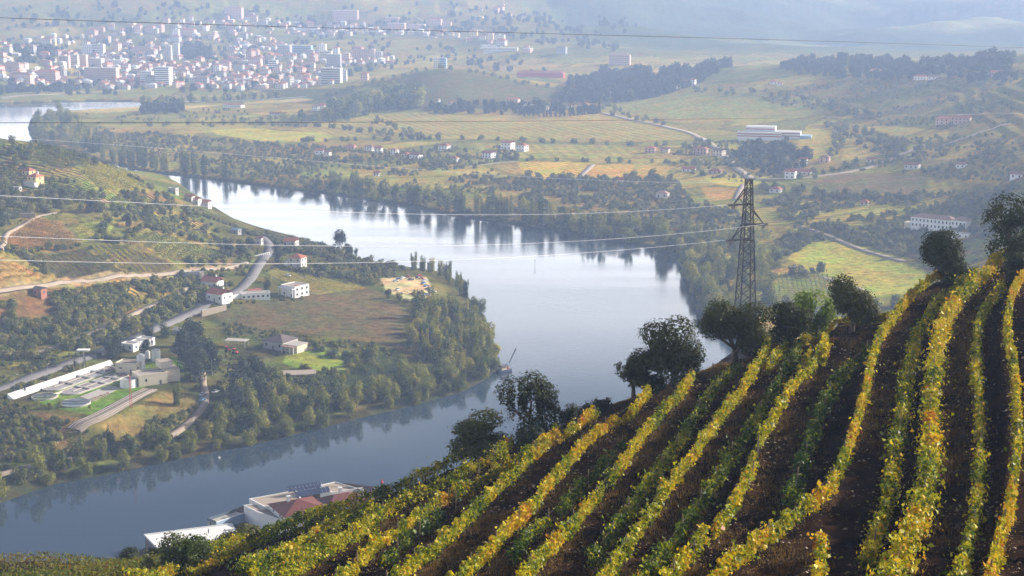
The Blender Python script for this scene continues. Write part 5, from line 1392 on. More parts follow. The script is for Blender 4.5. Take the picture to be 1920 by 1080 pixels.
# olive groves and bush belts of the far plain
GP_ = 'olive trees of the far plain'
for i, (poly, cnt, cl) in enumerate([
        ([(180, 240), (400, 262), (600, 275), (800, 290), (900, 310), (960, 335), (980, 400), (880, 395), (700, 362), (500, 338), (300, 315), (200, 290)], 1500, 0.47),
        ([(960, 335), (1260, 332), (1300, 380), (1400, 400), (1420, 470), (1280, 465), (1100, 440), (980, 400)], 1500, 0.42),
        ([(1260, 290), (1300, 262), (1480, 260), (1500, 330), (1440, 345), (1300, 330)], 260, 0.50),
        ([(1420, 370), (1560, 365), (1760, 362), (1900, 345), (1900, 420), (1720, 480), (1600, 430), (1480, 420)], 900, 0.46),
        ([(1440, 470), (1500, 420), (1600, 430), (1720, 480), (1650, 462), (1530, 450), (1480, 482)], 260, 0.42),
        ([(150, 215), (420, 205), (560, 222), (600, 240), (400, 240), (180, 232)], 160, 0.55),
        ([(1560, 250), (1700, 262), (1900, 250), (1910, 340), (1740, 328), (1560, 322), (1660, 300)], 420, 0.50),
        ([(700, 280), (970, 275), (975, 300), (900, 312), (720, 310)], 170, 0.50),
        ([(1400, 180), (1560, 215), (1900, 245), (1900, 150), (1600, 150)], 380, 0.52)]):
    scatter('olivefar', poly, int(cnt * 1.05), 0.45, 1.1, 'olive_tree', 'small grey green olive tree of the far plain', 'tree', GP_, 'olivebush', seed=60 + i, clump=cl - 0.06)
TL = 'trees lining the far fields'
for i, (line, st, a, b) in enumerate([
        ([(480, 235), (620, 240), (680, 248), (800, 262)], 11, 1.2, 2.0), ([(560, 268), (700, 262), (850, 262), (1000, 266), (1200, 272), (1320, 280)], 12, 1.2, 2.0),
        ([(960, 300), (1120, 304), (1270, 308), (1400, 312)], 10, 1.0, 1.8), ([(700, 225), (760, 245), (800, 262)], 12, 1.0, 1.8), ([(1250, 330), (1100, 342), (980, 334)], 8, 1.2, 2.2),
        ([(1575, 248), (1570, 270), (1555, 298)], 9, 1.1, 2.0), ([(1560, 235), (1620, 250), (1680, 275), (1700, 290)], 9, 1.2, 2.2), ([(1500, 340), (1600, 310), (1700, 285), (1800, 262)], 10, 1.1, 2.0),
        ([(1420, 355), (1550, 368), (1700, 372), (1750, 362)], 7, 1.2, 2.2), ([(1620, 455), (1700, 480), (1740, 490)], 8, 1.2, 2.0), ([(1130, 180), (1135, 205), (1170, 220), (1240, 232)], 12, 1.2, 2.0),
        ([(590, 187), (625, 178), (660, 166), (700, 155), (745, 145), (790, 134), (830, 129), (880, 135), (960, 151), (1050, 168), (1115, 188)], 9, 1.1, 2.0),
        ([(250, 240), (330, 236), (420, 232), (500, 226)], 13, 1.2, 2.0), ([(600, 300), (700, 306), (800, 312), (900, 316)], 10, 1.2, 2.0), ([(1440, 500), (1480, 520), (1560, 508)], 8, 1.0, 1.8),
        ([(1120, 176), (1300, 170), (1400, 178), (1560, 186)], 14, 1.2, 2.2), ([(1545, 196), (1600, 210), (1640, 224)], 10, 1.5, 2.5), ([(1430, 560), (1600, 600), (1700, 575)], 8, 1.2, 2.2)]):
    hedge('olivefar', line, st, a, b, 'olive_tree', 'tree in a line along the edge of a far field', 'tree', TL, 'olivebush', seed=90 + i, jit=0.5, skip=0.15)
# woods far off
GW = 'trees of the far woods'
scatter('far', [(1050, 190), (1060, 158), (1130, 146), (1240, 138), (1370, 124), (1300, 165), (1200, 188)], 420, 0.9, 1.7, 'woodland_tree', 'dark tree of the wooded knoll beyond the far plain', 'tree', GW, 'fartree', seed=120)
scatter('far', [(1440, 128), (1520, 113), (1650, 112), (1760, 116), (1900, 106), (1900, 150), (1700, 150), (1500, 140)], 460, 0.8, 1.3, 'woodland_tree', 'dark tree of the wood along the right hand ridge', 'tree', GW, 'fartree', seed=121, clump=0.35)
scatter('far', [(610, 226), (620, 205), (680, 200), (690, 222)], 40, 1.5, 2.2, 'woodland_tree', 'tall light green tree beside the white houses below the knoll', 'tree', GW, 'fargreen', seed=122)
scatter('far', [(690, 205), (700, 190), (790, 184), (795, 205)], 70, 1.4, 2.0, 'woodland_tree', 'tall tree of the long wood at the foot of the knoll', 'tree', GW, 'fargreen', seed=123)
hedge('far', [(270, 192), (330, 192), (400, 190), (460, 186), (530, 182)], 9, 0.8, 1.3, 'woodland_tree', 'green tree of the avenue along the town waterfront', 'tree', GW, 'fargreen', seed=124)
hedge('far', [(540, 228), (600, 226), (660, 226)], 11, 1.0, 1.5, 'woodland_tree', 'round tree before the white houses below the knoll', 'tree', GW, 'fargreen', seed=125)
scatter('far', [(340, 112), (345, 90), (390, 90), (395, 112)], 60, 1.2, 2.0, 'woodland_tree', 'dark tree of the town park', 'tree', GW, 'fartree', seed=126)
scatter('far', [(40, 118), (60, 88), (110, 96), (100, 120)], 70, 1.1, 1.8, 'woodland_tree', 'tree of the park at the left of the town', 'tree', GW, 'fartree', seed=127)
scatter('far', [(0, 168), (100, 165), (170, 165), (140, 172), (0, 180)], 60, 0.8, 1.3, 'woodland_tree', 'tree on the embankment below the town', 'tree', GW, 'fartree', seed=128)
scatter('far', [(0, 175), (0, 40), (500, 45), (800, 80), (950, 95), (1050, 140), (800, 120), (650, 150), (450, 175)], 620, 0.6, 1.2, 'woodland_tree', 'tree standing between the town houses', 'tree', GW, 'fartree', seed=129, clump=0.5)
scatter('far', [(800, 200), (1110, 200), (1120, 214), (1000, 216), (820, 214)], 120, 0.7, 1.2, 'woodland_tree', 'tree around the farm buildings below the knoll', 'tree', GW, 'fartree', seed=130)
scatter('far', [(1370, 295), (1400, 270), (1480, 275), (1530, 300), (1480, 330), (1420, 330)], 110, 0.6, 1.1, 'woodland_tree', 'tree beside the striped factory on the far plain', 'tree', GW, 'fartree', seed=131)
scatter('far', [(1240, 50), (1000, 20), (700, 10), (0, 20), (0, 60), (500, 45), (900, 70), (1150, 100)], 420, 0.8, 1.4, 'woodland_tree', 'tree on the misty slopes above the town', 'tree', GW, 'fartree', seed=132, clump=0.52)
scatter('far', [(250, 215), (340, 212), (345, 206), (280, 204)], 24, 1.0, 1.6, 'woodland_tree', 'dark tree on the sandy spit', 'tree', GW, 'fartree', seed=133)
hedge('cyp', [(985, 218), (1020, 219), (1060, 218), (1110, 214), (1125, 212)], 6, 1.2, 1.9, 'cypress_tree', 'dark cypress of the long row before the farm buildings', 'tree', 'cypresses of the farm', 'cypress', seed=134, jit=0.15)

# ================================================================== VINEYARDS in the middle distance
def vineyard(poly, ang, spacing, w, h, size, per, cols, seed, label, step=0.8):
    W = wp(poly); xs = [p[0] for p in W]; ys = [p[1] for p in W]
    cx, cyy = sum(xs) / len(xs), sum(ys) / len(ys)
    rad = max(max(xs) - min(xs), max(ys) - min(ys)) * 0.8
    ca, sa = math.cos(ang), math.sin(ang)
    rows = []
    for k in np.arange(-rad, rad, spacing):
        s = np.arange(-rad, rad, 2.0)
        x = cx + ca * s - sa * k; y = cyy + sa * s + ca * k
        m = in_poly(x, y, W)
        idx = np.where(m)[0]
        if len(idx) < 2: continue
        rows.append(np.stack([x[idx[0]:idx[-1] + 1], y[idx[0]:idx[-1] + 1]], 1))
    if rows: hedge_rows(rows, gz, w, h, step, size, per, cols, seed, label=label)
GRN = [(0.05, 0.08, 0.02), (0.12, 0.15, 0.03), (0.20, 0.20, 0.04)]
YEL = [(0.12, 0.14, 0.03), (0.28, 0.27, 0.04), (0.42, 0.36, 0.05)]
ORG = [(0.16, 0.14, 0.03), (0.38, 0.24, 0.04), (0.46, 0.22, 0.04)]
vineyard([(2, 452), (60, 407), (112, 418), (150, 455), (148, 461), (4, 460)], 0.10, 5.6, 0.8, 1.7, 0.38, 9, ORG, 31, 'orange autumn vine rows on the stepped plot of the left hill')
vineyard([(0, 482), (30, 494), (74, 520), (60, 527), (0, 532)], 1.25, 4.8, 0.8, 1.6, 0.34, 7, ORG, 32, 'golden vine rows running downhill at the left edge')
vineyard([(30, 474), (155, 468), (213, 500), (240, 513), (112, 520)], -0.95, 4.4, 0.6, 1.6, 0.32, 7, GRN, 33, 'dark green striped vine rows on the lower left hill')
vineyard([(162, 466), (215, 458), (328, 500), (248, 513)], -0.95, 4.4, 0.6, 1.6, 0.32, 7, YEL, 34, 'yellow green striped vine rows above the pale track')
vineyard([(140, 430), (205, 404), (218, 414), (194, 450), (157, 450)], 0.9, 3.4, 0.7, 1.5, 0.34, 6, YEL, 35, 'bright yellow green vines on the plot beside the gully')
vineyard([(238, 452), (272, 434), (415, 474), (398, 494), (332, 493)], 0.3, 5.2, 0.9, 1.7, 0.4, 8, [(0.08, 0.12, 0.03), (0.18, 0.20, 0.04), (0.28, 0.20, 0.05)], 36, 'green and rust vines on the wide hillside plot')
vineyard([(12, 278), (100, 278), (172, 297), (180, 312), (120, 319), (52, 300)], 0.05, 8.0, 0.9, 2.1, 0.5, 10, GRN, 37, 'green vine rows on the uppermost terraces of the left hill')
vineyard([(152, 324), (187, 306), (262, 340), (278, 360), (192, 360)], 0.1, 7.0, 0.9, 1.9, 0.46, 9, YEL, 38, 'dense green vines on the rounded shoulder of the left hill')
vineyard([(82, 330), (92, 330), (105, 345), (96, 348)], 0.6, 3, 0.5, 1.2, 0.34, 4, YEL, 39, 'small yellow plot beside the yellow house')
vineyard([(137, 342), (158, 340), (162, 350), (142, 352)], 0.6, 3, 0.5, 1.2, 0.34, 4, YEL, 40, 'tiny yellow plot on the middle terrace')
vineyard([(500, 516), (520, 508), (600, 522), (692, 543), (640, 547), (600, 550), (556, 538)], -0.9, 4.8, 0.55, 1.9, 0.30, 8, YEL, 41, 'short striped vineyard behind the flat roofed modern house')
vineyard([(32, 658), (138, 642), (148, 658), (22, 688)], 0.4, 2.5, 0.7, 1.2, 0.32, 3, GRN, 42, 'green bushy plot above the railway road')
vineyard([(1424, 530), (1450, 514), (1520, 509), (1568, 522), (1620, 560), (1590, 590), (1444, 596), (1428, 560)], 1.45, 3.0, 0.5, 1.3, 0.34, 3, [(0.10, 0.12, 0.04), (0.20, 0.22, 0.06)], 43, 'regular green vine rows behind the pylon')
vineyard([(1292, 296), (1380, 299), (1388, 312), (1300, 308)], 1.3, 5.0, 0.6, 1.6, 0.6, 3, GRN, 44, 'striped rows by the houses on the far plain')
vineyard([(1412, 430), (1445, 428), (1452, 448), (1418, 446)], 1.3, 4.0, 0.6, 1.5, 0.5, 3, GRN, 45, 'striped rows right of the pylon arm')
vineyard([(100, 358), (168, 372), (150, 394), (62, 391)], 0.15, 5.0, 0.8, 1.5, 0.36, 6, GRN, 46, 'green terrace rows below the yellow house')
vineyard([(270, 405), (330, 420), (400, 440), (420, 465), (300, 432), (262, 425)], 0.2, 6.0, 0.8, 1.7, 0.42, 8, YEL, 48, 'yellow vine terraces high on the slope towards the river')
vineyard([(5, 315), (45, 322), (48, 345), (5, 350)], 0.1, 4.5, 0.7, 1.4, 0.36, 6, GRN, 49, 'green vine terraces beside the yellow house')
vineyard([(205, 368), (262, 366), (330, 392), (262, 398), (210, 396)], 0.15, 4.6, 0.7, 1.4, 0.36, 6, GRN, 50, 'green terraces in the middle of the left hill')
vineyard([(0, 535), (20, 530), (90, 525), (60, 532)], 0.2, 3.0, 0.5, 1.2, 0.34, 2, ORG, 47, 'rusty vines along the pale track')
# ================================================================== BUILDINGS
pane_cache = {}
def win_mesh(w, h):
    k = (round(w, 2), round(h, 2))
    if k not in pane_cache: pane_cache[k] = MB().box(-w / 2, w / 2, -0.05, 0.03, -h / 2, h / 2).mesh('window')
    return pane_cache[k]
def place_window(parent, x, y, z, rz, w, h, mat='glass', name='window'):
    return obj(name, win_mesh(w, h), M[mat], parent, (x, y, z), rz)
def house(px, py, w, d, h, rz, label, wall='white', roof='gable', roofmat='roof', rh=2.2, nx=3, nf=2, ww=1.1, wh=1.3, name='house', cat='house', group=None, at=None, sink=4.0, door=True, chimney=False, side=True):
    x, y, z = hit(px, py) if at is None else at
    t = thing(name, label, cat, (x, y, z), R(rz), group)
    MB().box(-w / 2, w / 2, 0, d, -sink, h).build('wall', M[wall], t)
    if roof == 'gable': rf = MB().gable(-w / 2, w / 2, 0, d, h + 0.02, h + rh).build('roof', M[roofmat], t)
    elif roof == 'hip': rf = MB().hip(-w / 2, w / 2, 0, d, h + 0.02, h + rh).build('roof', M[roofmat], t)
    else:
        b = MB().box(-w / 2 + .3, w / 2 - .3, .3, d - .3, h - 0.1, h + 0.12); rf = b.build('roof', M[roofmat], t)
        p = MB(); p.box(-w / 2 - .05, w / 2 + .05, -.05, .3, h + .003, h + .55); p.box(-w / 2 - .05, w / 2 + .05, d - .3, d + .05, h + .003, h + .55)
        p.box(-w / 2 - .05, -w / 2 + .3, .3, d - .3, h + .003, h + .55); p.box(w / 2 - .3, w / 2 + .05, .3, d - .3, h + .003, h + .55)
        p.build('parapet', M[wall], t)
    if chimney: MB().box(w * .2, w * .2 + .7, d * .5, d * .5 + .7, h + rh * .4, h + rh + .9).build('chimney', M['white'], rf)
    fh = h / nf
    for f in range(nf):
        zc = fh * f + fh * 0.55
        for i in range(nx):
            xx = -w / 2 + w * (i + 0.5) / nx
            if door and f == 0 and i == nx // 2:
                place_window(t, xx, 0, 1.05, 0, 1.0, 2.1, 'shutter', 'door'); continue
            place_window(t, xx, 0, zc, 0, ww, wh)
        if side:
            n2 = max(1, int(d / 4))
            for i in range(n2):
                yy = d * (i + 0.5) / n2
                place_window(t, w / 2, yy, zc, R(90), ww, wh)
                place_window(t, -w / 2, yy, zc, R(-90), ww, wh)
    return t
# --- left hill and the road settlement
h1 = house(60, 349, 8, 7.5, 6.5, -28, 'tall yellow house with a red tiled roof alone on the left hill', 'yellow', 'hip', 'roof', 2.2, 2, 2, chimney=True)
MB().box(-5.2, 5.0, -2.6, -0.003, -4, 2.6).build('terrace_base', M['white'], h1)
MB().box(-5.2, 5.0, -2.75, -2.62, 2.6, 3.5).build('balcony_rail', M['white'], h1)
house(48, 328, 7, 6, 3.2, -28, 'low red roofed wing behind the yellow house', 'yellow', 'hip', 'roof', 1.8, 2, 1)
house(30, 358, 5, 3, 2.2, -20, 'tiny white roofed hut below the yellow house', 'white2', 'flat', 'concrete', 0, 1, 1, door=False)
t = thing('wall', 'pale stone retaining wall over the orange vineyard', 'wall', hit(40, 407), R(12)); MB().box(-8.5, 8.5, 0, 1.0, -2, 2.2).build('wall_face', M['stone'], t)
MB().box(-8.7, 8.7, -.15, 1.1, 2.203, 2.4).build('coping', M['concrete'], t)
house(70, 556, 5.5, 4.5, 4.0, -25, 'small brick hut with a dark roof beside the pale track', 'brick', 'gable', 'roof_dark', 1.2, 2, 1, name='hut', cat='hut')
house(392, 541, 11, 8, 4.2, -20, 'white house with a bright red roof, the upper of the roadside pair', 'white', 'gable', 'roof', 2.6, 3, 1, chimney=True)
h4 = house(402, 567, 12, 9, 5.2, -33, 'white house with half red and half dark roof, the lower of the roadside pair', 'white', 'gable', 'roof', 2.4, 3, 1, chimney=True)
MB().box(-10.5, -6.03, 1.5, 8, -3, 3.2).build('side_wing', M['white'], h4); MB().gable(-10.5, -6.5, 1.5, 8, 3.22, 4.9).build('wing_roof', M['roof_dark'], h4)
t = thing('wall', 'white roadside garden wall below the red roofed pair', 'wall', hit(432, 560), R(48)); MB().box(-12, 12, 0, .4, -1.5, 1.9).build('wall_face', M['white'], t); MB().box(-12.1, 12.1, -.1, .5, 1.903, 2.05).build('coping', M['concrete'], t)
t = thing('wall', 'ochre stone wall holding up the road beside the brown field', 'wall', hit(402, 588), R(50)); MB().box(-9, 9, 0, .8, -2.0, 3.2).build('wall_face', M['stone'], t); MB().box(-9.1, 9.1, -.1, .9, 3.203, 3.4).build('coping', M['concrete'], t)
t = thing('wall', 'white slatted balustrade on the inside of the road bend', 'wall', hit(488, 480), R(62)); b = MB().box(-11, 11, 0, .3, .9, 1.1); b.build('rail', M['white'], t)
post = MB().box(-.25, .25, 0, .3, -1, .9).mesh('post')
for i in range(10): obj('post', post, M['white'], t, (-10.5 + i * 2.33, 0, 0))
h6 = house(552, 502, 9.5, 9, 6.5, -18, 'two storey white house with a pink hipped roof beside the striped vineyard', 'white2', 'hip', 'roof', 2.3, 2, 2)
MB().box(-8.0, -4.78, 1, 7, -3, 3.2).build('annex', M['white'], h6)
house(542, 464, 9, 8, 4.5, -15, 'white and blue house with a low red roof above the olive grove', 'white2', 'gable', 'roof', 2.2, 3, 1)
house(484, 459, 4.5, 4, 4.5, -15, 'little white house with a red roof at the top of the road', 'white2', 'gable', 'roof', 1.4, 1, 1)
h8 = house(540, 556, 12, 12, 6.2, -38, 'flat roofed modern white house with a deep shaded porch', 'white', 'flat', 'roof_flat', 0, 2, 2, ww=1.6)
MB().box(-6.4, 6.4, -2.4, -0.003, 5.2, 5.6).build('porch_roof', M['white'], h8)
for xx in (-6.0, -0.2, 5.7): MB().box(xx, xx + .35, -2.3, -1.95, -2, 5.197).build('porch_column', M['white'], h8)
MB().box(1, 4.5, 4, 6.5, 6.33, 6.6).build('roof_hatch', M['roof_old'], h8)
h9 = house(480, 562, 17, 6.5, 3.6, 18, 'long low white building with a row of square windows facing the brown field', 'white', 'flat', 'roof_flat', 0, 6, 1, door=False, ww=1.3, wh=1.2)
MB().gable(-3, 4, 6.6, 12, 3.6, 5.0).build('rear_roof', M['roof'], h9)
h10 = house(512, 656, 13, 13, 4.6, -30, 'grey roofed farmhouse with a blue door at the corner of the brown field', 'white2', 'hip', 'roof_dark', 2.8, 3, 1)
MB().box(6.53, 15, 1, 10, -3, 3.4).build('annex', M['cream'], h10); MB().box(6.4, 15.4, .6, 10.4, 3.42, 3.7).build('annex_roof', M['concrete'], h10)
for xx in (7, 9.5, 12, 14.4): MB().box(xx, xx + .35, -1.8, -1.5, -3, 3.2).build('porch_column', M['white'], h10)
MB().box(6.6, 15.2, -2.1, .57, 3.22, 3.4).build('porch_roof', M['roof_old'], h10)
t = thing('slab', 'bare pale concrete slab in the bushes below the farmhouse', 'slab', hit(558, 704), R(8)); MB().box(-9, 9, -4, 5, -2, 1.1).build('slab_base', M['stone'], t); MB().box(-9.3, 9.3, -4.3, 5.3, 1.103, 1.5).build('slab_top', M['roof_flat'], t)
t = thing('shed', 'open shed with a pale flat roof over red machinery', 'shed', hit(440, 652), R(-12))
MB().box(-6, 6, 0, 6, 3.4, 3.7).build('roof', M['concrete'], t)
for xx in (-5.7, 0, 5.4): 
    for yy in (.2, 5.5): MB().box(xx, xx + .25, yy, yy + .25, -1, 3.397).build('post', M['grey'], t)
for (px, py, lab, rz) in ((428, 660, 'red tractor parked under the open shed', 10), (442, 664, 'second red machine at the mouth of the open shed', -20), (402, 662, 'orange red excavator standing left of the open shed', 35)):
    t = thing('tractor', lab, 'tractor', hit(px, py), R(rz))
    MB().box(-1.6, 1.2, -.6, .6, .8, 1.6).build('body', M['red'], t); MB().box(-1.5, -.2, -.7, .7, 1.603, 2.8).build('cab', M['glass'], t); MB().box(-1.6, -.1, -.8, .8, 2.803, 2.95).build('cab_roof', M['red'], t)
    for (wx, wr) in ((-1.0, .8), (.9, .5)):
        for wy in (-.85, .85):
            b = MB(); b.beam((wx, wy - .15, wr), (wx, wy + .15, wr), wr, 12); b.build('wheel', M['tyre'], t)
for (px, py, w, lab) in ((352, 378, 7, 'riverside house with a red roof seen over the crest, left one'), (365, 383, 6, 'small red roofed riverside house in the middle of the three'), (382, 388, 8, 'red roofed riverside house beside the thin pole, last of the three')):
    house(px, py, w, 6, 4, -20, lab, 'white2', 'gable', 'roof', 1.8, 2, 1)
house(322, 362, 7, 5, 3.5, -20, 'pale grey hut on the crest above the river', 'grey', 'flat', 'concrete', 0, 2, 1)
house(440, 438, 6, 4, 3, -30, 'small green roofed shelter on the path to the river', 'grey', 'gable', 'blue', 1, 1, 1, name='shelter', cat='shelter')
t = thing('wall', 'grey arched retaining wall under the pale track', 'wall', hit(345, 520), R(8)); MB().box(-12, 12, 0, 1, -4, 3.0).build('wall_face', M['grey'], t); MB().box(-12.2, 12.2, -.2, 1.1, 3.003, 3.4).build('coping', M['concrete'], t)
MB().box(9.5, 11, -1.6, -.003, -4, 2.9).build('buttress', M['cream'], t)
# white sheds and tanks near the treatment works
for i, (px, py, w, lab) in enumerate(((238, 657, 8, 'white flat roofed shed, nearest of the three beside the road'), (254, 652, 6, 'white flat roofed shed in the middle of the three'), (268, 647, 8, 'white flat roofed shed furthest along the road'))):
    house(px, py, w, 5, 3.0, -25, lab, 'white', 'flat', 'concrete', 0, 2, 1, name='shed', cat='shed', door=False)
house(333, 628, 6, 5, 2.6, -20, 'small grey roofed kiosk by the road', 'white2', 'gable', 'grey', 1, 1, 1)
# --- treatment works (level yard)
def PP(px, py, z=PLANT_Z): return PZ(px, py, z)
A = Vector(PP(26, 749)); B = Vector(PP(214, 684))
ax = (B - A).normalized(); rzp = math.atan2(ax.y, ax.x); Lw = (B - A).length
t = thing('wall', 'long sloping white wall glaring in the sun along the treatment works', 'wall', A, rzp)
b = MB(); b.quad((0, 0, .02), (Lw, 0, .02), (Lw, 2.2, 2.2), (0, 3.4, 2.2)); b.quad((0, 3.4, 2.2), (Lw, 2.2, 2.2), (Lw, 2.6, 2.2), (0, 3.9, 2.2)); b.quad((0, 3.9, 2.2), (Lw, 2.6, 2.2), (Lw, 2.6, -1), (0, 3.9, -1)); b.poly([(0, 0, -1), (0, 0, .02), (0, 3.4, 2.2), (0, 3.9, 2.2), (0, 3.9, -1)]); b.poly([(Lw, 0, -1), (Lw, 2.6, -1), (Lw, 2.6, 2.2), (Lw, 2.2, 2.2), (Lw, 0, .02)])
b.build('wall_face', M['white'], t)
def stadium(L, Rr, n=14):
    pts = []
    for i in range(n + 1):
        a = -math.pi / 2 + math.pi * i / n; pts.append((L / 2 + Rr * math.cos(a), Rr * math.sin(a)))
    for i in range(n + 1):
        a = math.pi / 2 + math.pi * i / n; pts.append((-L / 2 + Rr * math.cos(a), Rr * math.sin(a)))
    return pts
def stad_wall(b, L, ro, ri, z0, z1):
    o, i_ = stadium(L, ro), stadium(L, ri); n = len(o)
    for k in range(n):
        j = (k + 1) % n
        b.quad((*o[k], z0), (*o[j], z0), (*o[j], z1), (*o[k], z1)); b.quad((*o[k], z1), (*o[j], z1), (*i_[j], z1), (*i_[k], z1)); b.quad((*i_[k], z1), (*i_[j], z1), (*i_[j], z0), (*i_[k], z0))
for (pa, pb, rad, lab) in (((100, 728), (196, 694), 5.2, 'long brown oxidation basin beside the sloping white wall'), ((135, 736), (222, 706), 4.6, 'long brown oxidation basin nearer the pale yard')):
    a_, b_ = Vector(PP(*pa)), Vector(PP(*pb)); mid = (a_ + b_) / 2; L_ = (b_ - a_).length
    t = thing('settling_basin', lab, 'basin', mid, math.atan2(b_.y - a_.y, b_.x - a_.x))
    b = MB(); stad_wall(b, L_, rad + .45, rad, -1, .7); b.build('rim', M['concrete'], t)
    MB().poly([(*p, .42) for p in stadium(L_, rad + .01)]).build('water', M['sludge'], t)
    MB().box(-L_ / 2 + .5, L_ / 2 - .5, -.3, .3, .2, .75).build('dividing_wall', M['concrete'], t)
    for kx in (-.28, .05, .33): MB().box(L_ * kx, L_ * kx + 1.4, -rad, rad, .76, .95).build('walkway', M['grey'], t)
for (px, py, r, mat, lab) in ((84, 745, 5.6, 'green_water', 'round green settling tank at the end of the white wall'), (141, 757, 6.6, 'tank_water', 'round blue grey settling tank, the larger of the two')):
    t = thing('settling_tank', lab, 'tank', PP(px, py))
    MB().ring(0, 0, -1, .8, r + .4, r).build('rim', M['concrete'], t)
    MB().cyl(0, 0, -.9, .5, r + .02, n=32).build('water', M[mat], t)
    MB().box(-r, r, -.45, .45, .82, 1.0).build('bridge', M['grey'], t); MB().cyl(0, 0, .5, .8, .7, n=10).build('centre_column', M['concrete'], t)
    for s_ in (-.45, .4): MB().box(-r, r, s_, s_ + .05, 1.01, 1.6).build('handrail', M['grey'], t)
t = thing('storage_tank', 'squat white round tank in front of the cream building', 'tank', PP(241, 725)); MB().cyl(0, 0, -.5, 3.6, 3.9, n=24).build('tank_wall', M['white'], t); MB().ring(0, 0, 3.603, 4.1, 3.95, 3.6, 24).build('rim', M['white2'], t); MB().cyl(0, 0, 3.603, 3.7, 3.55, n=24).build('cover', M['grey'], t)
for (px, py, r, h, lab) in ((265, 695, 2.0, 8.0, 'tall white cylindrical silo beside the cream buildings'), (293, 676, 2.2, 5.5, 'shorter white silo behind the tall one'), (277, 672, 1.2, 3.5, 'small white vessel between the two silos')):
    t = thing('silo', lab, 'silo', PP(px, py)); MB().cyl(0, 0, -.5, h, r, n=20).build('silo_wall', M['white'], t); MB().cyl(0, 0, h + .003, h + .5, r * 1.03, r * .5, n=20).build('silo_cap', M['white2'], t)
    lad = MB(); lad.box(-.25, -.2, -r - .2, -r - .1, 0, h); lad.box(.2, .25, -r - .2, -r - .1, 0, h); 
    for k in range(int(h * 2)): lad.box(-.2, .2, -r - .18, -r - .12, k * .5 + .2, k * .5 + .26)
    lad.build('ladder', M['grey'], t)
house(235, 700, 11, 8, 4.6, -14, 'cream pump building with a flat roof left of the tall silo', 'cream', 'flat', 'roof_flat', 0, 2, 1, ww=1.8, wh=.6, at=PP(236, 700), name='pump_building', cat='building')
hb = house(300, 712, 14, 10, 5.0, 32, 'large cream control building with an angled wing', 'cream', 'flat', 'roof_flat2', 0, 2, 1, ww=1.0, at=PP(288, 722), name='control_building', cat='building')
MB().box(7.03, 14, 2, 11, -1, 5.6).build('wing', M['cream'], hb); MB().box(6.9, 14.2, 1.8, 11.2, 5.603, 5.9).build('wing_roof', M['roof_flat'], hb)
MB().box(6, 12, 6, 13, 5.91, 8.6).build('upper_storey', M['cream'], hb); MB().box(5.8, 12.2, 5.8, 13.2, 8.603, 8.9).build('upper_roof', M['roof_flat'], hb)
t = thing('yard', 'pale concrete yard between the basins and the round tank', 'yard', PP(195, 735)); 
yp = [Vector(PP(*p)) - t.location for p in ((150, 744), (205, 722), (225, 728), (178, 752))]
MB().prism([(p.x, p.y) for p in yp], -.5, .12).build('yard_surface', M['concrete'], t)
for i in range(6):
    q = PP(172 + i * 6, 752 - i * 2.2); t = thing('material_bin', 'low cream bins of building material before the pale yard', 'bin', q, 0.3, 'material bins'); MB().box(-.9, .9, -.8, .8, 0, .9).build('bin_wall', M['cream'], t); MB().box(-.7, .7, -.6, .6, .903, 1.2).build('filling', M['brick'] if i % 2 else M['stone'], t)
t = thing('wall', 'low cream wall behind the material bins', 'wall', PP(105, 742), rzp); MB().box(-4, 4, 0, .4, -.5, 1.3).build('wall_face', M['cream'], t)
t = thing('light_mast', 'mast with a wide pale canopy above the road', 'mast', hit(158, 690)); MB().cyl(0, 0, -1, 9, .18, .12, 8).build('pole', M['grey'], t); MB().box(-3, 3, -1.6, 1.6, 9.003, 9.5).build('canopy', M['white'], t)
lamp_src = None
for (px, py) in ((28, 735), (90, 715), (60, 722), (150, 692), (180, 672), (300, 622), (410, 575), (430, 560), (462, 545), (380, 600), (398, 705), (332, 500)):
    x, y, z = hit(px, py)
    if lamp_src is None:
        lamp_src = thing('street_lamp', 'thin grey lamp post beside the valley road', 'street lamp', (x, y, z), .3, 'roadside lamp posts')
        MB().cyl(0, 0, -.5, 8, .11, .07, 6).build('pole', M['grey'], lamp_src); MB().beam((0, 0, 7.9), (1.5, 0, 8.3), .05).build('arm', M['grey'], lamp_src); MB().box(1.2, 2.0, -.15, .15, 8.2, 8.35).build('lamp_head', M['white'], lamp_src)
    else: copy_tree(lamp_src, (x, y, z), rsT.uniform(0, 3))
t = thing('lattice_mast', 'thin red and white lattice mast beside the railway', 'mast', hit(246, 765)); 
b = MB()
for (sx_, sy_2) in ((-.5, -.5), (.5, -.5), (.5, .5), (-.5, .5)): b.beam((sx_, sy_2, 0), (sx_ * .3, sy_2 * .3, 16), .06)
for k in range(16): b.beam((-.5 + .02 * k, -.5 + .02 * k, k), (.48 - .02 * k, -.5 + .02 * k, k + 1), .035)
b.build('lattice', M['red'], t)
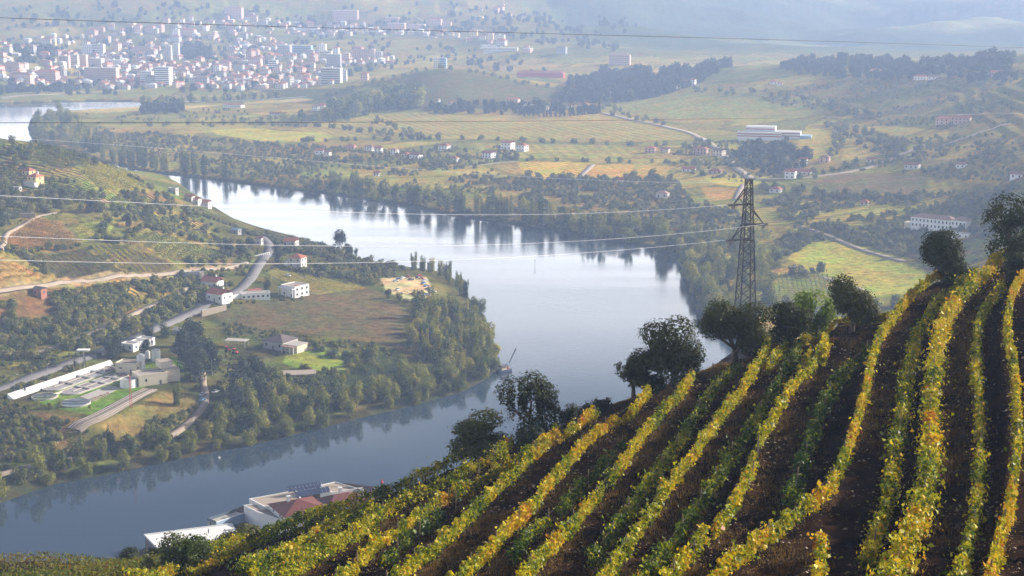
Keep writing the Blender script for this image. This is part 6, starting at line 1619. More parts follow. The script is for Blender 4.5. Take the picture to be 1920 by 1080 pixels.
# cars
def car(px, py, rz, mat, label, at=None):
    x, y, z = hit(px, py) if at is None else at
    t = thing('parked_car', label, 'car', (x, y, z + .25), R(rz))
    b = MB(); prof = [(-2.1, .35), (2.1, .35), (2.1, .75), (1.3, .9), (-1.7, .95), (-2.1, .85)]
    n = len(b.v)
    for yy in (-.85, .85): b.v += [(x_, yy, z_) for x_, z_ in prof]
    k = len(prof); b.f.append(tuple(range(k))); b.f.append(tuple(range(2 * k - 1, k - 1, -1)))
    for i in range(k): b.f.append((i, k + i, k + (i + 1) % k, (i + 1) % k))
    b.build('body', M[mat], t)
    c = MB(); top = [(-1.35, .952), (.95, .905), (.35, 1.42), (-.95, 1.42)]
    for yy in (-.74, .74): c.v += [(x_, yy, z_) for x_, z_ in top]
    c.f += [(0, 1, 2, 3), (7, 6, 5, 4)] + [(i, 4 + i, 4 + (i + 1) % 4, (i + 1) % 4) for i in range(4)]
    c.build('windows', M['glass'], t); MB().box(-.95, .35, -.72, .72, 1.423, 1.47).build('roof', M[mat], t)
    for wx in (-1.3, 1.3):
        for wy in (-.8, .8): MB().beam((wx, wy - .1, .32), (wx, wy + .1, .32), .32, 10).build('wheel', M['tyre'], t)
    return t
car(380, 742, 70, 'car_white', 'small pale car on the shaded lane, upper of two')
car(404, 737, 60, 'car_white', 'white car pulled off beside the shaded lane')
car(379, 752, 75, 'car_blue', 'pale blue car on the shaded lane, lower of two')
car(383, 698, 20, 'car_white', 'white car behind the dark tall trees')
car(540, 519, -20, 'car_white', 'white car beside the striped vineyard')
for i, (px, py, m_) in enumerate(((748, 525, 'car_blue'), (755, 523, 'car_white'), (765, 520, 'car_red'), (782, 522, 'car_dark'), (790, 524, 'car_red'), (796, 528, 'car_white'), (794, 533, 'car_blue'), (799, 538, 'car_blue'), (803, 543, 'car_dark'), (812, 549, 'car_white'), (746, 545, 'car_white'), (752, 553, 'car_dark'), (795, 555, 'car_blue'), (801, 554, 'car_white'), (770, 526, 'car_dark'), (741, 529, 'car_white'), (807, 545, 'car_white'), (786, 519, 'car_red'))):
    c_ = car(px, py, rsT.uniform(0, 180), m_, {'car_blue': 'blue wreck', 'car_white': 'white wreck', 'car_red': 'red wreck', 'car_dark': 'dark wreck'}[m_] + ' in the riverside scrap yard')
    c_['group'] = {'car_blue': 'blue wrecks', 'car_white': 'white wrecks', 'car_red': 'red wrecks', 'car_dark': 'dark wrecks'}[m_] + ' of the scrap yard'
for (px, py, s) in ((775, 552, 1.0), (760, 521, .7), (788, 549, .8)):
    x, y, z = hit(px, py); rs = np.random.default_rng(int(px)); b = MB()
    for k in range(60):
        a = rs.uniform(0, 6.28); r_ = rs.uniform(0, 4) * s; hh = (4 - r_ / s) * .35 * s; q = rs.uniform(.2, .7)
        b.box(r_ * math.cos(a) - q, r_ * math.cos(a) + q, r_ * math.sin(a) - q * .5, r_ * math.sin(a) + q * .5, 0, max(.2, hh * rs.uniform(.6, 1.2)))
    o = b.build('rubble', M['roof_old'], None, loc=(x, y, z - .1)); tag(o, 'dark heap of scrap in the riverside yard', None, 'scrap heaps', 'stuff')

# --- riverside villa
def VP(px, py, z): return Vector(PZ(px, py, z))
O = VP(534, 969, 11.0); ux = Vector((math.cos(R(29)), math.sin(R(29)), 0)); uy = Vector((-ux.y, ux.x, 0))
def loc(px, py, z):
    p = VP(px, py, z) - O; return (p.dot(ux), p.dot(uy))
villa = thing('riverside_villa', 'white riverside villa with red hipped roofs and solar panels', 'villa', (O.x, O.y, VILLA_Z), R(29))
def vz(z): return z - VILLA_Z
def fl(name, pts, z0, z1, mat, parent=villa):
    return MB().prism(pts, vz(z0), vz(z1)).build(name, M[mat], parent)
def framed(pts, ztop, wallmat='white', roofm='roof_flat', z0=-1):
    fl('wall', pts, z0, ztop, wallmat)
    cx = sum(p[0] for p in pts) / len(pts); cy_ = sum(p[1] for p in pts) / len(pts)
    b = MB(); n = len(pts)
    inn = []
    for p in pts:
        d = Vector((cx - p[0], cy_ - p[1])); d.normalize(); inn.append((p[0] + d.x * .6, p[1] + d.y * .6))
    for k in range(n):
        j = (k + 1) % n
        b.quad((*pts[k], vz(ztop)), (*pts[j], vz(ztop)), (*pts[j], vz(ztop + .45)), (*pts[k], vz(ztop + .45)))
        b.quad((*pts[k], vz(ztop + .45)), (*pts[j], vz(ztop + .45)), (*inn[j], vz(ztop + .45)), (*inn[k], vz(ztop + .45)))
        b.quad((*inn[k], vz(ztop + .45)), (*inn[j], vz(ztop + .45)), (*inn[j], vz(ztop + .1)), (*inn[k], vz(ztop + .1)))
    b.build('parapet', M[wallmat], villa)
    MB().poly([(*p, vz(ztop + .12)) for p in inn]).build('roof_terrace', M[roofm], villa)
x1, y1 = loc(613, 953, 11.0); x2, y2 = loc(498, 946, 11.0)
W1, D1 = x1, y2
# block under the first hipped roof
fl('wall', [(0, 0), (W1, 0), (W1, D1), (0, D1)], -1, 11.0, 'white')
MB().hip(0, W1, 0, D1, vz(11.02), vz(14.0), 0.5).build('roof', M['roof_villa'], villa)
rx0, ry0 = loc(483, 962, 9.0); lx0, ly0 = loc(457, 949, 9.0); mx0, my0 = loc(480, 946, 9.0)
framed([(rx0, ry0), (-.05, .3), (-.05, D1), (mx0, D1 + 1), (mx0, my0), (lx0, ly0)], 9.0)
ax0, ay0 = loc(467, 937, 9.6); bx0, by0 = loc(542, 923, 9.6); cx0, cy0 = loc(600, 912, 9.6); dx0, dy0 = loc(628, 906, 9.6); ex0, ey0 = loc(682, 921, 9.6)
framed([(ax0 + 2, D1 + .8), (W1 * .8, D1 + .8), (bx0 + 3, by0), (ax0, ay0)], 9.6)
gx0, gy0 = loc(622, 926, 9.6)
framed([(gx0, gy0), (gx0 + 13, gy0 - .5), (ex0, ey0), (dx0, dy0), (cx0, cy0)], 9.8)
fl('wall', [(W1 + .05, D1 * .5), (gx0 + 13, D1 * .5), (gx0 + 13, gy0 - .6), (W1 + .05, gy0 - .6)], -1, 9.0, 'white')
MB().poly([(W1 + .05, D1 * .5, vz(9.05)), (gx0 + 13, D1 * .5, vz(9.05)), (gx0 + 13, gy0 - .6, vz(9.05)), (W1 + .05, gy0 - .6, vz(9.05))]).build('roof_terrace', M['roof_flat'], villa)
hx0, hy0 = loc(655, 944, 10.5)
fl('wall', [(hx0 - 9, hy0), (hx0 + 7, hy0), (hx0 + 7, hy0 + 11), (hx0 - 9, hy0 + 11)], -1, 10.5, 'white')
MB().hip(hx0 - 9, hx0 + 7, hy0, hy0 + 11, vz(10.52), vz(13.2), .5).build('roof', M['roof_villa'], villa)
place_window(villa, hx0 - 7, hy0, vz(8.4), 0, 1.8, 2.2); place_window(villa, hx0 - 3, hy0, vz(8.4), 0, 1.8, 2.2)
for xx in (W1 * .2, W1 * .5, W1 * .8): place_window(villa, xx, 0, vz(8.6), 0, 1.6, 1.6)
for yy in (D1 * .3, D1 * .7): place_window(villa, 0, yy, vz(9.9), R(-90), 1.2, .8)
for (cx_, cy__) in ((W1 * .32, D1 * .62), (hx0 - 1, hy0 + 6.5)):
    ch = MB().box(cx_ - .55, cx_ + .55, cy__ - .55, cy__ + .55, vz(12.0), vz(15.0)).build('chimney', M['white'], villa); MB().box(cx_ - .75, cx_ + .75, cy__ - .75, cy__ + .75, vz(15.003), vz(15.2)).build('chimney_cap', M['white'], ch)
    MB().cyl(cx_, cy__, vz(15.2), vz(16.6), .06, n=6).build('aerial', M['grey'], ch)
# louvre screen in front of the low block
for k in range(7): MB().box(rx0 + 3 + k * .9, rx0 + 3.25 + k * .9, ry0 - 1.2, ry0 + .6, vz(9.2), vz(9.35)).build('slat', M['shutter'], villa)
# solar panels: 8 columns, two tilted ranks
sa = Vector((*loc(549, 931, 10.6), 0)); sb = Vector((*loc(612, 920, 10.6), 0)); sd = (sb - sa); slen = sd.length; sd.normalize(); sn = Vector((-sd.y, sd.x, 0))
arr = bpy.data.objects.new('solar_array', None); COL.objects.link(arr); arr.parent = villa
pm = MB().box(0, slen / 9 - .12, 0, 2.9, -.05, .05).mesh('solar_panel')
for r_ in range(2):
    for k in range(9):
        p = sa + sd * (k * slen / 9 + r_ * 2.4 - .5) + sn * (3.1 - r_ * 3.15)
        o = obj('solar_panel', pm, M['panel'], arr, (p.x, p.y, vz(10.9 - 1.55 * r_ + .6))); o.rotation_euler = (R(30), 0, math.atan2(sd.y, sd.x))
for k in range(10):
    p = sa + sd * (k * slen / 9); b = MB().beam((p.x, p.y, vz(9.7)), (p.x + sn.x * 5, p.y + sn.y * 5, vz(12.6)), .07); b.build('frame_rail', M['grey'], arr)
# pool deck wall and glass rail
p0 = loc(405, 986, 5.0); p1 = loc(457, 963, 5.0); p2 = loc(457, 975, 5.0)
q0 = VP(405, 984, 5.2); q1 = VP(458, 962, 6.2)
deck = thing('pool_deck', 'raised pool deck with glass railing beside the villa', 'deck', (q0.x, q0.y, VILLA_Z), math.atan2(q1.y - q0.y, q1.x - q0.x))
Ld = (q1 - q0).length
MB().box(0, Ld, 0, 5, -4, 2.6).build('deck_slab', M['concrete'], deck); MB().box(0, Ld, -.35, -.003, -4, 3.2).build('wall', M['blue'], deck); MB().box(0, Ld, -.4, .1, 3.203, 3.4).build('coping', M['white'], deck)  # inner wall stands in shade; that bluish tone is put into its colour
for k in range(5): MB().box(k * Ld / 5 + .05, (k + 1) * Ld / 5 - .05, 5.0, 5.05, 2.603, 3.8).build('glass_panel', M['tank_water'], deck)
for k in range(4): MB().box(-.1, -.05, k * 1.3, k * 1.3 + 1.2, 2.603, 3.8).build('glass_panel', M['tank_water'], deck)
# long white terrace roof
a0 = VP(271, 1003, 5.0); a1 = VP(405, 986, 5.0); a2 = VP(299, 1031, 5.0)
ut = (a1 - a0); Lt = ut.length; rt = math.atan2(ut.y, ut.x); utn = ut.normalized()
dn = a2 - a0; dep = abs(dn.dot(Vector((-utn.y, utn.x, 0)))); sk = dn.dot(utn)
ter = thing('boat_house', 'long low building with a glaring white flat roof at the water', 'building', (a0.x, a0.y, VILLA_Z), rt)
foot = [(0, 0), (Lt + 6, 0), (Lt + 6, -dep), (sk, -dep)]
MB().prism(foot, -5, 1.6).build('wall', M['shutter'], ter)
b = MB(); b.prism([(-.2, .2), (Lt + 6.2, .2), (Lt + 6.2, -dep - .2), (sk - .3, -dep - .2)], 1.603, 2.0); b.build('roof', M['white'], ter)
MB().prism([(-.2, .2), (Lt + 6, .2), (Lt + 6, -.25), (.1, -.25)], 2.003, 2.3).build('parapet', M['white'], ter)
MB().prism([(-.2, .2), (.2, -.2), (sk + .2, -dep), (sk - .3, -dep)], 2.003, 2.3).build('parapet', M['white'], ter)
for k in range(12): MB().box(sk + (Lt - sk) * k / 12 + .4, sk + (Lt - sk) * k / 12 + .46, -dep - .9, -dep - .84, 0, 1.2).build('railing_post', M['grey'], ter)
def person(x, y, z, label, rz=0, cloth='cloth_dark'):
    t = thing('person', label, 'person', (x, y, z), rz)
    V = [(0, 0, .95), (0, 0, 1.2), (0, 0, 1.42), (0, 0, 1.52), (0, 0, 1.62), (0, 0, 1.74), (-.1, 0, .9), (-.11, .02, .5), (-.11, 0, .06), (-.11, -.14, .03), (.1, 0, .9), (.11, -.02, .5), (.11, 0, .06), (.11, -.14, .03), (-.2, 0, 1.4), (-.26, .03, 1.12), (-.24, -.06, .88), (.2, 0, 1.4), (.26, .03, 1.12), (.24, -.06, .88)]
    E = [(0, 1), (1, 2), (2, 3), (3, 4), (4, 5), (0, 6), (6, 7), (7, 8), (8, 9), (0, 10), (10, 11), (11, 12), (12, 13), (2, 14), (14, 15), (15, 16), (2, 17), (17, 18), (18, 19)]
    rad = [.15, .14, .13, .055, .1, .09, .1, .07, .05, .045, .1, .07, .05, .045, .06, .045, .035, .06, .045, .035]
    m = bpy.data.meshes.new('body'); m.from_pydata(V, E, []); m.update()
    o = obj('body', m, M[cloth], t)
    sk_ = o.modifiers.new('skin', 'SKIN'); sv_ = m.skin_vertices[0].data
    for i, r_ in enumerate(rad): sv_[i].radius = (r_, r_ * .8)
    sv_[0].use_root = True
    MB().cyl(0, 0, 1.68, 1.86, .11, .07, 8).build('hair', M['cloth_dark'], t)
    return t
pp = VP(395, 985, 5.2); person(pp.x, pp.y, 4.75, 'person in dark clothes standing on the white roof terrace by the pool', .4)
pp = VP(391, 1000, 5.0); person(pp.x, pp.y, VILLA_Z + 2.0, 'person leaning on the near edge of the white roof terrace', 1.0)

# --- river things
x, y, z = PZ(716, 905, 0); t = thing('buoy', 'small red channel buoy on the river', 'buoy', (x, y, 0)); MB().cyl(0, 0, -.4, .5, .7, .6, 12).build('float', M['red'], t); MB().cyl(0, 0, .5, 1.6, .35, .15, 10).build('tower', M['red'], t); MB().box(-.5, .5, -.04, .04, 1.1, 1.25).build('topmark', M['red'], t)
x, y, z = PZ(411, 859, 0); t = thing('buoy', 'tiny white mooring buoy under the river trees', 'buoy', (x, y, 0)); MB().cyl(0, 0, -.3, .6, .6, .4, 12).build('float', M['white'], t); MB().cyl(0, 0, .6, .9, .1, n=6).build('mooring_ring', M['grey'], t)
for (px, py, lab) in ((1003, 500, 'thin channel marker pole in the glaring reach'), (353, 372, 'thin marker pole off the riverside houses'), (424, 366, 'thin marker pole in the upper reach'), (866, 538, 'marker pole at the scrap yard shore')):
    x, y, z = PZ(px, py, 0); t = thing('marker_pole', lab, 'pole', (x, y, 0)); MB().cyl(0, 0, -2, 5.0, .14, .1, 6).build('pole', M['wood'], t); MB().box(-.35, .35, -.03, .03, 4.2, 4.9).build('marker_board', M['grey'], t)
x, y, z = PZ(947, 697, 0)
boat = thing('dredger', 'dark blue dredger with a raised crane jib moored at the headland tip', 'boat', (x, y, 0), R(35))
b = MB(); pr = [(-4.2, -1.9), (3.2, -1.9), (4.6, 0), (3.2, 1.9), (-4.2, 1.9)]; b.prism([(p[0] * .9, p[1] * .85) for p in pr], -.5, .2); b.prism(pr, .2, 1.3); b.build('hull', paint('navy_hull', (.05, .07, .14), .5), boat)
MB().box(-3.9, 3.0, -1.7, 1.7, 1.303, 1.45).build('deck', M['wood'], boat)
cab = MB().box(-2.8, .4, -1.2, 1.2, 1.453, 3.6).build('deckhouse', M['cream'], boat); MB().box(-3.1, .7, -1.5, 1.5, 3.603, 3.85).build('deckhouse_roof', M['shutter'], cab)
for k in range(3): place_window(cab, -2.2 + k, -1.2, 2.8, 0, .6, .6)
MB().cyl(1.8, 0, 1.45, 3.2, .7, .6, 12).build('crane_base', M['brick'], boat); MB().box(1.2, 2.5, -.6, .6, 3.2, 4.4).build('crane_cab', M['blue'], boat)
b = MB()
for dy in (-.25, .25):
    b.beam((2.0, dy, 3.6), (7.0, dy * .4, 12.0), .1); b.beam((2.3, dy, 3.3), (7.2, dy * .4, 11.8), .08)
for k in range(12): b.beam((2.0 + k * .42, -.25, 3.6 + k * .7), (2.5 + k * .42, .25, 4.1 + k * .7), .04)
b.build('crane_jib', M['metal'], boat); MB().beam((7.0, 0, 12), (7.0, 0, 4), .04).build('hoist_cable', M['wire_dark'], boat)
MB().cyl(-3.2, 1.2, 1.45, 2.6, .3, n=8).build('funnel', M['white'], boat)

# --- fence posts with rail under the round olive
for (px, py, lb) in ((1336, 704, 'farther from'), (1352, 696, 'nearer to')):
    x, y, z = hitc(px, py); t = thing('fence_post', 'short crooked fence post, the one ' + lb + ' the stout trunked olive', 'post', (x, y, z), 0, 'rim fence posts'); MB().cyl(0, 0, -.3, 1.25, .06, .05, 6).build('post', M['wood'], t); MB().beam((0, 0, 1.1), (.9, .1, 1.25), .03).build('wire_stub', M['wood'], t)

# --- pylon
py_x, py_y, py_z = PY(1397, 588, 440)
PB = py_z - 9.0
pyl = thing('lattice_pylon', 'tall brown steel lattice pylon with three staggered arms', 'pylon', (py_x, py_y, PB), R(12))
ztop = PY(1405, 337, 440)[2] - PB
def hw(z): return 2.8 + (0.75 - 2.8) * min(1, (z / ztop)) ** 0.9
C4 = ((-1, -1), (1, -1), (1, 1), (-1, 1))
lv = [0]; 
while lv[-1] < ztop - .8: lv.append(lv[-1] + max(1.5, hw(lv[-1]) * 1.6))
lv[-1] = ztop
for (sx_, sy_2) in C4:
    b = MB()
    for a, c in zip(lv[:-1], lv[1:]): b.beam((sx_ * hw(a), sy_2 * hw(a), a), (sx_ * hw(c), sy_2 * hw(c), c), .19)
    b.build('leg', M['metal'], pyl)
for f in range(4):
    (a1x, a1y), (a2x, a2y) = C4[f], C4[(f + 1) % 4]
    b = MB()
    for i, (a, c) in enumerate(zip(lv[:-1], lv[1:])):
        h0, h1_ = hw(a), hw(c)
        b.beam((a1x * h0, a1y * h0, a), (a2x * h1_, a2y * h1_, c), .085, 4); b.beam((a2x * h0, a2y * h0, a), (a1x * h1_, a1y * h1_, c), .085, 4)
        if i % 2 == 0: b.beam((a1x * h0, a1y * h0, a), (a2x * h0, a2y * h0, a), .07, 4)
    b.build('bracing', M['metal'], pyl)
arm_tips = []
for (pxt, pyt, sgn) in ((1374, 383, -1), (1433, 421, 1), (1370, 449, -1)):
    tip = Vector(PY(pxt, pyt, 440)); arm_tips.append(tip)
    z_ = tip.z - PB; reach = math.hypot(tip.x - py_x, 0)
    ax_ = sgn * reach; h0 = hw(z_)
    b = MB()
    for s_ in (-1, 1):
        b.beam((-sgn * h0, s_ * h0, z_), (ax_, 0, z_), .22); b.beam((sgn * h0 * .9, s_ * h0 * .9, z_ + 4.2), (ax_, 0, z_ + .1), .17)
        b.beam((sgn * h0, s_ * h0, z_), (ax_ * .6, s_ * h0 * .4, z_ + 1.6), .07)
    a_ = b.build('cross_arm', M['metal'], pyl)
    for dx in (-.9, .5):
        ib = MB()
        for k in range(5): ib.cyl(ax_ + dx * sgn * -.4, 0, z_ - 1.2 + k * .2, z_ - 1.08 + k * .2, .3, n=8)
        ib.build('insulator', M['shutter'], a_)
    ib = MB(); ib.beam((ax_ - 1.6, 0, z_ - .05), (ax_ + 1.2 , 0, z_ - .05), .36, 6); ib.build('insulator', M['shutter'], a_)
MB().box(-1, 1, -1, 1, ztop + .003, ztop + .25).build('cap_plate', M['metal'], pyl)

# --- cables: straight in plan, sagging between their ends
def cable(pts, Y0, Y1, r, mat, label):
    x0 = ucoef(*pts[0]) * Y0; x1_ = ucoef(*pts[-1]) * Y1
    P = []
    xs = [p[0] for p in pts]; ys = [p[1] for p in pts]
    # smooth curve through the traced points
    deg = 2 if len(pts) < 5 else 3
    co = np.polyfit(xs, ys, min(deg, len(pts) - 1))
    for px in np.linspace(xs[0], xs[-1], 60):
        py = float(np.polyval(co, px)); u = ucoef(px, py)
        # x0+(x1-x0)s = u (Y0+(Y1-Y0)s)
        s = (u * Y0 - x0) / ((x1_ - x0) - u * (Y1 - Y0))
        Y = Y0 + (Y1 - Y0) * s
        P.append(PY(px, py, Y))
    V, F = [], []
    for i, p in enumerate(P):
        a_ = Vector(P[max(0, i - 1)]); c_ = Vector(P[min(len(P) - 1, i + 1)]); d = (c_ - a_).normalized(); u1 = d.cross(Vector((0, 0, 1))).normalized(); u2 = d.cross(u1)
        for k in range(6):
            q = Vector(p) + u1 * (r * math.cos(k * math.pi / 3)) + u2 * (r * math.sin(k * math.pi / 3)); V.append(tuple(q))
    for i in range(len(P) - 1):
        for k in range(6): F.append((i * 6 + k, i * 6 + (k + 1) % 6, i * 6 + 6 + (k + 1) % 6, i * 6 + 6 + k))
    m = bpy.data.meshes.new('power_cable'); m.from_pydata(V, [], F); m.update()
    o = obj('power_cable', m, M[mat])
    return tag(o, label, 'cable', 'overhead cables')
cable([(-60, 364), (0, 367), (200, 377), (430, 389), (640, 398), (830, 402), (1000, 402), (1200, 396), (1374, 383)], 215, 440, 0.03, 'wire_light', 'bright cable reaching the topmost left arm of the pylon')
cable([(-60, 441), (0, 443), (240, 451), (480, 459), (750, 463), (1000, 456), (1200, 443), (1433, 421)], 205, 440, 0.03, 'wire_light', 'bright cable reaching the right hand arm of the pylon')
cable([(-60, 485), (0, 488), (240, 493), (500, 494), (790, 490), (1000, 480), (1200, 466), (1370, 449)], 200, 440, 0.03, 'wire_light', 'bright cable reaching the lowest arm of the pylon')
cable([(-40, 31), (0, 34), (320, 44), (640, 53), (960, 61), (1280, 70), (1600, 79), (1960, 91)], 230, 360, 0.05, 'wire_dark', 'dark cable crossing the top of the view above the town')
cable([(-40, 230), (0, 230), (400, 230), (800, 228), (1200, 225), (1600, 219), (1960, 211)], 230, 420, 0.05, 'wire_dark', 'dark cable crossing the view over the far plain')
cable([(20, 258), (60, 262), (280, 277), (480, 292), (700, 311), (860, 324), (1100, 337), (1380, 342)], 420, 560, 0.035, 'wire_light', 'faint pale cable sagging over the upper reach of the river')

# --- far plain buildings
FARM = [
 (598, 290, 12, 9, 5, 'white', 'white farmhouse among olives left of the orange fields'), (612, 292, 8, 7, 4, 'white', 'small white annex beside the farmhouse among olives'), (530, 297, 10, 8, 3, 'roof', ''),
 (655, 280, 14, 9, 4, 'pink', 'low pink farm building with a wide red roof'), (690, 283, 14, 9, 5, 'white', 'white house second in the loose line behind the river'), (708, 287, 10, 8, 6, 'white', 'taller white house in the loose line behind the river'),
 (737, 290, 9, 8, 6, 'white', 'square white house in the middle of the loose line'), (758, 295, 10, 9, 4, 'cream', 'cream cottage in the loose line'), (776, 298, 16, 9, 5, 'white', 'wide white house near the end of the loose line'),
 (830, 283, 15, 9, 7, 'white', 'white house with a red roof beyond the loose line'), (850, 303, 10, 8, 4, 'white', 'small white house just below the big white one'), (912, 296, 15, 11, 6, 'white', 'broad white house before the white mansion'),
 (948, 281, 16, 12, 9, 'white', 'large white mansion of the far plain'), (975, 284, 14, 10, 8, 'white', 'white wing with a red roof right of the mansion'), (1218, 287, 14, 10, 6, 'pink', 'dark red roofed farm on the far plain'), (1245, 286, 12, 8, 4, 'cream', 'low pale barn beside the red roofed farm'),
 (1240, 372, 13, 10, 5, 'white2', 'white and red house in the olive groves'), (1312, 290, 18, 10, 7, 'pink', 'pink roofed house near the striped rows'), (1345, 293, 14, 10, 7, 'cream', 'cream house near the striped rows'),
 (1290, 322, 16, 8, 3, 'white', 'row of low white sheds with red roofs'), (1340, 326, 16, 8, 3, 'pink', 'red roofed shed right of the low white sheds'), (1452, 362, 12, 9, 4, 'white2', 'white cottage right of the pylon top'),
 (1505, 308, 9, 8, 5, 'white', 'white house beyond the pylon top'), (1545, 305, 12, 9, 6, 'pink', 'pink fronted house with a white gable on the right plain'), (1500, 330, 26, 9, 5, 'cream', 'long cream wall and barn by the pale road'),
 (1480, 336, 12, 10, 8, 'white', 'blocky white house by the pale road'), (1632, 304, 10, 7, 3, 'cream', 'small pale barn by the rising road'), (1708, 318, 16, 10, 5, 'white2', 'grey white farm below the dark field'), (1800, 316, 10, 8, 4, 'white', 'little white house on the right hillside'),
 (1905, 335, 12, 8, 4, 'white', 'white cottage at the right edge'), (1640, 138, 16, 10, 5, 'white2', 'white house on the wooded ridge'), (1725, 150, 20, 10, 5, 'white', 'white farm group on the wooded ridge'), (1750, 149, 16, 9, 4, 'white', 'long white shed of the ridge farm'),
 (1870, 142, 20, 10, 5, 'pink', 'pink roofed farm at the right of the ridge'), (1280, 163, 18, 10, 9, 'white', 'tall white quinta beside the wooded knoll'), (1262, 168, 16, 10, 5, 'white', 'low white wing of the quinta beside the knoll'), (1298, 162, 9, 9, 11, 'white', 'white tower house of the quinta'),
 (1450, 158, 12, 8, 4, 'white', 'white cottage under the ridge, left one'), (1462, 160, 9, 7, 3, 'white', 'white cottage under the ridge, right one'), (1770, 234, 22, 10, 7, 'pink', 'long pink house in the trees on the right'), (1800, 232, 24, 10, 7, 'pink', 'second long pink house in the trees on the right'),
 (590, 208, 14, 10, 7, 'white', 'white house left of the tall light trees'), (600, 203, 20, 12, 5, 'white', 'flat white hall behind the white house'), (435, 202, 40, 12, 5, 'roof', 'long dark red roofed works on the spit'), (520, 216, 30, 6, 2.5, 'white', 'white boundary building by the round trees'),
 (820, 196, 6, 6, 8, 'white', 'white turret house below the knoll'), (843, 200, 6, 6, 6, 'white', 'small white tower house below the knoll'), (960, 193, 22, 14, 6, 'pink', 'red roofed white winery below the knoll'), (985, 200, 18, 10, 7, 'white', 'white block right of the winery'),
 (1000, 206, 46, 14, 6, 'grey', 'long grey warehouse behind the cypress row'), (1065, 204, 14, 9, 5, 'white', 'white house right of the warehouse'), (1090, 201, 16, 10, 6, 'pink', 'red roofed house right of the warehouse'), (1115, 206, 16, 8, 4, 'white', 'low white house by the road junction'),
 (1265, 438, 8, 6, 3, 'white', 'tiny white and red hut near the lowest cable'), (1000, 333, 6, 5, 3, 'white', ''), (705, 330, 7, 5, 3, 'white', 'white hut on the bank field'), (1162, 343, 7, 5, 3, 'white', 'white hut below the orange fields'), (1620, 385, 8, 6, 3, 'white2', 'hut in the right hand groves'),
]
FARM = [f for f in FARM if f[6]]
for (px, py, w_, d_, h_, wl, lab) in FARM:
    wall = 'white' if wl == 'roof' else wl
    big = h_ > 5; w_ *= .78; d_ *= .8; h_ *= .85
    nx_ = max(2, int(w_ / 3.5)); nf_ = 2 if big else 1
    x, y, z = hit(px, py)
    t = thing('farmhouse', lab, 'house', (x, y, z), R(rsT.uniform(-40, -12)))
    MB().box(-w_ / 2, w_ / 2, 0, d_, -4, h_).build('wall', M[wall], t)
    if wl == 'grey': MB().gable(-w_ / 2, w_ / 2, 0, d_, h_ + .02, h_ + 2, .4).build('roof', M['concrete'], t)
    else: (MB().hip if rsT.random() < .5 else MB().gable)(-w_ / 2, w_ / 2, 0, d_, h_ + .02, h_ + 2.2, .5).build('roof', M['roof' if rsT.random() < .65 else 'roof_old'], t)
    b = MB()
    for f in range(nf_):
        for i in range(nx_): 
            xx = -w_ / 2 + w_ * (i + .5) / nx_; zc = (f + .55) * h_ / nf_; b.box(xx - .6, xx + .6, -.08, -.003, zc - .7, zc + .7)
        for i in range(2):
            yy = d_ * (i + .5) / 2; zc = (f + .55) * h_ / nf_; b.box(w_ / 2 + .003, w_ / 2 + .08, yy - .6, yy + .6, zc - .7, zc + .7)
    b.build('window', M['glass'], t)['kind'] = 'stuff'
# striped factory
x, y, z = hit(1440, 264)
t = thing('factory', 'long white and red banded factory on the far plain', 'factory', (x, y, z), R(-14))
for (x0, x1_, y0, y1_, h_) in ((-26, 6, 14, 34, 13), (-34, 14, 0, 13.9, 8), (6.1, 34, 6, 24, 9)):
    MB().box(x0, x1_, y0, y1_, -4, h_).build('wall', M['white'], t)
    for zz in (h_ * .5, h_ * .8): MB().box(x0 - .06, x1_ + .06, y0 - .12, y0 - .01, zz, zz + 1.3).build('band', M['roof'], t)
    MB().box(x0 - .3, x1_ + .3, y0 - .3, y1_ + .3, h_ + .003, h_ + .5).build('roof', M['white2'], t)
MB().box(34.1, 46, 4, 20, -4, 6).build('tank_block', M['blue'], t)
# manor on the right
x, y, z = hit(1765, 432)
t = thing('manor', 'white manor with rows of tall windows and faded red roofs', 'manor', (x, y, z), R(-38))
for (x0, x1_, y0, y1_, h_) in ((-24, 8, 0, 10, 8), (8.1, 20, -3, 9, 9), (20.1, 34, 8, 16, 6)):
    MB().box(x0, x1_, y0, y1_, -5, h_).build('wall', M['white'], t); MB().hip(x0, x1_, y0, y1_, h_ + .02, h_ + 2.4).build('roof', M['roof_old'], t)
    for f in range(2):
        for i in range(int((x1_ - x0) / 2.9)): place_window(t, x0 + 1.6 + i * 2.9, y0, h_ * (.28 + .46 * f), 0, 1.1, 1.9)
MB().box(-30, -26, 2, 8, -4, 3).build('outbuilding', M['cream'], t)
house(1800, 447, 12, 6, 3, -30, 'flat white annex below the manor', 'white', 'flat', 'concrete', 0, 3, 1, door=False)

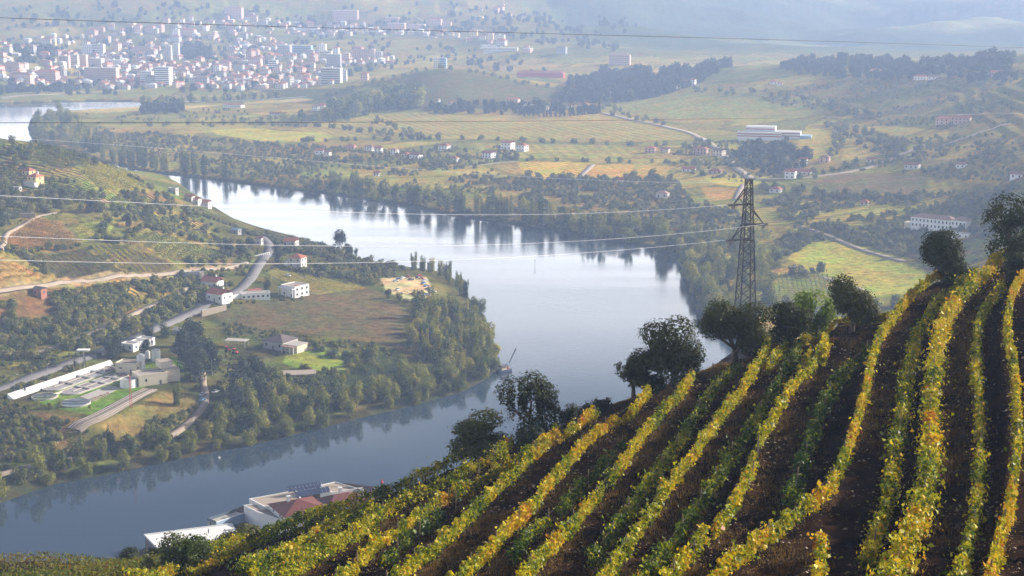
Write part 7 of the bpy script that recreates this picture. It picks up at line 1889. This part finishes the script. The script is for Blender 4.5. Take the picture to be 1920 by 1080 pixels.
# --- town
def block(x, y, z, w_, d_, h_, rz, wallm, roofm, style, label, cat='building', group=None, name='apartment_block'):
    t = thing(name, label, cat, (x, y, z), R(rz), group)
    MB().box(-w_ / 2, w_ / 2, 0, d_, -6, h_).build('wall', M[wallm], t)
    nf_ = max(1, int(h_ / 3.1)); b = MB()
    for f in range(nf_):
        zc = (f + .5) * h_ / nf_
        if style == 'band': b.box(-w_ / 2 + .6, w_ / 2 - .6, -.12, -.003, zc - .65, zc + .65)
        else:
            n_ = max(2, int(w_ / 3.4))
            for i in range(n_):
                xx = -w_ / 2 + w_ * (i + .5) / n_; b.box(xx - .75, xx + .75, -.12, -.003, zc - .75, zc + .7)
        n_ = max(1, int(d_ / 5))
        for i in range(n_):
            yy = d_ * (i + .5) / n_; b.box(w_ / 2 + .003, w_ / 2 + .1, yy - .6, yy + .6, zc - .6, zc + .6)
    b.build('window', M['glass'], t)['kind'] = 'stuff'
    if style != 'grid' and h_ > 8:
        b = MB()
        for f in range(1, nf_): b.box(-w_ / 2 + .3, w_ / 2 - .3, -1.3, -.13, f * h_ / nf_ - .15, f * h_ / nf_ + .75)
        b.build('balcony', M[wallm], t)['kind'] = 'stuff'
    if roofm == 'flat': MB().box(-w_ / 2 - .2, w_ / 2 + .2, -.2, d_ + .2, h_ + .003, h_ + .7).build('roof', M['white2'], t); MB().box(-1.5, 1.5, d_ * .3, d_ * .6, h_ + .703, h_ + 2.8).build('lift_house', M[wallm], t)
    else: MB().hip(-w_ / 2, w_ / 2, 0, d_, h_ + .02, h_ + min(w_, d_) * .22 + .6, .5).build('roof', M[roofm], t)
    return t
TOWN = [ # x0, x1, ybase, ytop, wall, roof, style, label
 (262, 286, 159, 134, 'white', 'flat', 'band', 'lower white slab joined to the tall white riverside block'), (287, 320, 160, 126, 'white', 'flat', 'band', 'tall white banded apartment block nearest the town waterfront'), (155, 222, 154, 127, 'pink', 'flat', 'band', 'long pink grey balconied block left of the tall white one'),
 (110, 130, 126, 105, 'pink', 'flat', 'band', 'left tower of the twin grey towers'), (130, 147, 126, 103, 'cream', 'flat', 'band', 'middle cream strip of the twin towers'), (147, 163, 126, 103, 'pink', 'flat', 'grid', 'right tower of the twin grey towers'),
 (163, 192, 126, 110, 'white2', 'flat', 'grid', 'pale office block right of the twin towers'), (192, 230, 125, 113, 'white', 'flat', 'grid', 'long pale shed roofed hall'), (152, 174, 102, 84, 'white', 'flat', 'grid', 'white framed block behind the twin towers, left half'), (174, 195, 103, 83, 'white', 'flat', 'band', 'white framed block behind the twin towers, right half'),
 (308, 322, 122, 86, 'grey', 'flat', 'grid', 'narrow grey green tower in the middle of the town'), (322, 336, 112, 82, 'white2', 'flat', 'grid', 'pale stepped tower behind the grey green one'), (322, 336, 72, 55, 'white', 'flat', 'grid', 'white tower high on the left of the town'), (288, 296, 63, 54, 'white2', 'flat', 'grid', 'small pale tower above the town'),
 (418, 455, 33, 15, 'pink', 'roof_old', 'grid', 'big pink hilltop block'), (97, 104, 90, 74, 'yellow', 'flat', 'grid', 'bright yellow narrow tower left'), (72, 97, 84, 74, 'cream', 'roof', 'grid', 'cream block beside the yellow tower'), (164, 172, 74, 66, 'yellow', 'roof', 'grid', 'yellow gabled house high on the left'),
 (175, 205, 80, 68, 'pink', 'roof_old', 'grid', 'pink apartment row high on the left'), (244, 286, 102, 90, 'pink', 'roof_old', 'grid', 'long pink dusk coloured row'), (286, 300, 100, 87, 'pink', 'roof', 'grid', 'salmon coloured corner block'),
 (355, 372, 162, 146, 'white2', 'flat', 'grid', 'square white gridded block right of the waterfront'), (352, 368, 130, 120, 'cream', 'roof', 'grid', 'cream villa in the middle of the town'), (400, 412, 140, 122, 'white', 'roof', 'grid', 'sunlit white house in the town centre'), (430, 458, 154, 142, 'pink', 'roof', 'grid', 'orange red arcaded building near the front'),
 (464, 490, 126, 110, 'pink', 'roof_old', 'grid', 'pale pink block right of the bare hill'), (490, 493, 125, 112, 'white', 'flat', 'grid', ''), (503, 520, 128, 113, 'white', 'flat', 'band', 'white modern block right of the bare hill'),
 (519, 545, 106, 85, 'grey', 'flat', 'grid', 'blue grey school block'), (545, 585, 102, 86, 'blue', 'flat', 'band', 'long blue glass hall'), (500, 508, 84, 70, 'yellow', 'roof', 'grid', 'glowing cream church tower'), (508, 516, 84, 75, 'pink', 'roof', 'grid', 'salmon house beside the church tower'),
 (595, 611, 113, 83, 'white', 'flat', 'grid', 'brilliant white tower right of the town'), (598, 622, 117, 96, 'cream', 'flat', 'band', 'cream block in front of the brilliant tower'), (611, 639, 130, 102, 'grey', 'flat', 'grid', 'grey green tower block right of the town'), (600, 640, 158, 128, 'white2', 'flat', 'band', 'wide pale stepped block nearest the knoll'), (640, 650, 152, 132, 'white2', 'flat', 'grid', 'pale narrow block by the knoll'),
 (563, 590, 128, 119, 'white2', 'roof_old', 'grid', 'pale low block left of the stepped one'), (622, 672, 40, 20, 'pink', 'flat', 'grid', 'large pink hospital like block on the hill'), (720, 748, 42, 33, 'pink', 'flat', 'grid', 'pink hillside block with a bright end wall'), (724, 760, 56, 44, 'pink', 'flat', 'grid', 'second pink hillside block below it'), (765, 797, 56, 46, 'pink', 'flat', 'grid', 'third pink hillside block'),
 (800, 828, 48, 36, 'pink', 'roof', 'grid', 'pink hillside block with a cream end wall'), (828, 846, 50, 42, 'pink', 'roof_old', 'grid', 'small pink block right of the cream end wall'), (880, 895, 70, 57, 'yellow', 'roof', 'grid', 'yellow house on the hillside road'), (897, 910, 76, 67, 'cream', 'roof', 'grid', 'cream house on the hillside road'), (912, 925, 76, 62, 'yellow', 'roof', 'grid', 'ochre block on the hillside road'), (925, 946, 77, 66, 'cream', 'flat', 'grid', 'pale block at the end of the hillside road'),
 (812, 824, 128, 109, 'cream', 'flat', 'grid', 'cream half of the slab rising behind the knoll top'), (824, 837, 128, 109, 'blue', 'flat', 'band', 'blue banded half of the slab rising behind the knoll top'), (1140, 1182, 122, 103, 'pink', 'roof_old', 'band', 'pink grey block beside the wooded knoll'), (900, 932, 90, 85, 'white', 'flat', 'grid', 'white roofed warehouse above the knoll'), (905, 972, 98, 90, 'white2', 'flat', 'grid', 'long white roofed works above the knoll'),
 (965, 1060, 144, 137, 'red', 'roof', 'grid', 'very long red roofed works right of the knoll'), (715, 728, 118, 106, 'yellow', 'roof', 'grid', 'orange lit house behind the knoll'), (640, 655, 118, 100, 'pink', 'flat', 'grid', 'pink block behind the stepped one'), (660, 704, 112, 96, 'pink', 'roof_old', 'grid', 'dusky row of flats behind the knoll'), (704, 716, 112, 97, 'white2', 'flat', 'grid', 'pale block end of the dusky row'),
 (675, 690, 152, 138, 'pink', 'roof', 'grid', 'salmon house block over the knoll slope'), (390, 404, 73, 66, 'white', 'roof', 'grid', 'white paired houses above the park'), (338, 366, 68, 56, 'pink', 'roof', 'grid', 'pink row beside the high white tower'), (520, 600, 57, 51, 'white', 'flat', 'grid', 'long white wall like terrace above the town'),
 (12, 60, 154, 140, 'pink', 'roof_old', 'grid', 'pink flats at the far left waterfront'), (62, 108, 152, 134, 'pink', 'roof', 'grid', 'long pink roofed flats left of the balconied block'), (0, 40, 134, 120, 'pink', 'roof_old', 'grid', 'old roofs at the left edge of the town'),
]
for (x0, x1_, yb, yt, wl, rf, stl, lab) in TOWN:
    if not lab: continue
    cx_ = (x0 + x1_) / 2
    x, y, z = hit(cx_, yb, 2300)
    if 810 < cx_ < 840 and yb == 128: x, y, z = PY(cx_, yb, 2900)
    sc_ = y / FPX
    w_ = (x1_ - x0) * sc_ * 0.94; h_ = (yb - yt) * sc_ * 0.97
    block(x, y, z, w_, min(14, max(8, w_ * .5)), h_, rsT.uniform(-16, -6), wl, rf, stl, lab)
# ordinary town houses: twelve types, copied about
town_types = []
rsH = np.random.default_rng(77)
wl_list = ['white2', 'pink', 'cream', 'white2', 'pink', 'grey', 'cream', 'yellow', 'white2', 'pink', 'grey', 'cream', 'white', 'pink']
def town_type(k):
    w_ = rsH.uniform(8, 20); d_ = rsH.uniform(8, 13); h_ = rsH.choice([4, 6.5, 6.5, 9.5, 12.5]) ; wl = wl_list[k % len(wl_list)]
    rf = ['roof', 'roof', 'roof_old', 'flat'][k % 4]
    return block(0, 0, 0, w_, d_, float(h_), 0, wl, rf, 'grid', 'x', 'house', 'town houses', 'town_house'), wl, rf
cn = {'white': 'white', 'white2': 'pale', 'pink': 'pink', 'cream': 'cream', 'yellow': 'ochre', 'grey': 'grey'}
types = [town_type(k) for k in range(16)]
used_t = set(); placed = []
def town_scatter(poly, n, where, sc=(0.8, 1.25), group='town houses'):
    W = wp(poly); got = 0; tries = 0
    xs = [p[0] for p in W]; ys = [p[1] for p in W]
    while got < n and tries < 8000:
        tries += 1
        x = rsH.uniform(min(xs), max(xs)); y = rsH.uniform(min(ys), max(ys))
        if not in_poly(np.array([x]), np.array([y]), W)[0]: continue
        if any(abs(x - a) < 15 and abs(y - b) < 13 for a, b in placed): continue
        placed.append((x, y)); got += 1
        k = int(rsH.integers(len(types))); src, wl, rf = types[k]
        z = float(gz(x, y)[0]) - .3
        lab = '%s house with a %s in %s' % (cn[wl], 'flat roof' if rf == 'flat' else ('faded roof' if rf == 'roof_old' else 'red roof'), where)
        g = lab.replace(' house ', ' houses ')
        s_ = rsH.uniform(*sc); rz_ = R(rsH.choice([-12, -12, -18, -25, 70, 10]) + rsH.normal() * 5)
        if k in used_t: copy_tree(src, (x, y, z), rz_, s_, lab, g)
        else:
            used_t.add(k); src.location = (x, y, z); src.rotation_euler = (0, 0, rz_); src.scale = (s_,) * 3; src['label'] = lab; src['group'] = g
town_scatter([(0, 160), (0, 125), (110, 128), (260, 122), (330, 125), (470, 128), (600, 132), (640, 160), (560, 164), (330, 164), (120, 162)], 120, 'the lower town')
town_scatter([(0, 120), (0, 85), (60, 72), (200, 62), (330, 66), (480, 70), (500, 84), (600, 100), (700, 100), (760, 118), (600, 126), (330, 118), (110, 122)], 105, 'the middle of the town')
town_scatter([(40, 80), (200, 50), (340, 42), (460, 30), (640, 44), (720, 62), (600, 60), (480, 58), (330, 66), (120, 76)], 50, 'the upper town')
town_scatter([(620, 46), (700, 50), (860, 62), (960, 84), (1060, 104), (1030, 112), (900, 84), (700, 66)], 22, 'the hillside suburb')
town_scatter([(820, 24), (940, 10), (1000, 32), (960, 40), (880, 30), (300, 6), (330, 10)], 10, 'the hamlet high in the haze', (.7, 1.0))
for k, (src, wl, rf) in enumerate(types):
    if k not in used_t:
        for ch in list(src.children): bpy.data.objects.remove(ch)
        bpy.data.objects.remove(src)

# the remaining small houses of the town, beyond the three hundred largest
def town_mass(polys, n):
    V, F, MI = [], [], []
    Ws = [wp(p) for p in polys]; got = 0; tries = 0
    while got < n and tries < 9000:
        tries += 1
        W = Ws[int(rsH.integers(len(Ws)))]; xs = [p[0] for p in W]; ys = [p[1] for p in W]
        x = rsH.uniform(min(xs), max(xs)); y = rsH.uniform(min(ys), max(ys))
        if not in_poly(np.array([x]), np.array([y]), W)[0]: continue
        if any(abs(x - a) < 11 and abs(y - b) < 10 for a, b in placed): continue
        placed.append((x, y)); got += 1
        z = float(gz(x, y)[0]); a = R(rsH.choice([-14, -20, 72]) + rsH.normal() * 6); ca, sa = math.cos(a), math.sin(a)
        w_, d_, h_ = rsH.uniform(7, 15), rsH.uniform(7, 11), float(rsH.choice([3.5, 6, 6.5, 9]))
        b = MB().box(-w_ / 2, w_ / 2, 0, d_, -5, h_); k1 = len(b.f); b.hip(-w_ / 2, w_ / 2, 0, d_, h_ + .02, h_ + 2.2, .5); k2 = len(b.f)
        for f in range(max(1, int(h_ / 3))):
            for i in range(int(w_ / 3.5)):
                xx = -w_ / 2 + w_ * (i + .5) / int(w_ / 3.5); b.box(xx - .6, xx + .6, -.1, -.003, f * 3 + 1, f * 3 + 2.3)
        k3 = len(b.f); n0 = len(V); wm = int(rsH.choice([1, 1, 2, 6, 6, 6])); rm = int(rsH.choice([3, 3, 4, 0]))
        V += [(x + p[0] * ca - p[1] * sa, y + p[0] * sa + p[1] * ca, z + p[2]) for p in b.v]
        F += [tuple(n0 + i for i in q) for q in b.f]; MI += [wm] * k1 + [rm] * (k2 - k1) + [5] * (k3 - k2)
    m = bpy.data.meshes.new('town_houses'); m.from_pydata(V, [], F)
    for q in ('white', 'pink', 'cream', 'roof', 'roof_old', 'glass', 'white2'): m.materials.append(M[q])
    m.polygons.foreach_set('material_index', np.array(MI, np.int32)); m.update()
    tag(obj('town_rooftops', m), 'dense small white and pink houses filling the hazy town', None, None, 'stuff')
town_mass([[(0, 162), (0, 120), (110, 122), (330, 118), (600, 128), (645, 160), (560, 166), (330, 166), (120, 164)], [(0, 122), (0, 82), (60, 70), (200, 58), (330, 62), (480, 66), (600, 96), (720, 100), (760, 118), (600, 128), (330, 120), (110, 124)],
           [(300, 50), (460, 28), (640, 40), (760, 58), (880, 72), (700, 66), (480, 60)]], 420)

# ================================================================== plant the collected trees
def stuff_instances(name, items, label):
    """the smallest of a kind as one object: points that carry instanced crowns"""
    meshes = []
    for it in items:
        if it[9] not in meshes: meshes.append(it[9])
    co = bpy.data.collections.new(name + '_sources')
    objs = []
    for i, m in enumerate(meshes):
        o = bpy.data.objects.new('%s_source_%02d' % (name, i), m); co.objects.link(o); objs.append(o)
    # the collection lists its objects by name order
    pm_ = bpy.data.meshes.new(name); n = len(items)
    pm_.vertices.add(n)
    pm_.vertices.foreach_set('co', np.array([(it[5], it[6], it[7] - .15) for it in items], np.float32).ravel())
    a = pm_.attributes.new('variant', 'INT', 'POINT'); a.data.foreach_set('value', np.array([meshes.index(it[9]) for it in items], np.int32))
    a = pm_.attributes.new('size', 'FLOAT_VECTOR', 'POINT'); a.data.foreach_set('vector', np.array([(it[8], it[8], it[8] * it[10]) for it in items], np.float32).ravel())
    a = pm_.attributes.new('turn', 'FLOAT_VECTOR', 'POINT'); rr = np.zeros((n, 3), np.float32); rr[:, 2] = rsT.uniform(0, 6.28, n); a.data.foreach_set('vector', rr.ravel())
    pm_.update()
    o = bpy.data.objects.new(name, pm_); COL.objects.link(o)
    g = bpy.data.node_groups.new(name + '_scatter', 'GeometryNodeTree')
    g.interface.new_socket('Geometry', in_out='INPUT', socket_type='NodeSocketGeometry'); g.interface.new_socket('Geometry', in_out='OUTPUT', socket_type='NodeSocketGeometry')
    gi = g.nodes.new('NodeGroupInput'); go = g.nodes.new('NodeGroupOutput'); mp = g.nodes.new('GeometryNodeMeshToPoints'); ip = g.nodes.new('GeometryNodeInstanceOnPoints'); ci = g.nodes.new('GeometryNodeCollectionInfo')
    ci.inputs[0].default_value = co; ci.inputs['Separate Children'].default_value = True; ci.inputs['Reset Children'].default_value = True
    def attr(nm, ty):
        q = g.nodes.new('GeometryNodeInputNamedAttribute'); q.data_type = ty; q.inputs[0].default_value = nm
        return [s for s in q.outputs if s.enabled and s.name == 'Attribute'][0]
    ip.inputs['Pick Instance'].default_value = True
    L_ = g.links
    L_.new(gi.outputs[0], mp.inputs['Mesh']); L_.new(mp.outputs[0], ip.inputs['Points']); L_.new(ci.outputs[0], ip.inputs['Instance'])
    L_.new(attr('variant', 'INT'), ip.inputs['Instance Index']); L_.new(attr('size', 'FLOAT_VECTOR'), ip.inputs['Scale']); L_.new(attr('turn', 'FLOAT_VECTOR'), ip.inputs['Rotation'])
    L_.new(ip.outputs[0], go.inputs[0])
    md = o.modifiers.new('scatter', 'NODES'); md.node_group = g
    return tag(o, label, None, None, 'stuff')
LANDMARKS = [(947, 690, 'the moored dredger'), (775, 535, 'the scrap yard'), (520, 650, 'the grey roofed farmhouse'), (560, 702, 'the concrete slab'), (305, 700, 'the cream control building'), (141, 757, 'the blue settling tank'), (160, 800, 'the near end of the railway'),
 (20, 900, 'the bottom left bend of the river bank'), (385, 745, 'the cars on the lane'), (636, 460, 'the lone tall poplar'), (700, 690, 'the reed bed'), (822, 690, 'the yellow green headland tree'), (900, 600, 'the outer notch of the headland'), (330, 812, 'the foot of the pale lane'), (60, 345, 'the yellow house'), (402, 560, 'the red roofed roadside pair'),
 (70, 550, 'the brick hut'), (80, 440, 'the orange hillside plot'), (370, 385, 'the riverside houses'), (540, 545, 'the flat roofed modern house'), (505, 465, 'the top of the road'), (200, 500, 'the striped hillside plots'), (340, 520, 'the arched retaining wall'), (200, 610, 'the overgrown dirt track'), (158, 665, 'the canopy lamp mast'), (300, 430, 'the hillside gully'), (250, 660, 'the white roadside sheds'),
 (60, 272, 'the left end of the hill crest'), (190, 310, 'the rounded hill shoulder'), (1397, 590, 'the pylon foot'), (1300, 560, 'the outer river bend'), (1180, 455, 'the shaded inlet left of the pylon'), (950, 415, 'the mirrored poplars'), (760, 385, 'the middle far bank'), (500, 345, 'the upper far bank'), (300, 322, 'the first far bank poplars'), (950, 280, 'the white mansion'), (1450, 258, 'the striped factory'),
 (1280, 163, 'the white quinta'), (830, 130, 'the knoll top'), (1765, 430, 'the manor'), (1100, 325, 'the orange fields'), (100, 240, 'the wooded spit'), (610, 290, 'the farmhouse among olives'), (740, 290, 'the loose line of white houses'), (1220, 285, 'the dark red roofed farm'), (1240, 370, 'the house in the olive groves'), (1600, 490, 'the big green field'), (1530, 310, 'the pink fronted house'), (1650, 345, 'the dark ploughed field'),
 (650, 205, 'the white houses below the knoll'), (1050, 212, 'the cypress row'), (1740, 148, 'the white ridge farm'), (1160, 110, 'the pink block by the wooded knoll'), (300, 145, 'the tall white waterfront block'), (190, 140, 'the long balconied block'), (125, 115, 'the twin towers'), (605, 100, 'the brilliant white tower'), (615, 145, 'the wide stepped block'), (437, 25, 'the pink hilltop block'), (647, 30, 'the hilltop hospital block'),
 (504, 78, 'the church tower'), (329, 63, 'the high white tower'), (100, 80, 'the yellow tower'), (445, 148, 'the arcaded orange building'), (366, 100, 'the town park'), (30, 145, 'the far left waterfront flats'), (780, 48, 'the pink hillside blocks'), (925, 72, 'the hillside road houses'), (945, 94, 'the white roofed works'), (1450, 340, 'the pale road junction'), (1790, 232, 'the long pink houses'), (1590, 270, 'the paired golden fields'), (400, 255, 'the yellow green strip field')]
ONES = ['', 'first', 'second', 'third', 'fourth', 'fifth', 'sixth', 'seventh', 'eighth', 'ninth', 'tenth', 'eleventh', 'twelfth', 'thirteenth', 'fourteenth', 'fifteenth', 'sixteenth', 'seventeenth', 'eighteenth', 'nineteenth']
TENS = {2: ('twentieth', 'twenty'), 3: ('thirtieth', 'thirty'), 4: ('fortieth', 'forty'), 5: ('fiftieth', 'fifty'), 6: ('sixtieth', 'sixty'), 7: ('seventieth', 'seventy'), 8: ('eightieth', 'eighty'), 9: ('ninetieth', 'ninety')}
def ordinal(n):
    if n < 20: return ONES[n]
    if n > 99: return 'one hundred and ' + ordinal(n - 100) if n > 100 else 'hundredth'
    t_, o_ = divmod(n, 10)
    return TENS[t_][0] if o_ == 0 else TENS[t_][1] + '-' + ONES[o_]
def proj(x, y, z):
    c, s_ = math.cos(PITCH), math.sin(PITCH); dz = z - CAM_H
    dep = y * c - dz * s_; return 960 + FPX * x / dep, 540 - FPX * (y * s_ + dz * c) / dep
def landmark_labels(entries):
    """entries: (key phrase, x, y, z) -> a label that counts outwards from the nearest landmark"""
    rec = []
    for i, (ph, x, y, z) in enumerate(entries):
        px, py = proj(x, y, z)
        d, k = min(((px - a) ** 2 + ((py - b) * 2.0) ** 2, j) for j, (a, b, _) in enumerate(LANDMARKS))
        rec.append((ph, k, d, i))
    out = [None] * len(entries); cnt = {}
    for ph, k, d, i in sorted(rec, key=lambda r: r[2]):
        cnt[(ph, k)] = cnt.get((ph, k), 0) + 1; n = cnt[(ph, k)]
        out[i] = (ph + ' nearest to ' if n == 1 else ordinal(n) + ' nearest ' + ph + ' to ') + LANDMARKS[k][2]
    return out
for nm, ph in (('street_lamp', 'thin grey lamp post'), ('material_bin', 'low cream bin of building material')):
    g_ = [o for o in bpy.data.objects if o.name.startswith(nm)]
    for o, lb in zip(g_, landmark_labels([(ph, *o.location) for o in g_])): o['label'] = lb
g_ = [o for o in bpy.data.objects if o.get('group') and 'wrecks' in o['group']]
g_.sort(key=lambda o: o.location.x / o.location.y); cn_ = {}
for o in g_:
    c_ = o['label'].split()[0]; cn_[c_] = cn_.get(c_, 0) + 1; o['label'] = '%s %s wreck from the left in the riverside scrap yard' % (ordinal(cn_[c_]), c_)
hs = [o for o in bpy.data.objects if o.name.startswith('town_house') and o.type == 'EMPTY']
bpy.context.view_layer.update()
for o, lb in zip(hs, landmark_labels([(o['label'].split(' in the')[0].split(' in ')[0], *o.location) for o in hs])): o['label'] = lb
SHORT = {'bush': 'green scrub bush', 'olive_tree': 'grey olive tree', 'riverside_tree': 'leafy riverside tree', 'poplar_tree': 'tall upright poplar', 'woodland_tree': 'hazy woodland tree', 'cypress_tree': 'dark cypress'}
LIM = {'scrub': 300, 'olive': 150, 'river': 190, 'riverB': 160, 'olivefar': 150, 'far': 300, 'cyp': 300, 'reeds': 0, 'under': 0}
REST = {'under': ('undergrowth', 'rough weeds and low scrub covering the left bank'), 'scrub': ('undergrowth', 'green and rusty scrub on the left hill'), 'olive': ('vegetation', 'grey olive groves of the left hill'), 'river': ('vegetation', 'river wood of the headland'), 'riverB': ('treeline', 'wood along the far bank'),
        'olivefar': ('vegetation', 'grey green olive groves spread over the far plain'), 'far': ('woods', 'far woods and town trees fading in haze'), 'cyp': ('treeline', 'cypress row'), 'reeds': ('vegetation', 'pale green reed bed on the headland')}
for m in MESH['scrubbush'][:0]: pass
reed_m = []
for i in range(3):
    rs = np.random.default_rng(40 + i); P = np.c_[rs.normal(size=(380, 2)) * 1.3, rs.uniform(0, 3.2, 380)]
    V, F = leaf_cloud(P, np.full(380, .3), .3, 0, None, rs); V[:, 2] = np.abs(V[:, 2]); m = arr_mesh('reed_clump', V, F); m.materials.append(M['reed']); reed_m.append(m)
RP = np.array(ROADPTS)
HP = np.array([(o.location.x, o.location.y) for o in bpy.data.objects if o.type == 'EMPTY' and o.parent is None and o.get('category') in ('house', 'building', 'tank', 'basin', 'silo', 'shed', 'car', 'manor', 'factory', 'slab', 'yard', 'hut', 'tractor') and o.location.y > 500])
AF = [f[0] for f in FIELDS if max(p[1] for p in f[0]) < 1400 and f[1][1] / f[1][0] < 1.6]
def clear_of(it):
    x, y = it[5], it[6]
    if y > 1500: return bool((np.hypot(HP[:, 0] - x, HP[:, 1] - y) > 7).all())
    if (np.hypot(RP[:, 0] - x, RP[:, 1] - y) < RP[:, 2]).any(): return False
    d = np.hypot(HP[:, 0] - x, HP[:, 1] - y)
    if (d < 8).any(): return False
    if in_poly(np.array([x]), np.array([y]), yard)[0]: return False
    return True
for kind, items in BUCKET.items():
    items = [it for it in items if clear_of(it)]
    if kind == 'under': items = [it for it in items if not any(in_poly(np.array([it[5]]), np.array([it[6]]), f)[0] for f in AF)]
    items.sort(key=lambda i: -i[0])
    if kind == 'reeds': items = [it[:9] + (reed_m[j % 3],) + it[10:] for j, it in enumerate(items)]
    lim = LIM[kind]
    nice = landmark_labels([(SHORT.get(it[1], it[1]) + ('' ), it[5], it[6], it[7]) for it in items[:lim]])
    for it, label_ in zip(items[:lim], nice):
        (_, name, label, cat, group, x, y, z, s, mesh, sz, trunk) = it
        g_ = group; label = label_
        if trunk:
            t = thing(name, label, cat, (x, y, z - .2), rsT.uniform(0, 6.28), g_); t.scale = (s, s, s * sz)
            obj('crown', mesh, None, t); obj('trunk', trunk_mid, None, t)
        else:
            o = obj(name, mesh, None, None, (x, y, z - .15), rsT.uniform(0, 6.28), (s, s, s * sz)); tag(o, label, cat, g_)
    rest = items[lim:]
    if rest: stuff_instances(REST[kind][0], rest, REST[kind][1])
